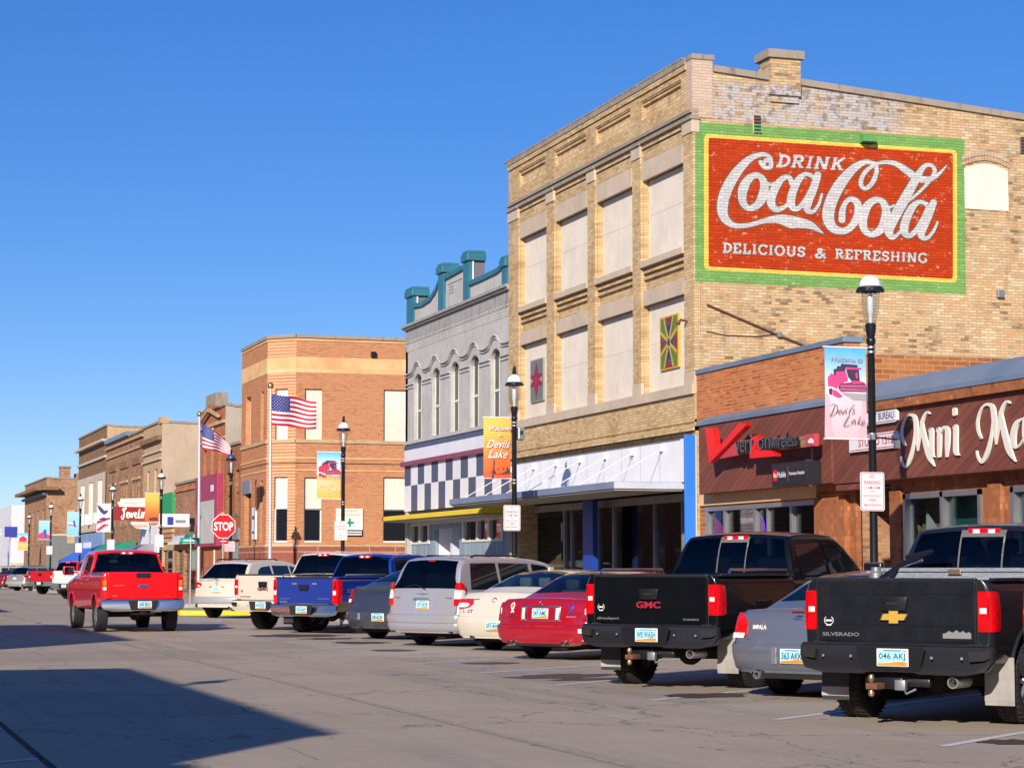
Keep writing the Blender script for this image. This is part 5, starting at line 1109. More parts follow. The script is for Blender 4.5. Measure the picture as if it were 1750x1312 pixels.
def parking_sign(label, x, y, text=True, z=2.36):
    t = thing('parking_sign', label, 'sign', (x, y - .07, z), 0, 'no parking signs on the lamp posts')
    b = MB(); pts = []
    w_, h_ = .40, .575
    def rr(x0, x1, z0, z1, r): 
        o = []
        for cx, cz, a0 in [(x1 - r, z1 - r, 0), (x0 + r, z1 - r, 90), (x0 + r, z0 + r, 180), (x1 - r, z0 + r, 270)]:
            o += [(cx + r * math.cos(R(a0 + k * 22.5)), cz + r * math.sin(R(a0 + k * 22.5))) for k in range(5)]
        return o
    xc = x - .02; b.prism(rr(xc - w_ / 2, xc + w_ / 2, z, z + h_, .035), 'y', y - .075, y - .07, 'sign_white'); part('plate', b, t)
    b = MB(); o_ = rr(xc - w_ / 2 + .012, xc + w_ / 2 - .012, z + .012, z + h_ - .012, .03); i_ = rr(xc - w_ / 2 + .022, xc + w_ / 2 - .022, z + .022, z + h_ - .022, .024)
    for k in range(len(o_)): a, c = k, (k + 1) % len(o_); b.face([(o_[a][0], y - .0765, o_[a][1]), (o_[c][0], y - .0765, o_[c][1]), (i_[c][0], y - .0765, i_[c][1]), (i_[a][0], y - .0765, i_[a][1])], 'letter_red')
    part('border', b, t)
    if text:
        b = MB()
        for s, v, h, wd_ in [('NO', .86, .055, .07), ('PARKING', .70, .06, .27), ('2 AM-7AM', .575, .045, .24), ('EXCEPT', .49, .022, .09), ('SUNDAYS & HOLIDAYS', .375, .03, .30), ('STREET', .255, .04, .14), ('MAINTENANCE', .13, .036, .27)]:
            put_text(b, s, (xc, y - .077, z + h_ * v - h * .2), (1, 0, 0), (0, 0, 1), 'letter_red', h=h, wid=wd_, bold=.012, center=True)
        part('lettering', b, t)
    return t
def banner(label, x, y, z0, z1, w_, cm, art, bend=.03, lean=0.0):
    t = thing('banner', label, 'banner', (x, y, z0), 0, 'street banners on the lamp posts'); H = z1 - z0
    def P(u, v, d=0): 
        e = bend * math.sin(math.pi * u) * (.4 + .6 * math.sin(math.pi * v)); return (x - .09 - w_ + w_ * u + lean * v * (1 - v) * 4, y - e - d, z1 - H * v)
    b = MB(); n, m_ = 6, 12
    for i in range(n):
        for j in range(m_): b.face([P(i / n, j / m_), P(i / n, (j + 1) / m_), P((i + 1) / n, (j + 1) / m_), P((i + 1) / n, j / m_)], cm)
    part('cloth', b, t, 60)
    for z in (z1 + .008, z0 - .008): b = MB(); b.tube([(x + .02, y, z), (x - .12 - w_, y, z)], .012, 'sign_white', 8); part('arm', b, t)
    if art: b = MB(); art(b, P); part('print', b, t)
    return t
def poly(b, P, pts, m, k=1): b.face([P(u, v, .003 + .0012 * k) for u, v in pts], m)
def fit(b, P, s, u, v, w_, h, m, bold=.0, shear=0.0, k=20):
    me, x0, x1, y0, y1 = text_mesh(s, bold, shear)
    b.raw([P(u + (q.co.x - x0) / (x1 - x0) * w_, v - (q.co.y - y0) / (y1 - y0) * h, .003 + .0012 * k) for q in me.vertices], [tuple(p.vertices) for p in me.polygons], m)
def inks(b, P, strokes, tf, m, k=24, extra=0.0):
    for i, s_ in enumerate(strokes):
        for j, q in enumerate(ribbon(s_, 5, extra)): b.face([P(*tf(*p), .003 + .0012 * k + i * .0006 + (j % 16) * 3e-5) for p in q], m)
for n_, c in dict(combine=(.72, .06, .22), combine_dk=(.30, .03, .12), glassdk=(.06, .035, .08), field=(.70, .45, .50), ink=(.16, .11, .11), greyink=(.40, .35, .38), redc=(.65, .03, .08), shipdk=(.10, .04, .06), whitep=(.85, .72, .66), eagle=(.06, .05, .14), magp=(.75, .04, .2), bluep=(.06, .1, .3)).items(): M['p_' + n_] = mat('print ' + n_, c, .6, var=.1, scale=5)
TB = lambda x, y: ((x - 62) / 560, (y - 66) / 1185)
DEV = [[(175, 830, 6), (150, 890, 9), (112, 965, 7)], [(105, 822, 4), (160, 808, 6), (208, 838, 8), (204, 900, 9), (160, 945, 7), (108, 966, 4)], [(228, 922, 4), (258, 892, 6), (240, 880, 5), (222, 915, 9), (236, 936, 6), (264, 918, 4)], [(268, 880, 5), (278, 930, 9), (312, 868, 5)], [(328, 878, 8), (318, 928, 8)], [(340, 850, 9), (342, 853, 9)], [(442, 800, 5), (384, 870, 9), (362, 920, 8), (376, 926, 4)], [(446, 862, 5), (418, 876, 7), (438, 898, 8), (414, 922, 7), (394, 910, 4)]]
LAK = [[(372, 938, 7), (330, 1010, 10), (290, 1090, 8), (382, 1070, 6)], [(440, 1004, 6), (405, 1020, 8), (400, 1056, 8), (430, 1036, 5), (447, 1004, 7), (446, 1058, 8)], [(522, 954, 6), (476, 1062, 9)], [(520, 1000, 4), (484, 1030, 6), (532, 1066, 8)], [(542, 1042, 4), (576, 1022, 6), (556, 1010, 5), (538, 1044, 9), (562, 1066, 6), (586, 1050, 4)]]
def art_combine(b, P, full=True, red='p_combine'):
    q = lambda pts, m, k: poly(b, P, [TB(*p) for p in pts], m, k)
    q([(62, 690), (620, 655), (610, 1245), (48, 1235)], 'p_field', 0) if full else None
    q([(270, 655), (620, 665), (620, 752), (440, 750)], 'p_greyink', 1)
    q([(95, 460), (150, 400), (180, 425), (205, 375), (335, 370), (352, 400), (372, 500), (240, 545), (220, 612), (170, 582), (100, 572)], red, 2)
    q([(175, 352), (215, 345), (225, 310), (275, 310), (275, 276), (500, 286), (505, 322), (340, 326), (330, 376), (215, 380), (196, 440), (178, 424)], 'p_glassdk', 3)
    q([(345, 350), (520, 346), (530, 492), (420, 498), (370, 445)], 'p_glassdk', 4); q([(340, 322), (558, 322), (552, 345), (345, 350)], red, 5)
    q([(235, 562), (262, 535), (545, 500), (600, 520), (640, 600), (625, 636), (270, 642), (236, 602)], 'p_combine_dk', 5)
    for k in range(3): q([(262, 560 + k * 24), (620, 560 + k * 26), (620, 568 + k * 26), (262, 570 + k * 24)], red if k % 2 else 'p_greyink', 6)
    q([(400, 500), (540, 495), (560, 530), (440, 540)], red, 7); q([(470, 400), (500, 380), (500, 460), (480, 470)], red, 6)
    q([(150, 612), (210, 632), (290, 702), (235, 722), (160, 690)], red, 7); q([(108, 612), (150, 600), (152, 690), (112, 672)], 'p_glassdk', 6)
    if full:
        fit(b, P, 'Welcome to', .10, .155, .80, .06, 'p_greyink', .015); inks(b, P, DEV + LAK, TB, 'p_ink', 24, .6)
def art_combine_far(b, P):
    art_combine(b, P, False, 'p_redc'); inks(b, P, DEV + LAK, TB, 'p_whitep', 24, 2)
def art_sunset(b, P):
    q = lambda pts, m, k=1: poly(b, P, pts, m, k)
    S_ = lambda x, y: ((x - 62) / 500, (y - 95) / 1115)
    for s_, x0, y1, wd_, h in [('Welcome', 170, 340, 360, 90), ('to', 315, 455, 80, 60), ('Devils', 105, 660, 440, 150), ('Lake', 130, 845, 370, 160)]:
        u, v = S_(x0, y1); fit(b, P, s_, u + .012, v + .004, wd_ / 500, h / 1115, 'p_ink', .004, .5, 18); fit(b, P, s_, u, v, wd_ / 500, h / 1115, 'p_whitep', .012, .5, 21)
    for pts in [[(235, 870), (250, 870), (268, 930), (255, 980), (250, 1060), (240, 1215), (205, 1215), (222, 1060), (232, 980)], [(215, 1060), (545, 1045), (550, 1130), (420, 1142), (240, 1140)], [(160, 1095), (250, 1085), (250, 1100), (160, 1108)], [(310, 1060), (322, 1010), (335, 1060)], [(395, 1055), (440, 1000), (430, 1055)], [(470, 1055), (490, 1000), (515, 1010), (510, 1055)]]: q([S_(*p) for p in pts], 'p_shipdk', 3)
def art_flagbird(b, P):
    q = lambda pts, m, k=1: poly(b, P, pts, m, k)
    q([(.0, .02), (.25, .1), (.55, .25), (.8, .22), (.75, .32), (.5, .40), (.25, .30), (.1, .18)], 'p_eagle', 3); q([(.1, .55), (.5, .48), (.9, .56), (.5, .62)], 'p_eagle', 2)
    q([(0, .62), (.9, .48), (1, .54), (.2, .70), (0, .72)], 'p_redc', 1); q([(0, .92), (.5, .72), (.95, .74), (.6, .82), (.1, 1.)], 'p_redc', 1)
def art_plane(b, P):
    poly(b, P, [(.05, .42), (.75, .48), (.95, .46), (.75, .56), (.1, .52)], 'p_whitep', 2); poly(b, P, [(.5, .34), (.65, .36), (.8, .62), (.6, .62)], 'p_bluep', 3); poly(b, P, [(.1, .5), (.6, .52), (.6, .56), (.1, .55)], 'p_redc', 4)
def art_pink(b, P):
    poly(b, P, [(0, .7), (.3, .6), (1, .75), (1, .98), (0, .98)], 'p_magp', 2); poly(b, P, [(.4, .5), (.7, .45), (.75, .9), (.5, .95)], 'p_bluep', 3)
def art_boat(b, P): poly(b, P, [(.1, .3), (.5, .15), (.9, .3), (.85, .5), (.15, .5)], 'p_redc', 2)
gm = gradient_mat
GM = dict(pink=lambda a, c: gm('printed cloth sky and field', [(0, (.75, .50, .54)), (.45, (.80, .62, .66)), (.62, (.62, .72, .86)), (.85, (.22, .55, .85)), (1, (.08, .42, .80))], a, c),
          sunset=lambda a, c: gm('printed cloth sunset', [(0, (.80, .10, .02)), (.3, (.85, .17, .03)), (.55, (.88, .32, .06)), (.75, (.9, .48, .08)), (1, (.92, .50, .10))], a, c, noisy=2),
          wheat=lambda a, c: gm('printed cloth wheat', [(0, (.86, .44, .08)), (.35, (.88, .55, .22)), (.48, (.85, .35, .12)), (.56, (.60, .72, .86)), (.8, (.45, .68, .88)), (1, (.08, .45, .85))], a, c),
          white=lambda a, c: gm('printed cloth white', [(0, (.78, .74, .78)), (1, (.82, .80, .82))], a, c), sky=lambda a, c: gm('printed cloth sky', [(0, (.22, .55, .75)), (1, (.35, .65, .82))], a, c))
LAMPS = [(1493, 28.4), (879, 45.6), (586, 62.2), (394, 80.6), (275, 98.0), (192, 114.5), (137, 131), (87, 148.5), (50, 178)]
LB = ['nearest street lamp, black post with plain white dome and pink banner', 'black street lamp with orange sunset banner in front of the buff building', 'black street lamp with red harvester banner before the orange bank', 'black street lamp with dark blue cap behind the stop sign', 'far street lamp beside the jewelry sign with orange banner', 'far street lamp with white eagle banner', 'far street lamp with light blue plane banner', 'far street lamp with pink and blue banner', 'farthest street lamp near the white building']
lamps = []
for i, ((px, y), lb) in enumerate(zip(LAMPS, LB)):
    x = on_y(px, 900, y)[0]; lamps.append((x, y)); lamp('street_lamp', lb, x, y, i > 0, i != 3)
def zy(py, y): return on_y(875, py, y)[1]
BN = [(0, 'sky blue and pink harvester banner on the nearest lamp post', 574, 737, .68, 'pink', art_combine, 0.01), (1, 'orange sunset banner reading Welcome to Devils Lake', 714, 817, .64, 'sunset', art_sunset, .05), (2, 'banner with red harvester over golden wheat field', 778, 855, .72, 'wheat', art_combine_far, .02),
      (4, 'small faded orange banner beside the jewelry sign', 849, 896, .66, 'sunset', lambda b, P: poly(b, P, [(.3, .85), (.9, .82), (.9, .95), (.3, .95)], 'p_shipdk', 2), .0), (5, 'white banner with dark eagle and red stripes', 867, 912, .74, 'white', art_flagbird, 0), (6, 'light blue banner with small plane', 881, 919, .70, 'sky', art_plane, 0), (7, 'far pink and blue banner', 895, 925, .72, 'sky', art_pink, 0), (8, 'farthest banner, red over orange', 915, 942, .8, 'wheat', art_boat, 0)]
for i, lb, a, c, wd_, cm, art, bd in BN:
    x, y = lamps[i]; z1, z0 = zy(a, y), zy(c, y); banner(lb, x, y, z0, z1, wd_, GM[cm](0, z1 - z0), art, bd)
PS = ['no parking sign on the nearest lamp post', 'no parking sign on the post with the orange sunset banner', 'no parking sign on the post before the orange bank', None, 'no parking sign on the post beside the jewelry sign', 'no parking sign on the post with the eagle banner', 'no parking sign on the post with the plane banner', 'no parking sign on the post with the pink and blue banner', None]
for i, lb in enumerate(PS):
    if lb: parking_sign(lb, lamps[i][0] - (.03 if i == 0 else .06), lamps[i][1], i < 3, 2.36 if i < 3 else 2.5)
x, y = lamps[1]; b = MB(); b.rbox(x + .06, x + .22, y - .1, y + .06, zy(752, y), zy(730, y), 'steel', .03); b.box(x + .11, x + .17, y - .11, y - .1, zy(743, y), zy(736, y), 'dark'); tag(b.build('utility_box'), 'grey metal box on the lamp post with the sunset banner', 'utility box')
x, y = lamps[0]; b = MB(); b.tube([(x + .05, y, 3.46), (x + .42, y - .02, 3.43)], .013, 'black', 6); b.box(x + .36, x + .44, y - .05, y + .02, 3.3, 3.42, 'steel'); b.lathe([(.06, 3.42), (.075, 3.42), (.075, 3.5), (.06, 3.5)], (x, y, 0), 'chrome', 12); tag(b.build('flag_holder'), 'thin black bracket arm on the nearest lamp post', 'bracket')
# lamps of the other pavement, outside the picture
for k, y in enumerate((17.6, 34.4, 51.2, 68)): lamp('street_lamp', ['street lamp across the street whose head casts the small spur on the big road shadow', 'street lamp across the street before the low dark brick shop', 'street lamp across the street past the tan building', 'street lamp across the street by the farthest red brick building'][k], -3.9 if k else -2.4, y)
# stop sign
sx, sy = on_y(382, 899, 71.5)[0], 71.5; sz = on_y(382, 899, sy)[1]
t = thing('stop_sign', 'red octagonal stop sign on the street corner', 'sign', (sx, sy, .15)); b = MB(); rr_ = .435
oc = lambda r: [(sx + r * math.cos(R(22.5 + 45 * k)), sz + r * math.sin(R(22.5 + 45 * k))) for k in range(8)]
b.prism(oc(rr_), 'y', sy - .01, sy, 'sign_white'); b.prism(oc(rr_ - .025), 'y', sy - .014, sy - .01, 'sign_red'); part('plate', b, t)
b = MB(); put_text(b, 'STOP', (sx, sy - .016, sz - .15), (1, 0, 0), (0, 0, 1), 'sign_white', h=.30, wid=.66, bold=.035, center=True); part('lettering', b, t)
b = MB(); b.box(sx - .14, sx + .14, sy - .012, sy, sz - .56, sz - .45, 'sign_red'); b.box(sx - .10, sx + .10, sy - .014, sy - .012, sz - .52, sz - .49, 'sign_white'); part('sub_plate', b, t)
b = MB(); b.tube([(sx, sy + .03, .1), (sx, sy + .03, sz + .3)], .028, 'steel', 8); b.box(sx + .02, sx + .4, sy + .04, sy + .05, sz - .85, sz - .5, 'pinkpaper'); part('post', b, t)
# street name sign
nx, ny = on_y(326, 930, 84.2)[0], 84.2; nz = on_y(326, 922, ny)[1]
t = thing('street_name_sign', 'green street name blades on a thin post across the side street', 'sign', (nx, ny, .15)); b = MB(); b.tube([(nx, ny, .1), (nx, ny, nz + .3)], .03, 'steel', 8); part('post', b, t)
b = MB(); b.box(nx - .42, nx + .38, ny - .02, ny, nz - .12, nz + .08, 'green_sign'); b.box(nx - .02, nx, ny - .5, ny + .5, nz + .1, nz + .32, 'green_sign'); b.box(nx - .3, nx + .25, ny - .024, ny - .02, nz - .05, nz + .0, 'sign_white'); part('name_blade', b, t)
# flagpoles and flags
def flag(label, y, c, rows=13, cols=24, wav=.10, ph=0.0):
    """corners tl, bl, tr, br measured on the plane of the pole"""
    Q = [Vector((on_y(*p, y)[0], y, on_y(*p, y)[1])) for p in c]
    def P(u, v, d=0):
        q = (Q[0] * (1 - v) + Q[1] * v) * (1 - u) + (Q[2] * (1 - v) + Q[3] * v) * u; a = 2 * math.pi * (u * 1.35 + v * .22) + ph
        return Vector((q.x, q.y + wav * u ** .6 * math.sin(a) - d + .25 * u, q.z + .05 * u * math.sin(a + 1.1) * (1 if v < .9 else .8)))
    t = thing('flag', label, 'flag', Q[0]); b = MB()
    for j in range(rows):
        for i in range(cols):
            m_ = 'flag_blue' if (i < cols * .4 and j < 7) else ('flag_red' if j % 2 == 0 else 'flag_white')
            b.face([P(i / cols, j / 13), P(i / cols, (j + 1) / 13), P((i + 1) / cols, (j + 1) / 13), P((i + 1) / cols, j / 13)], m_)
    part('cloth', b, t, 60); b = MB()
    for d in (.006, -.006):
        for r_ in range(9):
            for k in range(6 if r_ % 2 == 0 else 5):
                u = .4 * ((k * 2 + (1 if r_ % 2 == 0 else 2)) / 12); v = (r_ + 1) / 10 * 7 / 13; e = .010
                b.face([P(u, v - e * 1.5, d), P(u + e, v, d), P(u, v + e * 1.5, d), P(u - e, v, d)], 'flag_white')
    part('star', b, t)['kind'] = 'stuff'
def flagpole(label, px, py, y, r=.07):
    x, z = on_y(px, py, y); x0 = on_y(px - 2, 955, y)[0] + .03; t = thing('flagpole', label, 'flagpole', (x0, y, .15)); b = MB(); b.tube([(x0, y, .1), ((x + x0) / 2, y, 4), (x, y, z)], [r, r * .85, r * .6], 'pole_white', 12); part('pole', b, t, 40)
    b = MB(); b.lathe([(0, -.10)] + [(.11 * math.cos(R(a)), .11 * math.sin(R(a))) for a in range(-75, 91, 15)], (x, y, z + .1), 'gold', 16); b.lathe([(.05, -.1), (.03, .02)], (x, y, z), 'pole_white', 10); part('finial', b, t, 40); return x
flagpole('white flagpole with gold ball at the near street corner', 462.5, 664, 71.0); flagpole('white flagpole with gold ball at the far street corner', 341, 712, 84.5)
flag('stars and stripes flag streaming to the right on the nearer flagpole', 70.98, [(464, 673), (464, 726), (542, 684), (543, 733)], ph=2.2)
flag('drooping stars and stripes flag on the farther flagpole', 84.48, [(345, 721), (346, 767), (393, 755), (399, 776)], wav=.16, ph=1.2)
b = MB(); x, y = on_y(395, 955, 84)[0], 84.0; b.rbox(x - .05, x + .5, y - .2, y + .2, .15, 1.5, 'cream', .05); tag(b.build('bin'), 'cream street cabinet behind the stop sign', 'cabinet')

# ------------------------------------------------------------------ vehicles
def lerp(tab, t):
    if t <= tab[0][0]: return tab[0][1]
    for (a, va), (b_, vb) in zip(tab, tab[1:]):
        if t <= b_: return va + (vb - va) * (t - a) / (b_ - a)
    return tab[-1][1]
def scurve(tab, t):
    if t <= tab[0][0]: return tab[0][1]
    for (a, va), (b_, vb) in zip(tab, tab[1:]):
        if t <= b_: k = (t - a) / (b_ - a); k = k * k * (3 - 2 * k); return va + (vb - va) * k
    return tab[-1][1]
class Car:
    """local frame: x right, y forward from the tail, z up from the road"""
    def __init__(s, name, label, cat, group='vehicles parked nose in along the kerb', **k):
        s.__dict__.update(dict(L=4.9, W=1.85, z0=.22, sec=[(.2, .93), (.4, .98), (.65, 1.0), (.85, .985), (1.05, .95), (1.4, .93)], rr=.16, rf=.5, crown=.02,
                               lean=[(0, 0), (3, 0)], curv=.08, bump_=0, yr=1.05, yf=3.9, R=.33, tw=.215, track=.79, tumble=.42, arch=.055, two=None, rim='steel')); s.__dict__.update(k)
        s.t = thing(name, label, cat, (0, 0, 0), 0, group)
    def warp(s, v):
        k = max(0.0, 1 - v.y / .9)
        if v.y > .9 or k <= 0: return v
        return Vector((v.x, v.y + k * (lerp(s.lean, v.z) + s.curv * (v.x / (s.W / 2)) ** 2), v.z))
    def hw(s, z): return s.W / 2 * lerp(s.sec, z)
    def inset(s, y):
        r, f = s.rr, s.rf; i = 0
        if y < r: i = r - math.sqrt(max(0, r * r - (r - y) ** 2))
        d = s.L - y
        if d < f: i = max(i, (f - math.sqrt(max(0, f * f - (f - d) ** 2))) * .7)
        return i
    def body(s, paint, top, bottom=None, bed=None, two=None):
        bot = bottom or [(0, s.z0), (s.L, s.z0)]
        ys = [0, s.rr * .06, s.rr * .2, s.rr * .45, s.rr * .8, s.rr * 1.1]; y = s.rr * 1.1 + .12
        while y < s.L - s.rf: ys.append(y); y += .13
        ys += [s.L - s.rf * q for q in (.95, .7, .45, .25, .1, .03, 0)]
        for p in top:                                                          # keep creases of the profile
            if all(abs(p[0] - q) > .02 for q in ys) and 0 < p[0] < s.L: ys.append(p[0])
        ys = sorted(ys); TL = [0, .06, .16, .3, .45, .6, .74, .86, .94, 1.0]; cols = [-.6, -.2, .2, .6]; vs = []; ring = 0
        for y in ys:
            zt, zb = lerp(top, y), lerp(bot, y); ins = s.inset(y); r = []
            ch = min(.06, (zt - zb) * .2)
            for c in cols: r.append(((s.hw(zb) - ins - .03) * c, y, zb))
            for t in TL:
                z = zb + (zt - zb) * t; e = {0: .04, 1.0: .055, .94: .016, .86: .0, .06: .012}.get(t, 0); r.append((s.hw(z) - ins - e, y, z))
            for c in reversed(cols): r.append(((s.hw(zt) - ins - .06) * c, y, zt + s.crown * (1 - c * c)))
            for t in reversed(TL):
                z = zb + (zt - zb) * t; e = {0: .04, 1.0: .055, .94: .016, .06: .012}.get(t, 0); r.append((-(s.hw(z) - ins - e), y, z))
            ring = len(r); vs += r
        fs = []; n = len(ys)
        for i in range(n - 1):
            for j in range(ring): fs.append((i * ring + j, i * ring + (j + 1) % ring, (i + 1) * ring + (j + 1) % ring, (i + 1) * ring + j))
        nc, nl = len(cols), len(TL)
        for e, base in ((0, 0), (1, (n - 1) * ring)):                           # end caps as grids
            Rt = [base + nc + i for i in range(nl)]; Lt = [base + nc + nl + nc + (nl - 1 - i) for i in range(nl)]
            rows = [[Lt[0]] + [base + c for c in range(nc)] + [Rt[0]]]
            for i in range(1, nl - 1):
                a, c_ = vs[Lt[i]], vs[Rt[i]]; row = [Lt[i]]
                for c in cols: vs.append((c_[0] * c, a[1], a[2])); row.append(len(vs) - 1)
                rows.append(row + [Rt[i]])
            rows.append([Lt[-1]] + [base + nc + nl + (nc - 1 - c) for c in range(nc)] + [Rt[-1]])
            for r0, r1 in zip(rows, rows[1:]):
                for j in range(nc + 1): q = (r0[j], r0[j + 1], r1[j + 1], r1[j]); fs.append(q if e == 0 else q[::-1])
        b = MB(); b.raw(vs, fs, paint); b.mats.append(M['under'])
        if two: b.mats.append(two[1])
        o = b.build('body', s.t, 32, s.warp)
        cut = []
        cc = MB(); ra = s.R + s.arch
        for yy in (s.yr, s.yf):
            for sg_ in (-1, 1):
                x0, x1 = sg_ * (s.W / 2 - .33), sg_ * (s.W / 2 + .2); cc.prism([(yy + ra * math.cos(2 * math.pi * k / 28), s.R + ra * math.sin(2 * math.pi * k / 28)) for k in range(28)], 'x', x0, x1, 'under')
        if bed: cc.box(-s.W / 2 + .10, s.W / 2 - .10, bed[0], bed[1], bed[2], 3, 'under')
        co = cc.build('cut', None, 10); md = o.modifiers.new('c', 'BOOLEAN'); md.object = co; md.operation = 'DIFFERENCE'; md.solver = 'EXACT'
        bpy.context.view_layer.update(); dg = bpy.context.evaluated_depsgraph_get(); me = bpy.data.meshes.new_from_object(o.evaluated_get(dg)); o.modifiers.clear(); o.data = me; bpy.data.objects.remove(co)
        for p in me.polygons:
            c = p.center; near = any(math.hypot(c.y - yy, c.z - s.R) < ra + .02 for yy in (s.yr, s.yf)); inward = abs(c.x) < s.hw(c.z) - .012
            if near and (inward and abs(p.normal.x) < .98 or abs(c.x) < s.W / 2 - .3): p.material_index = 1
            elif c.z < lerp(bot, c.y) + .012: p.material_index = 1
            elif bed and abs(c.x) < s.W / 2 - .09 and bed[0] - .01 < c.y < bed[1] + .01 and c.z < bed[2] + .6 and c.z > bed[2] - .05: p.material_index = 1
            elif two and c.z < two[0] and p.material_index == 0 : p.material_index = 2
        me.set_sharp_from_angle(angle=R(32)); s.bod = o
        lip = MB()                                                             # wheel-arch lips
        for yy in (s.yr, s.yf):
            for sg_ in (-1, 1):
                pts = []
                for k in range(15):
                    a = R(-8 + 196 * k / 14); z = s.R + ra * math.sin(a)
                    if z > lerp(bot, yy): pts.append((sg_ * (s.hw(max(z, .2)) + .0), yy + ra * math.cos(a), z))
                lip.tube(pts, .022, s.lipm if hasattr(s, 'lipm') else paint, 6)
        lip.build('arch_trim', s.t, 50, s.warp)
        u = MB(); u.box(-s.W / 2 + .34, s.W / 2 - .34, .25, s.L - .3, s.z0 - .07, s.z0 + .15, 'under'); u.box(-s.track, s.track, s.yr - .05, s.yr + .05, s.R - .06, s.R + .05, 'under'); u.lathe([(0, -.14), (.12, -.1), (.14, 0), (.12, .1), (0, .14)], (0, s.yr, s.R - .01), 'under', 10, 'y'); u.rbox(-.5, .15, s.yr + .35, s.yr + 1.2, s.z0 - .14, s.z0 + .1, 'under', .05)
        u.build('underbody', s.t)
        for yy in (s.yr, s.yf):
            for sg_ in (-1, 1): s.wheel(sg_ * s.track, yy, sg_)
    def wheel(s, x, y, sg_):
        Rr, tw = s.R, s.tw / 2; key = (Rr, s.tw, s.rim, sg_)
        if key not in _wh:
            b = MB(); b.lathe([(Rr * .62, -tw * .8), (Rr * .86, -tw), (Rr * .96, -tw * .93), (Rr, -tw * .72), (Rr, -tw * .3), (Rr - .008, -tw * .28), (Rr - .008, -tw * .2), (Rr, -tw * .18), (Rr, tw * .18), (Rr - .008, tw * .2), (Rr - .008, tw * .28), (Rr, tw * .3), (Rr, tw * .72), (Rr * .96, tw * .93), (Rr * .86, tw), (Rr * .62, tw * .8)], (0, 0, 0), 'tyre', 32, 'x')
            for k in range(40):                                                # tread blocks
                a = 2 * math.pi * k / 40
                for q in (-.86, -.5, .5, .86):
                    c = Vector((tw * q, Rr * math.cos(a), Rr * math.sin(a))); b.tube([c + Vector((-tw * .12, 0, 0)), c + Vector((tw * .12, 0, 0))], .007, 'tyre', 4)
            o = b.build('wheel', None, 40); r = MB(); o_ = sg_
            r.lathe([(Rr * .66, -tw * .75), (Rr * .6, -tw * .6), (Rr * .6, tw * .6), (Rr * .66, tw * .75)], (0, 0, 0), s.rim, 28, 'x'); r.lathe([(0, tw * .1 * o_), (Rr * .6, tw * .05 * o_)], (0, 0, 0), 'under', 20, 'x')
            for k in range(5):
                a = 2 * math.pi * k / 5 + .3; d = Vector((0, math.cos(a), math.sin(a))); n = Vector((0, -math.sin(a), math.cos(a)))
                for e in (-.13, .13): r.tube([Vector((tw * .55 * o_, 0, 0)) + n * Rr * e * .5, Vector((tw * .62 * o_, 0, 0)) + d * Rr * .6 + n * Rr * e], .02, s.rim, 6)
            r.lathe([(0, tw * .7 * o_), (Rr * .14, tw * .66 * o_), (Rr * .16, tw * .4 * o_)], (0, 0, 0), s.rim, 14, 'x')
            _wh[key] = (o.data, r.build('rim', o, 40).data); w_ = o
            for ch in list(o.children): bpy.data.objects.remove(ch)
            bpy.data.objects.remove(o)
        a, c = _wh[key]; o = bpy.data.objects.new('wheel', a); COL.objects.link(o); o.parent = s.t; o.location = (x, y, s.R); q = bpy.data.objects.new('rim', c); COL.objects.link(q); q.parent = o
    def cabin(s, paint, prof, zb, wb=None, r=.10, roof_crown=.035, holes=(), seat='seat', rows=(.9, 1.75)):
        """prof: side outline (y,z) from rear-window base over the roof to the windscreen base"""
        s.zb = zb; s.wb = wb or (s.hw(zb) - .045); P = smooth_pts([(y, z, 0) for y, z in prof], 5); P = [(p.x, p.y) for p in P]; s.prof = P; vs = []; n = 0; s.rc = roof_crown
        y_a, y_b = P[0][0], P[-1][0]; s.r = r; N_ = len(P); seg = set(i for a_, c_ in holes for i in range(int(a_ * (N_ - 1)), int(c_ * (N_ - 1))))
        for y, z in P:
            h = max(0.0, z - zb); rr_ = min(r, h * .45); wt = s.wt; e = s.nar(y); pts = [(s.wb - e, y, zb - .05)]
            for f in (.35, .7, 1.0): zz = zb + (h - rr_) * f; pts.append((wt(zz) - e, y, zz))
            zz = z - rr_; a = wt(zz) - e; pts += [(a - rr_ * .12, y, z - rr_ * .5), (a - rr_ * .45, y, z - rr_ * .12), (a - rr_ * 1.1, y, z)]
            k = min(1, h / .3); pts += [((a - rr_) * .5, y, z + s.rc * .75 * k), (0, y, z + s.rc * k)]
            full = pts + [(-p[0], p[1], p[2]) for p in reversed(pts[:-1])]; n = len(full); vs += full
        fs = [(i * n + j, i * n + j + 1, (i + 1) * n + j + 1, (i + 1) * n + j) for i in range(len(P) - 1) for j in range(n - 1) if not (i in seg and 6 <= j <= 9)]
        fs += [tuple(range(n)), tuple((len(P) - 1) * n + j for j in range(n))[::-1]]
        b = MB(); b.raw(vs, fs, paint); b.build('cabin', s.t, 38, s.warp2)
        if holes:
            q = MB(); top_ = max(z for y, z in P); q.box(-s.wb + .08, s.wb - .08, y_a + .08, y_b - .1, zb - .03, zb + .055, 'under'); q.build('parcel_shelf', s.t)
            for dy in rows:
                for x in ((-.42, .42) if dy == rows[-1] else (-.45, 0, .45)):
                    q = MB(); y_ = y_a + dy; q.rbox(x - .24, x + .24, y_, y_ + .12, zb - .02, top_ - .30, seat, .05); q.rbox(x - .13, x + .13, y_ - .01, y_ + .1, top_ - .30, top_ - .13, seat, .04); q.tube([(x, y_ + .05, top_ - .4), (x, y_ + .05, top_ - .2)], .05, seat, 6); q.build('seat', s.t, 40)
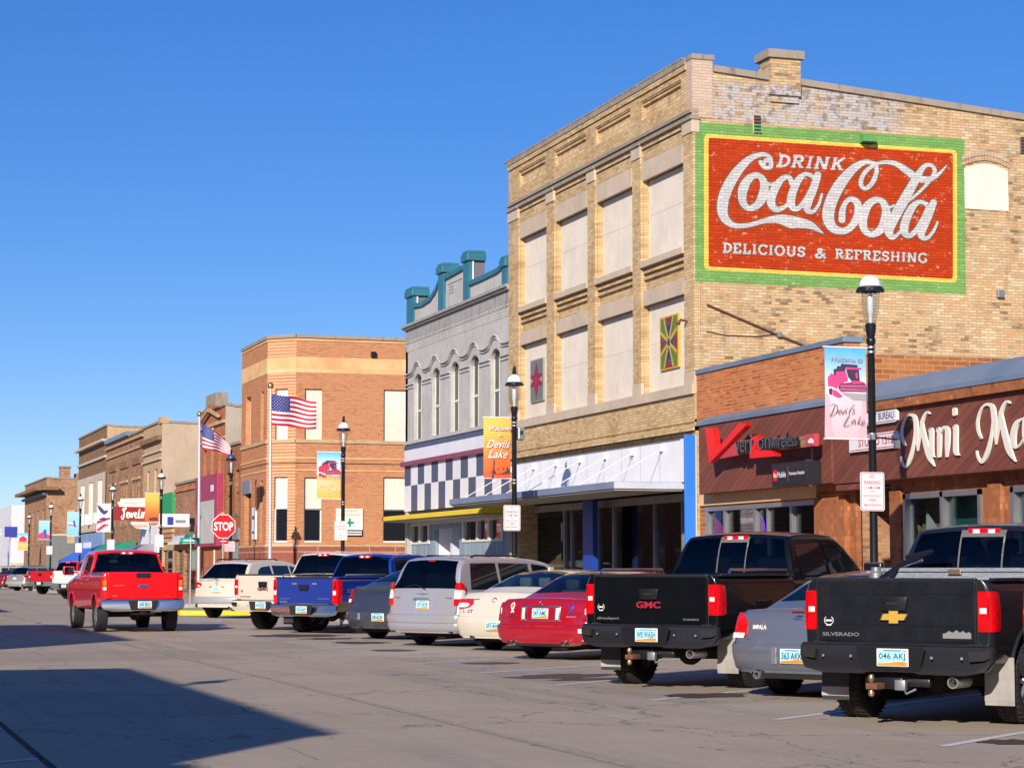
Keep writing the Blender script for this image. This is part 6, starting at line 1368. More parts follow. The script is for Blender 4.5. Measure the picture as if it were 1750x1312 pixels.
    def warp2(s, v): return Vector((v.x, v.y + (s.curv if v.y < s.prof[0][0] + .8 else 0) * .6 * (v.x / (s.W / 2)) ** 2 * max(0, 1 - (v.y - s.prof[0][0]) / .8), v.z))
    def wt(s, z): return s.wb - max(0, z - s.zb) * s.tumble
    def nar(s, y): y1 = s.prof[-1][0]; return .10 * max(0, 1 - (y1 - y) / 1.2) ** 2
    def rear_glass(s, i0, i1, m='cglass', mg=.10, name='rear_window', slider=None, kind=None):
        """glass laid on the roof profile between two heights (fractions of the profile)"""
        N = len(s.prof); a, c = int(i0 * (N - 1)), int(i1 * (N - 1)); P = s.prof[a:c + 1]; b = MB(); rows = []
        for i, (y, z) in enumerate(P):
            q0, q1 = P[max(i - 1, 0)], P[min(i + 1, len(P) - 1)]; ty, tz = q1[0] - q0[0], q1[1] - q0[1]; l = math.hypot(ty, tz) or 1; ny, nz = -tz / l, ty / l
            if kind == 'front': pass
            h = max(0.0, z - s.zb); rr_ = min(s.r, h * .45); w_ = s.wt(z - rr_) - rr_ * 1.1 + .012 - s.nar(y); k = min(1, h / .3); row = []
            for c_ in (-1, -.5, 0, .5, 1): row.append((w_ * c_, y + ny * .006, z + nz * .006 + s.rc * k * (1 - abs(c_) * .5) * (1 if abs(c_) < 1 else 0)))
            rows.append(row)
        for r0, r1 in zip(rows, rows[1:]):
            for j in range(4): b.face([r0[j], r0[j + 1], r1[j + 1], r1[j]], m)
        o = b.build(name, s.t, 40, s.warp2)
        if slider:
            f = MB(); n = len(rows) - 1
            def P_(x, v, d): i = min(int(v * n), n - 1); t = v * n - i; a_, b_ = rows[i][2], rows[i + 1][2]; return (x, a_[1] + (b_[1] - a_[1]) * t - d, a_[2] + (b_[2] - a_[2]) * t + d * .3)
            for x0, x1, v0, v1, m2, d in [(-slider, slider, .80, 1.0, s.slm, .012), (-slider, -slider + .018, 0, .8, s.slm, .012), (slider - .018, slider, 0, .8, s.slm, .012)]:
                k_ = 6
                for q in range(k_): va, vb = v0 + (v1 - v0) * q / k_, v0 + (v1 - v0) * (q + 1) / k_; f.face([P_(x0, va, d), P_(x1, va, d), P_(x1, vb, d), P_(x0, vb, d)], m2); f.build('slider', o, None, s.warp2)
        return o
    def side_glass(s, polys, m='cglass', sides=(-1, 1)):
        for sg_ in sides:
            for pl in polys:
                b = MB(); pts = [(sg_ * (s.wt(z) + .006 - s.nar(y)), y, z) for y, z in pl]; b.face(pts, m); b.build('side_window', s.t)
    def light(s, rows, m, name='tail_light', out=.010, back=.02, sides=(-1, 1), parent=None, lips=None):
        """rows: (z, inner x, how far it wraps round the side)"""
        res = []
        for sg_ in sides:
            vs = []; 
            for z, xi, d in rows:
                xo = s.hw(z) + out; c = .045
                ring = [(xi, back), (xi, -out), (xo - c * 1.6, -out), (xo - c * .6, -out + .012), (xo - .008, .03), (xo, max(.06, d * .6)), (xo - .002, max(.08, d)), (xo - .03, max(.08, d))]
                vs += [(sg_ * x, y, z) for x, y in ring]
            n = 8; fs = [(i * n + j, i * n + (j + 1) % n, (i + 1) * n + (j + 1) % n, (i + 1) * n + j) for i in range(len(rows) - 1) for j in range(n)] + [tuple(range(n)), tuple((len(rows) - 1) * n + j for j in range(n))[::-1]]
            b = MB(); b.raw(vs, fs, m); res.append(b.build(name, parent[sg_ > 0] if isinstance(parent, list) else (parent or s.t), 35, s.warp))
        return res
    def band(s, rows, m, name='bumper'):
        vs = []
        for z, o in rows:
            w_ = s.hw(z) + o; half = [(w_ - .02 if o == 0 else w_, .75), (w_, .3), (w_, .14), (w_ - .02, .06), (w_ - .07, .01 - o * .6), (w_ - .16, -o), (w_ * .55, -o), (w_ * .25, -o)]
            vs += [(x, y, z) for x, y in half] + [(0, -o, z)] + [(-x, y, z) for x, y in reversed(half)]
        n = 17; b = MB(); b.raw(vs, [(i * n + j, i * n + j + 1, (i + 1) * n + j + 1, (i + 1) * n + j) for i in range(len(rows) - 1) for j in range(n - 1)], m); return b.build(name, s.t, 40, s.warp)
    def flat(s, name, boxes, parent=None, warp=True, smooth=None):
        b = MB()
        for q in boxes:
            if len(q) == 7: b.box(*q)
            else: b.rbox(*q)
        return b.build(name, parent or s.t, smooth, s.warp if warp else None)
    def plate(s, z, text, y=-.02, x=0):
        b = MB(); b.rbox(x - .165, x + .165, y - .012, y, z - .085, z + .085, 'sign_white', .006, 1); b.box(x - .152, x + .152, y - .0135, y - .012, z - .076, z + .076, 'plate_blue')
        b.prism([(x - .152, z - .076), (x + .152, z - .076), (x + .152, z - .04), (x + .06, z - .035), (x - .05, z - .05), (x - .152, z - .055)], 'y', y - .0145, y - .0135, 'plate_orange'); b.box(x + .11, x + .148, y - .0145, y - .0135, z + .055, z + .073, 'gold_badge'); b.box(x - .09, x + .09, y - .0145, y - .0135, z + .062, z + .072, 'slate')
        o = b.build('license_plate', s.t, None, s.warp)
        if text: c = MB(); put_text(c, text, (x, y - .0155, z - .032), (1, 0, 0), (0, 0, 1), 'plate_ink', h=.075, wid=.042 * len(text) * .92, bold=.01, center=True); c.build('lettering', o, None, s.warp)
    def badge(s, name, fn, label=None):
        b = MB(); fn(b); o = b.build(name, s.t, None, s.warp)
        if label: o['label'] = label
        return o
    def mirror(s, y, z, m, sz=1.0):
        for sg_ in (-1, 1):
            b = MB(); x = sg_ * (s.W / 2 + .13 * sz); b.rbox(x - .11 * sz, x + .11 * sz, y - .05, y + .07, z - .09 * sz, z + .09 * sz, m, .03); b.box(min(x, sg_ * (s.W / 2 - .08)), max(x, sg_ * (s.W / 2 - .08)), y - .01, y + .04, z - .06, z - .02, m); b.box(x - .09 * sz, x + .09 * sz, y - .053, y - .049, z - .07 * sz, z + .07 * sz, 'cglass'); b.build('mirror', s.t, 40)
    def pipe(s, x, z, r=.05, y=-.04, m='chrome'):
        b = MB(); b.lathe([(r, .35), (r, 0), (r * .8, 0), (r * .8, .2), (0, .2)], (x, y, z), m, 18, 'y'); b.build('exhaust_pipe', s.t, 50)
    def place(s, px, py, head, side=-1, gx=None):
        """stand the car so that its rear wheel meets the road where the photograph shows it"""
        a = R(head); fx, fy = math.sin(a), math.cos(a); rx, ry = math.cos(a), -math.sin(a); X, Y = on_ground(px, py); lx, ly = side * s.track, s.yr - .12
        s.t.location = (X - rx * lx - fx * ly, Y - ry * lx - fy * ly, 0); s.t.rotation_euler = (0, 0, -a)
_wh = {}
M['cglass_sl'] = mat('slider glass', (.03, .035, .04), .03, var=0, coat=.6)

def pickup(label, paint, px, py, head, plate='', bumper='black_gloss', arch_l=.12, cab='crew', group='vehicles parked nose in along the kerb', style='gm', flaps=None, hitch=False, toolbox=False, two=None, dual=False, handle='black', bmat=None, text=None, slider=.24, lower_bumper=None, R_=.41, hgt=0.0, pipe_=True, xl=0.0, lensm='red_lens'):
    c = Car('pickup_truck', label, 'pickup truck', group, L=5.75, W=1.99, z0=.56 + hgt, sec=[(.3, .95), (.55, .975), (.8, .99), (1.0, 1.0), (1.2, .99), (1.45, .975)], rr=.07, rf=.35, crown=.0, curv=.03, yr=1.02, yf=4.62, R=R_, tw=.27, track=.84, tumble=.30, arch=arch_l)
    h = hgt; RT = 1.40 + h
    if style == 'gm_dark': c.lipm = 'black_gloss'
    c.body(paint, [(0, RT), (2.06, RT), (2.1, RT - .05), (4.4, RT - .06), (4.6, RT - .09), (5.5, RT - .20), (5.75, RT - .30)], [(0, .62 + h), (.6, .60 + h), (c.yr, .56 + h), (5.75, .5 + h)], bed=(.07, 2.02, .95 + h), two=two)
    yb = 2.08
    c.cabin(paint, [(yb, RT - .06), (yb + .03, RT + .05), (yb + .10, RT + .28), (yb + .20, RT + .47), (yb + .34, RT + .535), (yb + .8, RT + .56), (yb + 1.35, RT + .55), (yb + 1.62, RT + .50), (yb + 2.05, RT + .25), (yb + 2.5, RT - .06)], RT - .08, c.W / 2 - .05, .09, holes=((.10, .34), (.78, .97)), rows=(.75, 1.55))
    c.slm = 'slider_grey'; c.rear_glass(.10, .34, 'tint_dark' if style != 'ford' else 'tint_dark', .035, 'rear_window', slider); c.rear_glass(.78, .97, 'tint_mid', .05, 'windshield')
    y0 = yb + .28
    c.side_glass([[(y0, RT), (y0 + .02, RT + .40), (y0 + .75, RT + .44), (y0 + .78, RT)], [(y0 + .88, RT), (y0 + .86, RT + .44), (y0 + 1.12, RT + .43), (y0 + 1.47, RT + .30), (y0 + 1.85, RT + .02)]])
    c.mirror(yb + 2.0, RT + .06, 'black_gloss' if style != 'ford' else paint, 1.25)
    xg = c.W / 2 - .165
    tg = c.flat('tailgate', [(-xg, xg, -.022, .05, .80 + h, RT - .012, paint, .016)]); c.flat('tailgate_cap', [(-xg, xg, -.028, .04, RT - .02, RT + .015, 'black_gloss' if style != 'ford' else paint, .01)], tg)
    c.flat('panel_gap', [(-xg - .012, -xg, -.003, .0, .78 + h, RT, 'under'), (xg, xg + .012, -.003, .0, .78 + h, RT, 'under'), (-xg - .05, xg + .05, -.006, .0, .77 + h, .80 + h, 'under')])
    if style in ('gm', 'gm_dark'): c.flat('pressing', [(-xg + .05, xg - .05, -.026, -.02, 1.26 + h, 1.275 + h, paint), (-xg + .05, xg - .05, -.026, -.02, .96 + h, .97 + h, paint)], tg)
    lz0, lz1 = (.91 + h, 1.29 + h)
    if style == 'old': lz0, lz1 = .80 + h, 1.36 + h
    if style == 'ford': lz0, lz1 = .98 + h, 1.30 + h
    L_ = c.light([(lz0, xg + .02, .10), (lz0 + .02, xg + .015, .16), ((lz0 + lz1) / 2, xg + .015, .17), (lz1 - .02, xg + .015, .16), (lz1, xg + .02, .10)], lensm)
    for i, sg_ in enumerate((-1, 1)):
        if style == 'ford': bx = [(sg_ * (xg + .035), sg_ * (xg + .12), -.016, -.008, lz0 + .02, lz0 + .10, 'white_lens'), (sg_ * (xg + .035), sg_ * (xg + .12), -.016, -.008, lz0 + .13, lz1 - .06, 'amber' if sg_ < 0 or True else 'red_lens')]
        elif style == 'old': bx = [(sg_ * (xg + .03), sg_ * (xg + .12), -.018, -.008, 1.00 + h, 1.10 + h, 'white_lens'), (sg_ * (xg + .03), sg_ * (xg + .12), -.018, -.008, 1.13 + h, 1.3 + h, 'red_dark')]
        else: bx = [(sg_ * (xg + .03), sg_ * (xg + .10), -.018, -.008, 1.08 + h, 1.135 + h, 'white_lens'), (sg_ * (xg + .112), sg_ * (xg + .12), -.013, -.008, .90 + h, 1.28 + h, 'red_dark')]
        for q in bx:
            b = MB(); b.rbox(min(q[0], q[1]), max(q[0], q[1]), *q[2:7], .006); b.build('lamp_section', L_[i], 40, c.warp)
    # rear bumper
    bz0, bz1 = .50 + h, .775 + h; bm_ = bumper; W2 = c.W / 2
    b = MB(); b.prism([(-W2, bz1), (-W2 - .012, bz1 - .03), (-W2 - .012, bz0 + .13), (-W2 + .05, bz0 + .04), (-W2 + .26, bz0), (-.28, bz0), (-.24, bz0 + .015), (.24, bz0 + .015), (.28, bz0), (W2 - .26, bz0), (W2 - .05, bz0 + .04), (W2 + .012, bz0 + .13), (W2 + .012, bz1 - .03), (W2, bz1)], 'y', -.12, .03, bm_, r=.022); bp = b.build('bumper', c.t, 40, lambda v: Vector((v.x, v.y + .10 * max(0, (abs(v.x) - .75) / .27) ** 2 * (1 if v.y < -.04 else 0), v.z)))
    c.flat('step_pad', [(-W2 + .03, W2 - .03, -.09, .0, bz1 - .004, bz1 + .012, 'black_gloss', .005)], bp)
    b = MB(); b.prism([(-.36, bz1 - .02), (-.30, bz0 + .035), (.30, bz0 + .035), (.36, bz1 - .02)], 'y', -.125, -.118, 'under' if bumper != 'black_gloss' else 'black', r=.002); b.build('plate_recess', bp)
    if style in ('gm', 'gm_dark'):
        for sg_ in (-1, 1): b = MB(); b.prism([(sg_ * (W2 - .20), bz1 - .05), (sg_ * (W2 - .01), bz1 - .04), (sg_ * (W2 + .0), bz1 - .10), (sg_ * (W2 - .06), bz1 - .13), (sg_ * (W2 - .19), bz1 - .14)], 'y', -.126, -.08, 'under'); b.build('corner_step', bp, None, lambda v: Vector((v.x, v.y + .09 * max(0, (abs(v.x) - .75) / .27) ** 2, v.z)))
        c.flat('sensor', [(x - .012, x + .012, -.124, -.119, bz0 + .15, bz0 + .174, 'alu', .004) for x in (-.72, -.42, .42, .72)], bp)
    old = c.warp; c.warp = lambda v: v
    c.plate((bz0 + bz1) / 2 + .02, plate, y=-.128, x=.03); c.warp = old
    # third brake light
    c.flat('brake_light', [(-.18, .18, yb + .16, yb + .32, RT + .462, RT + .532, lensm, .014), (-.125, -.045, yb + .154, yb + .17, RT + .474, RT + .520, 'white_lens', .008), (.045, .125, yb + .154, yb + .17, RT + .474, RT + .520, 'white_lens', .008)], warp=False)
    # handle
    hz = 1.16 + h if style != 'ford' else 1.33 + h
    if style == 'ford': c.flat('handle', [(-.17, .17, -.04, -.01, 1.30 + h, 1.41 + h, 'black_gloss', .02)], tg)
    else:
        b = MB(); b.prism([(-.14, hz + .075), (.14, hz + .075), (.125, hz - .06), (-.125, hz - .06)], 'y', -.036, -.015, handle if handle != 'paint' else paint, r=.006); b.box(-.07, .07, -.0385, -.036, hz - .0, hz + .022, 'under'); b.build('handle', tg, 40, c.warp)
    if pipe_: c.pipe(W2 - .40, .43 + h, .055, -.03, 'alu')
    if hitch:
        b = MB(); b.rbox(-.11, .14, -.16, .1, .36 + h, .47 + h, 'black', .015); b.rbox(-.32, .36, -.02, .06, .38 + h, .46 + h, 'black', .02); b.rbox(-.16, -.04, -.34, -.12, .36 + h, .42 + h, 'rust', .01); b.lathe([(.012, -.05), (.018, .0), (.03, .02), (.033, .045), (.02, .07), (0, .075)], (-.12, -.29, .43 + h), 'gold_dull', 12); b.lathe([(.0, -.075), (.028, -.06), (.033, -.03), (.02, .0)], (-.12, -.29, .36 + h), 'gold_dull', 12)
        b.tube([(.12, -.1, .38 + h), (.18, -.16, .32 + h), (.24, -.08, .36 + h)], .012, 'steel', 6); b.rbox(.06, .17, -.17, -.1, .35 + h, .45 + h, 'steel', .01); b.build('tow_hitch', c.t, 40)
    if flaps:
        for sg_ in (-1, 1): b = MB(); mt = flaps if sg_ > 0 else 'mudrub'; b.rbox(sg_ * (W2 - .13) - .15, sg_ * (W2 - .13) + .15, c.yr - c.R - .16, c.yr - c.R - .145, .20, .66 + h, mt, .006); b.box(sg_ * (W2 - .13) - .15, sg_ * (W2 - .13) + .15, c.yr - c.R - .163, c.yr - c.R - .16, .24, .33, 'mudpale'); b.build('mud_flap', c.t)
    if style == 'ford': c.flat('tow_hitch', [(-.07, .07, -.08, .1, .42 + h, .5 + h, 'black', .01), (-.3, .3, 0, .06, .42 + h, .48 + h, 'black', .01)], warp=False)
    c.flat('rail_cap', [(sg_ * (W2 - .03) - .035, sg_ * (W2 - .03) + .02, .05, 2.04, RT - .004, RT + .018, 'black_gloss', .008) for sg_ in (-1, 1)])
    for sg_ in (-1, 1):
        sm_ = MB()
        for y_, z0_, z1_ in [(2.065, .62 + h, RT), (2.42 + .45, .66 + h, RT - .04), (3.82, .66 + h, RT - .04)]:
            k_ = 6
            for q in range(k_):
                za, zb_ = z0_ + (z1_ - z0_) * q / k_, z0_ + (z1_ - z0_) * (q + 1) / k_; sm_.face([(sg_ * (c.hw(za) + .003), y_ - .005, za), (sg_ * (c.hw(za) + .003), y_ + .005, za), (sg_ * (c.hw(zb_) + .003), y_ + .005, zb_), (sg_ * (c.hw(zb_) + .003), y_ - .005, zb_)], 'under')
        sm_.build('panel_gap', c.t)
        for y_ in (2.95, 3.35 + .55): c.flat('door_handle', [(sg_ * c.hw(1.1) - .01, sg_ * c.hw(1.1) + .03, y_, y_ + .2, 1.13 + h, 1.17 + h, paint if style != 'old' else 'black_gloss', .01)], warp=False)
    if text: text(c, h)
    c.place(px, py, head); return c
M['slider_grey'] = mat('grey slider frame', (.26, .25, .26), .5, var=.05); M['gold_dull'] = mat('worn brass ball', (.45, .30, .18), .35, .8, var=.2, scale=10)
BLK = paint_mat('black car paint', (.004, .005, .007), .0, .22, .02, gloss=.5); BLK2 = paint_mat('dusty black car paint', (.009, .011, .016), .0, .3, .07, gloss=.6)
def rail(c, h):
    b = MB()
    for sg_ in (-1, 1):
        x = sg_ * (c.W / 2 - .05); b.tube([(x, .35, 1.42 + h), (x, .38, 1.47 + h), (x, 1.9, 1.47 + h), (x, 1.93, 1.42 + h)], .018, 'chrome', 8)
        b2 = b; b.build('bed_rail', c.t, 40); b = MB()
def wreath(b, x, z, s=1.0, m='alu'):
    for sg_ in (-1, 1): b.tube([(x + sg_ * .035 * s * math.cos(R(a)) + sg_ * .01, -.024, z + .035 * s * math.sin(R(a))) for a in range(-80, 61, 20)], .004, m, 4)
    b.box(x - .03 * s, x + .03 * s, -.026, -.022, z - .008, z + .008, m); b.box(x - .025 * s, x + .025 * s, -.026, -.022, z - .045 * s, z - .035 * s, m)
def t_silverado(c, h):
    def f(b): put_text(b, 'SILVERADO', (-.77, -.026, .85 + h), (1, 0, 0), (0, 0, 1), 'alu', h=.036, wid=.40, bold=.02)
    c.badge('badge', f)
    def f(b):
        bt = lambda k: [(-.15 * k, -.032 * k), (-.12 * k, .034 * k), (-.052 * k, .034 * k), (-.052 * k, .066 * k), (.052 * k, .066 * k), (.052 * k, .034 * k), (.16 * k, .034 * k), (.12 * k, -.032 * k), (.052 * k, -.032 * k), (.052 * k, -.066 * k), (-.052 * k, -.066 * k), (-.052 * k, -.032 * k)]
        z = 1.04 + h; b.prism([(x, z + y) for x, y in bt(1)], 'y', -.034, -.02, 'chrome'); b.prism([(x, z + y) for x, y in bt(.88)], 'y', -.037, -.034, 'gold_badge')
    c.badge('emblem', f, 'gold bow tie emblem with chrome edge')
    def f(b):
        z = .845 + h; b.prism([(.50, z), (.78, z), (.78, z + .05), (.755, z + .065), (.73, z + .05), (.70, z + .075), (.67, z + .055), (.635, z + .08), (.60, z + .055), (.56, z + .072), (.53, z + .05), (.50, z + .045)], 'y', -.028, -.02, 'alu')
    c.badge('badge', f); c.badge('sticker', lambda b: wreath(b, -.70, 1.0 + h, 1.1, 'sign_white')); 
    t_ = thing('toolbox', 'silver diamond plate toolbox across the bed of the nearest black pickup', 'toolbox'); t_.parent = None
    b = MB(); b.rbox(-.90, .92, 1.45, 1.95, 1.18 + h, 1.49 + h, 'diamond', .015); b.build('box', t_); b = MB(); b.rbox(-.92, .94, 1.43, 1.97, 1.47 + h, 1.515 + h, 'diamond', .008); b.build('lid', t_); b = MB(); b.rbox(-.06, .08, 1.42, 1.45, 1.44 + h, 1.50 + h, 'gold_dull', .008); b.build('latch', t_)
    c.extra = t_
    g_ = MB(); g_.lathe([(0, 0), (.07, 0), (.07, .16), (.05, .18), (.05, .22), (0, .22)], (-.78, 1.25, 1.30 + h), 'alu', 12); g_.tube([(-.70, 1.2, 1.4 + h), (-.6, 1.5, 1.55 + h), (-.45, 1.9, 1.68 + h), (-.75, 1.95, 1.62 + h)], .03, 'black', 8); g_.tube([(-.8, 1.7, 1.5 + h), (-.5, 1.8, 1.6 + h)], .02, 'chrome', 6); g_.build('bed_fittings', c.t, 40)
def t_gmc(c, h):
    def f(b): put_text(b, 'GMC', (0, -.030, .99 + h), (1, 0, 0), (0, 0, 1), 'gmc_red', h=.085, wid=.36, bold=.035, center=True, depth=.006)
    c.badge('emblem', f); c.badge('badge', lambda b: put_text(b, 'allroadsport', (-.78, -.026, .835 + h), (1, 0, 0), (0, 0, 1), 'alu', h=.04, wid=.34, bold=.02)); c.badge('badge', lambda b: put_text(b, 'DURAMAX', (.50, -.026, .845 + h), (1, 0, 0), (0, 0, 1), 'alu', h=.022, wid=.22, bold=.015)); c.badge('sticker', lambda b: wreath(b, -.72, 1.0 + h, 1.1, 'sign_white')); rail(c, h)
M['silver_trim'] = mat('silver bumper trim', (.55, .55, .56), .35, .5, var=.05)
M['gmc_red'] = mat('red chrome letters', (.50, .03, .06), .3, .3, coat=1, var=.1)

# row of parked vehicles, near to far
v0 = pickup('maroon pickup cut off by the right edge of the picture', paint_mat('maroon car paint', (.18, .006, .010)), 1745, 1290, 51, style='old', pipe_=False); v0.t.location = Vector((0, 0, 0))
def put_corner(c, px, depth_y, head, lx=-1.0):     # stand a vehicle by its tail corner
    a = R(head); X = on_y(px, 1100, depth_y)[0]; rx, ry = math.cos(a), -math.sin(a); c.t.location = (X - rx * lx, depth_y - ry * lx, 0); c.t.rotation_euler = (0, 0, -a)
put_corner(v0, 1743, 16.6, 54)
v1 = pickup('nearest black pickup with gold emblem, silver toolbox and dusty flanks', BLK2, 1466, 1225, 53, '046 AKJ', 'black_gloss', .17, style='gm_dark', flaps='mudpale', hitch=True, text=t_silverado, hgt=.0, slider=.25)
v1.extra.location = v1.t.location; v1.extra.rotation_euler = v1.t.rotation_euler
v3 = pickup('glossy black pickup with red letters on its tailgate and chrome bed rails', BLK, 1078, 1168, 53, 'WE WASH', 'black_gloss', .16, style='gm_dark', flaps='mudpale', hitch=True, text=t_gmc, hgt=.02, slider=.22)

def sedan(label, paint, px, py, head, plate, spec, group='vehicles parked nose in along the kerb'):
    d = dict(L=5.0, W=1.86, z0=.24, deck=1.04, roof=1.45, yr=1.08, yf=3.95, glass='cglass_lt', lean=[(0, .10), (.28, .04), (.45, 0), (.62, .01), (.72, .06), (.95, .11), (1.05, .20)], R_=.335)
    d.update(spec); D = d['deck']; H = d['roof']
    c = Car('sedan', label, 'car', group, L=d['L'], W=d['W'], z0=d['z0'], lean=d['lean'], curv=.09, yr=d['yr'], yf=d['yf'], R=d['R_'], tw=.225, track=d['W'] / 2 - .14, tumble=.52, rr=.13, rf=.6, crown=.03, sec=[(.2, .90), (.35, .97), (.6, 1.0), (.8, .985), (.95, .955), (1.1, .92)])
    c.body(paint, [(0, D - .015), (.04, D), (.55, D + .005), (.9, D - .02), (1.2, D - .07), (3.6, D - .10), (3.9, D - .09), (4.6, D - .22), (d['L'], D - .38)])
    yb = d.get('yb', .62)
    c.cabin(paint, [(yb, D - .02), (yb + .35, D + .13), (yb + .75, H - .12), (yb + 1.05, H - .035), (yb + 1.5, H), (yb + 2.1, H - .005), (yb + 2.5, H - .06), (yb + 2.9, H - .23), (yb + 3.45, D - .10)], D - .10, c.hw(D - .1) - .03, .13, .03, holes=((.10, .38), (.76, .96)), seat=d.get('seat', 'seat'), rows=(.98, 1.9))
    c.rear_glass(.10, .38, 'tint_mid', .02, 'rear_window'); c.rear_glass(.76, .96, 'tint_mid', .04, 'windshield')
    z1 = D + .02; c.side_glass([[(yb + .80, z1 - .02), (yb + 1.0, H - .13), (yb + 1.55, H - .07), (yb + 1.62, z1 - .04)], [(yb + 1.70, z1 - .04), (yb + 1.66, H - .07), (yb + 2.15, H - .09), (yb + 2.55, H - .19), (yb + 3.0, z1 - .05)]])
    c.mirror(yb + 2.85, D + .04, paint)
    c.flat('trunk_seam', [(-.74, .74, -.004, .0, d.get('seam', .70), d.get('seam', .70) + .008, 'under'), (-.745, -.737, -.004, 0, d.get('seam', .70), D - .05, 'under'), (.737, .745, -.004, 0, d.get('seam', .70), D - .05, 'under')])
    c.flat('valance', [(-.55, .55, -.012, .05, .235, .33, 'black_gloss', .01)])
    # headrests seen through the glass read as pale shapes; door handles
    c.flat('door_handle', [(sg_ * (c.hw(.85)) - .01, sg_ * c.hw(.85) + .012, y, y + .2, .86, .885, paint, .004) for sg_ in (-1, 1) for y in (1.9, 2.9)], warp=False)
    zs = d.get('seam', .70) - .06; c.band([(c.z0 + .03, 0), (c.z0 + .06, .018), (zs - .14, .03), (zs - .04, .03), (zs - .012, .02), (zs - .006, 0)], paint); c.flat('bumper_gap', [(-c.W / 2 + .04, c.W / 2 - .04, -.004, .0, zs, zs + .007, 'under')])
    
    c.deck = D; c.paint = paint; d['extra'](c); c.place(px, py, head); return c
def x_impala(c):
    L_ = c.light([(.70, .74, .05), (.74, .70, .14), (.84, .70, .26), (.93, .74, .30), (.99, .82, .22)], 'red_lens', out=.012)
    for i, sg_ in enumerate((-1, 1)): c.light([(.695, .74, .05), (.72, .735, .12), (.755, .73, .15)], 'white_lens', 'lamp_section', .018, sides=(sg_,), parent=L_[i])
    c.flat('brake_light', [(-.10, .10, .13, .18, 1.00, 1.015, 'red_dark', .003)], warp=False)
    c.badge('badge', lambda b: (put_text(b, 'IMPALA', (-.62, -.008, .80), (1, 0, 0), (0, 0, 1), 'sign_white', h=.05, wid=.20, bold=.03), put_text(b, 'LIMITED', (-.62, -.008, .755), (1, 0, 0), (0, 0, 1), 'steel', h=.02, wid=.20)))
    c.badge('emblem', lambda b: (b.prism([(-.07, .93), (-.03, .95), (.0, .97), (.08, .965), (.03, .94), (.07, .915), (.0, .925), (-.02, .90), (-.03, .925)], 'y', -.012, -.004, 'chrome')))
    c.flat('chrome_strip', [(-.72, .72, -.02, .02, .685, .70, c.paint, .005)]); c.plate(.50, '363 AKK', -.034, .0); c.pipe(-.52, .27, .045, .02, 'alu')
    c.flat('plate_recess', [(-.30, -.22, -.036, -.02, .40, .60, 'steel', .01)])
v2 = sedan('silver grey sedan squeezed between the two black pickups', paint_mat('silver grey car paint', (.15, .165, .215), .35, .3, .08), 1332, 1185, 57, '', dict(extra=x_impala, deck=1.02, roof=1.46, yb=.60, z0=.30))
def ribbon_sticker(b, x, z, m):
    b.tube([(x - .03, -.012, z - .09), (x + .02, -.012, z - .02), (x + .035, -.012, z + .04), (x, -.012, z + .075), (x - .035, -.012, z + .04), (x - .02, -.012, z - .02), (x + .03, -.012, z - .09)], .013, m, 5)
def x_caddy(c):
    L_ = c.light([(.64, .83, .10), (.68, .80, .16), (.86, .80, .18), (.95, .84, .12)], 'caddy_lens', out=.008)
    for i, sg_ in enumerate((-1, 1)): b = MB(); b.rbox(sg_ * .86 - .012, sg_ * .86 + .012, -.016, -.004, .76, .86, 'white_lens', .006); b.build('lamp_section', L_[i], 40, c.warp)
    b = MB(); 
    for q in [(-.40, .40, -.022, -.0, .87, .895), (-.40, .40, -.022, 0, .645, .665)]: b.rbox(*q, 'chrome', .006)
    for sg_ in (-1, 1): b.rbox(sg_ * .345 - .055, sg_ * .345 + .055, -.024, 0, .655, .885, 'chrome', .015); b.rbox(sg_ * .345 - .03, sg_ * .345 + .03, -.03, -.02, .675, .865, 'white_lens', .01)
    b.build('plate_surround', c.t, 40, c.warp); c.plate(.77, '347 AML', -.012); c.badge('emblem', lambda b: (wreath(b, 0, .94, .8, 'chrome')))
    c.badge('sticker', lambda b: ribbon_sticker(b, -.60, .87, 'cream'), 'cream ribbon sticker'); c.badge('sticker', lambda b: ribbon_sticker(b, .60, .87, 'slate_blue'), 'blue ribbon sticker')
    c.badge('badge', lambda b: (b.box(-.69, -.51, -.01, -.004, .715, .74, 'chrome'), b.box(.51, .69, -.01, -.004, .715, .73, 'steel'))); c.badge('sticker', lambda b: b.rbox(.78, .88, -.045, -.03, .46, .53, 'sign_white', .006), 'small white sticker')
    for x in (-.60, -.50, .50, .60): c.pipe(x, .285, .042, -.015, 'chrome')
    c.flat('brake_light', [(-.5, .5, .02, .06, .985, 1.0, 'red_dark', .004)], warp=True)
    c.flat('lower_trim', [(-.86, .86, -.012, .03, .325, .36, 'silver_trim', .008)])
M['caddy_lens'] = mat('dark red wrap lens', (.30, .008, .015), .15, coat=1, var=.1)
v4 = sedan('shiny red sedan with a cream and a blue ribbon sticker on its trunk', paint_mat('candy red car paint', (.38, .004, .018), .1, .22, .02), 911, 1123, 55, '', dict(extra=x_caddy, deck=1.0, roof=1.45, W=1.90, L=5.25, yb=.62, z0=.28, lean=[(0, .10), (.28, .02), (.55, .0), (.60, .05), (.90, .08), (1.02, .17)], seam=.66))
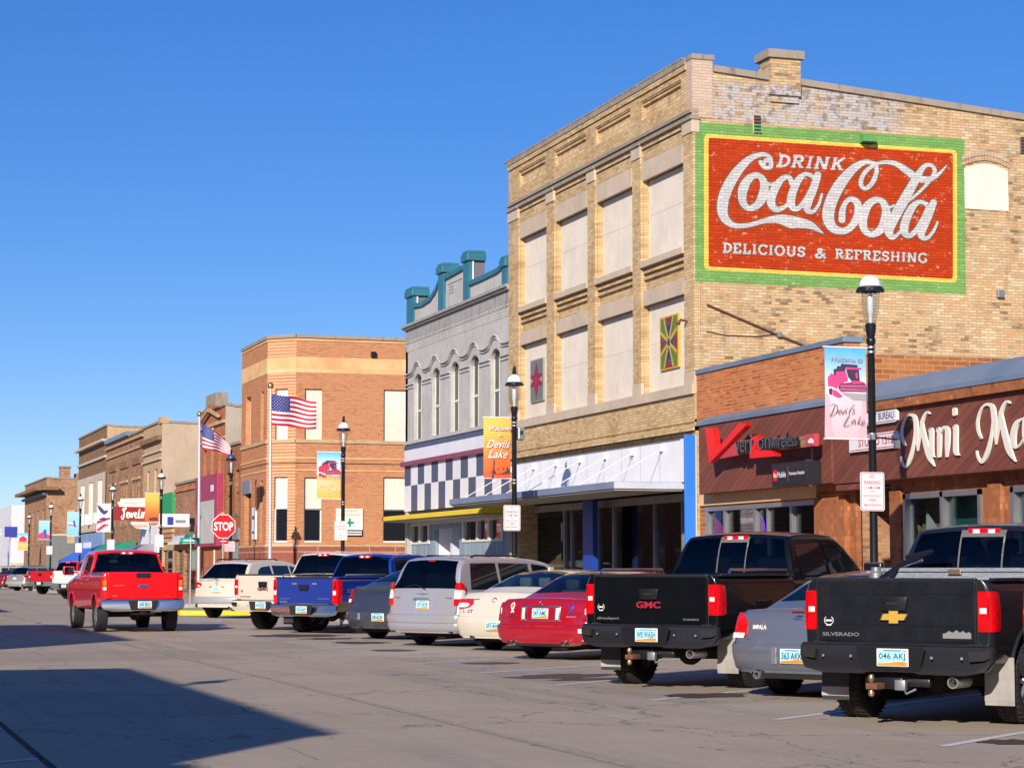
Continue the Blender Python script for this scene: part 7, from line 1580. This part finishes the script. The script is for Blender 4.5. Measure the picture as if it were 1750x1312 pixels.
def x_cream(c):
    L_ = c.light([(.77, .78, .05), (.80, .60, .20), (.86, .50, .34), (.93, .50, .38), (.955, .54, .34)], 'red_lens', out=.012)
    for i, sg_ in enumerate((-1, 1)): c.light([(.80, .70, .05), (.82, .62, .1), (.86, .60, .12), (.88, .64, .05)], 'white_lens', 'lamp_section', .018, sides=(sg_,), parent=L_[i])
    c.flat('chrome_strip', [(-.72, -.36, -.014, 0, .945, .958, 'chrome', .004), (.36, .72, -.014, 0, .945, .958, 'chrome', .004)])
    c.badge('emblem', lambda b: b.tube([(.05 * math.cos(t), -.012, .94 + .035 * math.sin(t)) for t in [k * math.pi / 6 for k in range(11)]], .007, 'chrome', 5)); c.badge('badge', lambda b: put_text(b, 'ct', (-.62, -.01, .70), (1, 0, 0), (0, 0, 1), 'chrome', h=.07, wid=.13, shear=.3)); c.plate(.46, '571 AHJ', -.034, .06)
    c.flat('antenna', [(-.02, .02, 1.75, 1.9, 1.46, 1.54, c.paint, .015)], warp=False)
    c.flat('plate_recess', [(-.42, .5, -.006, 0, .56, .575, c.paint, .004)])
CREAM = paint_mat('pearl cream car paint', (.64, .58, .48), .05, .25, .06)
v5 = sedan('cream white sedan between the red sedan and the silver minivan', CREAM, 837, 1109, 56, '', dict(extra=x_cream, deck=1.06, roof=1.47, yb=.62, seat='seat_pale'))
def x_300(c):
    L_ = c.light([(.78, .80, .06), (.82, .77, .13), (1.0, .77, .14), (1.08, .79, .08)], 'red_dark', out=.014)
    for i, sg_ in enumerate((-1, 1)): b = MB(); b.rbox(sg_ * .845 - .035, sg_ * .845 + .035, -.022, -.01, .79, .86, 'white_lens', .01); b.build('lamp_section', L_[i], 40, c.warp)
    c.badge('emblem', lambda b: (b.prism([(-.16, 1.02), (-.02, 1.0), (0, .985), (.02, 1.0), (.16, 1.02), (.04, 1.022), (0, 1.03), (-.04, 1.022)], 'y', -.014, -.004, 'chrome'))); c.plate(.48, '328 ACW', -.034, .03); c.flat('chrome_strip', [(-.72, .72, -.012, 0, .73, .74, 'chrome', .003)]); c.flat('reflector', [(-.55, -.47, -.036, 0, .42, .57, 'steel', .01)])
v7 = sedan('dark blue grey sedan between the blue pickup and the silver minivan', paint_mat('dark slate car paint', (.055, .065, .095), .5, .3, .12), 640, 1090, 52, '', dict(extra=x_300, deck=1.12, roof=1.50, W=1.90, L=5.05, yb=.50, glass='cglass_lt', R_=.35))

def wagon(name, label, cat, paint, px, py, head, spec, group='vehicles parked nose in along the kerb'):
    d = dict(L=5.1, W=1.92, H=1.73, belt=1.08, yr=1.05, yf=4.1, R_=.34, z0=.27, lean=[(0, .10), (.3, .02), (.5, 0), (.62, .02), (.8, .05), (1.1, .08)], prof=None, rails=True); d.update(spec)
    B_, H = d['belt'], d['H']
    c = Car(name, label, cat, group, L=d['L'], W=d['W'], z0=d['z0'], lean=d['lean'], curv=d.get('curv', .07), yr=d['yr'], yf=d['yf'], R=d['R_'], tw=.225, track=d['W'] / 2 - .14, tumble=d.get('tumble', .28), rr=.11, rf=.6, crown=.0, arch=.06)
    c.body(paint, [(0, B_ - .01), (.1, B_), (3.7, B_ - .03), (4.2, B_ - .10), (4.8, B_ - .22), (d['L'], B_ - .36)])
    y0 = d.get('y0', .10)
    c.cabin(paint, d['prof'] or [(y0, B_ - .03), (y0 + .06, B_ + .12), (y0 + .18, B_ + .42), (y0 + .27, H - .10), (y0 + .38, H - .03), (y0 + .8, H), (y0 + 2.0, H), (y0 + 2.7, H - .06), (y0 + 3.2, H - .22), (y0 + 4.1, B_ - .12)], B_ - .04, c.hw(B_) - .03, .12, .03, holes=(d.get('rg', (.08, .36)), (.80, .96)), rows=(.8, 2.1))
    c.rear_glass(*d.get('rg', (.08, .36)), 'tint_dark', d.get('mg', .02), 'rear_window'); c.rear_glass(.80, .96, 'tint_mid', .05, 'windshield')
    z0, z1 = B_ + .03, H - .12; y = y0
    c.side_glass(d.get('side') or [[(y + .42, z0), (y + .50, z1), (y + 1.25, z1 + .01), (y + 1.28, z0)], [(y + 1.36, z0), (y + 1.34, z1 + .01), (y + 2.25, z1), (y + 2.3, z0)], [(y + 2.4, z0), (y + 2.36, z1), (y + 2.8, z1 - .05), (y + 3.5, z0 - .02)]])
    if d['rails']:
        for sg_ in (-1, 1): x = sg_ * (c.wt(H) - .12); b = MB(); b.tube([(x, y0 + .7, H + .0), (x, y0 + .8, H + .035), (x, y0 + 2.2, H + .035), (x, y0 + 2.35, H - .01)], .018, 'black', 8); b.build('roof_rail', c.t, 40)
    for sg_ in (-1, 1): b = MB(); b.box(sg_ * (c.W / 2 - .10), sg_ * (c.W / 2 - .093), -.005, .0, .66, B_ - .02, 'under'); b.build('panel_gap', c.t, None, c.warp)
    c.flat('panel_gap', [(-c.W / 2 + .10, c.W / 2 - .10, -.005, 0, .655, .663, 'under')]); b = MB(); b.tube([(.05, y0 + .0, B_ + .03), (-.25, y0 + .05, B_ + .12), (-.5, y0 + .03, B_ + .07)], .010, 'black', 5); b.build('wiper', c.t)
    c.mirror(y0 + 3.45, B_ + .06, paint); c.paint = paint; c.H = H; c.B = B_; d['extra'](c); c.place(px, py, head); return c
def x_van(c):
    L_ = c.light([(.80, .80, .05), (.84, .79, .16), (1.0, .80, .2), (1.2, .82, .16), (1.24, .84, .06)], 'red_lens', out=.012)
    for i, sg_ in enumerate((-1, 1)): c.light([(.93, .81, .05), (.95, .80, .14), (1.08, .81, .16), (1.10, .82, .06)], 'white_lens', 'lamp_section', .02, sides=(sg_,), parent=L_[i])
    c.badge('emblem', lambda b: b.prism([(-.18, 1.03), (-.03, 1.01), (0, 1.0), (.03, 1.01), (.18, 1.03), (.04, 1.035), (0, 1.045), (-.04, 1.035)], 'y', -.014, -.003, 'steel'))
    c.flat('chrome_strip', [(-.74, .74, -.014, .0, .935, .955, 'slate', .004), (-.22, .22, -.03, 0, .90, .95, 'steel', .01)]); b = MB(); b.prism([(-.42, .93), (.42, .93), (.32, .70), (-.34, .70)], 'y', -.004, .002, c.paint, r=.002); b.build('plate_recess', c.t, None, c.warp); c.plate(.81, '357 AVE', -.014, .04)
    c.band([(.30, 0), (.33, .03), (.42, .04), (.455, .025), (.47, .04), (.56, .055), (.61, .045), (.635, 0)], c.paint); c.flat('brake_light', [(-.09, .09, .34, .42, c.H - .085, c.H - .05, 'red_dark', .008)], warp=False); c.flat('valance', [(-.8, .8, -.01, .1, .27, .32, 'black_gloss', .01)])
v6 = wagon('minivan', 'silver minivan with big dark rear window and roof rails', 'minivan', paint_mat('silver car paint', (.40, .39, .42), .35, .28, .04), 719, 1101, 58, dict(extra=x_van, tumble=.22))
def x_suv(c):
    L_ = c.light([(.92, .86, .10), (.95, .70, .3), (1.03, .62, .38), (1.08, .66, .36), (1.10, .74, .2)], 'red_lens', out=.012)
    for i, sg_ in enumerate((-1, 1)): b = MB(); b.rbox(sg_ * .76 - .05, sg_ * .76 + .05, -.02, -.005, .96, 1.02, 'white_lens', .01); b.build('lamp_section', L_[i], 40, c.warp)
    c.badge('emblem', lambda b: b.tube([(.04 * math.cos(t), -.014, 1.06 + .04 * math.sin(t)) for t in [k * math.pi / 5 for k in range(11)]], .008, 'chrome', 5)); c.plate(.86, '', -.012, .0); c.flat('plate_recess', [(-.3, .3, -.01, 0, .95, .975, 'chrome', .005)]); c.band([(.44, 0), (.47, .03), (.56, .05), (.64, .045), (.67, 0)], 'silver_trim'); c.flat('valance', [(-.85, .85, -.02, .1, .33, .45, 'black_gloss', .02)]); c.pipe(.55, .33, .05, -.02)
SUVP = [(.22, 1.12), (.36, 1.24), (.62, 1.50), (.82, 1.66), (1.0, 1.72), (1.5, 1.77), (2.4, 1.77), (3.0, 1.70), (3.5, 1.52), (4.2, 1.08)]
v10 = wagon('suv', 'cream white suv parked last before the yellow kerb corner', 'suv', CREAM, 361, 1055, 48, dict(extra=x_suv, H=1.77, belt=1.14, z0=.34, R_=.37, W=2.0, prof=SUVP, rg=(.10, .33), mg=.0, curv=.16, tumble=.36, side=[[(1.0, 1.2), (1.1, 1.45), (1.3, 1.56), (1.75, 1.6), (1.8, 1.2)], [(1.88, 1.2), (1.86, 1.61), (2.7, 1.61), (2.74, 1.18)], [(2.82, 1.18), (2.78, 1.6), (3.15, 1.55), (3.85, 1.14)]]))
def t_blue(c, h):
    c.badge('badge', lambda b: (put_text(b, 'CHEVROLET', (-.74, -.026, .90 + h), (1, 0, 0), (0, 0, 1), 'alu', h=.03, wid=.34), put_text(b, 'SILVERADO', (.42, -.026, .90 + h), (1, 0, 0), (0, 0, 1), 'alu', h=.03, wid=.34), b.box(-.74, -.5, -.026, -.022, .83 + h, .85 + h, 'alu'), b.box(-.35, -.2, -.026, -.022, 1.24 + h, 1.28 + h, 'steel'), b.box(.25, .4, -.026, -.022, 1.24 + h, 1.28 + h, 'steel')))
    b = MB(); put_text(b, 'Z71', (c.W / 2 + .004, .35, 1.06 + h), (0, 1, 0), (0, 0, 1), 'alu', h=.08, wid=.28, bold=.03); o = b.build('badge', c.t); rail(c, h)
BLUE = paint_mat('bright blue car paint', (.006, .030, .27), .2, .25, .04)
v8 = pickup('bright blue pickup with chrome rear bumper and silver lower flanks', BLUE, 515, 1080, 53, '130 AHP', 'chrome', .10, style='old', two=(.80, paint_mat('pewter lower paint', (.20, .18, .15), .5, .35, .1)), text=t_blue, handle='black', slider=None, flaps='mudrub', pipe_=False, hgt=-.10)
def t_white(c, h): c.badge('emblem', lambda b: put_text(b, 'GMC', (0, -.028, 1.02 + h), (1, 0, 0), (0, 0, 1), 'gmc_dk', h=.075, wid=.34, bold=.04, center=True)); c.badge('badge', lambda b: (b.box(-.75, -.4, -.026, -.022, .86 + h, .88 + h, 'alu'), b.box(-.72, -.66, -.026, -.022, .98 + h, 1.03 + h, 'alu')))
M['gmc_dk'] = mat('dark red chrome letters', (.16, .05, .06), .4, var=.1)
v9 = pickup('cream white pickup between the blue pickup and the white suv', CREAM, 447, 1075, 53, '144 AGW', CREAM, .10, style='gm', text=t_white, slider=None, hgt=-.04)
# moving red pickup
RED = paint_mat('bright red car paint', (.80, .002, .004), .0, .25, .14, (.42, .06, .06), .9)
def t_red(c, h):
    def f(b):
        for k_, m_ in [(1, 'chrome'), (.84, 'slate_blue')]: b.prism([(.115 * k_ * math.cos(t), 1.10 + .045 * k_ * math.sin(t)) for t in [i * math.pi / 12 for i in range(24)]], 'y', -.03 - (.004 if k_ < 1 else 0), -.02, m_)
        put_text(b, 'Ford', (0, -.036, 1.085), (1, 0, 0), (0, 0, 1), 'chrome', h=.035, wid=.12, shear=.3, center=True)
    c.badge('emblem', f); c.badge('badge', lambda b: (b.box(-.70, -.44, -.026, -.022, 1.10, 1.125, 'letter_red'), b.box(.5, .66, -.026, -.022, .84, .85, 'letter_red'), put_text(b, '4x4', (-.72, -.026, .85), (1, 0, 0), (0, 0, 1), 'steel', h=.035, wid=.1, shear=.3)))
vR = pickup('bright red pickup driving away in the street lane', RED, 172, 1079, -2.0, '540 BKV', 'chrome', .10, group='vehicles out on the road', style='ford', text=t_red, slider=None, pipe_=False)
# parked beyond the crossing
FG = 'vehicles parked beyond the crossing'
w1 = pickup('far white pickup half hidden by the moving red pickup', paint_mat('white car paint', (.66, .65, .65), 0, .25, .08), 113, 1023, 52, '', 'steel', .1, style='ford', slider=None, group=FG, pipe_=False)
w2 = pickup('far red pickup with plain red tailgate next to the far white pickup', paint_mat('plain red car paint', (.50, .008, .02), 0, .3, .1), 70, 1015, 52, '', 'steel', .1, style='old', slider=None, group=FG, pipe_=False)
w3 = wagon('suv', 'far silver suv next to the far red pickup', 'suv', paint_mat('pale silver car paint', (.48, .48, .5), .6, .3, .06), 27, 1009, 52, dict(extra=x_suv, H=1.68, belt=1.08, z0=.32, R_=.35, W=1.9, prof=[(y, z - .07) for y, z in SUVP], rg=(.10, .33), mg=.0), FG)
w4 = sedan('far dark red sedan at the left edge of the picture', paint_mat('dark red car paint', (.22, .006, .012), .2, .3, .06), -6, 1006, 52, '', dict(extra=x_caddy), FG)
w5 = wagon('suv', 'far white suv behind the dark red sedan at the left edge', 'suv', paint_mat('plain white car paint', (.6, .6, .6), 0, .3, .06), -14, 1001, 52, dict(extra=x_suv, H=1.72, belt=1.1, z0=.34, R_=.36), FG)
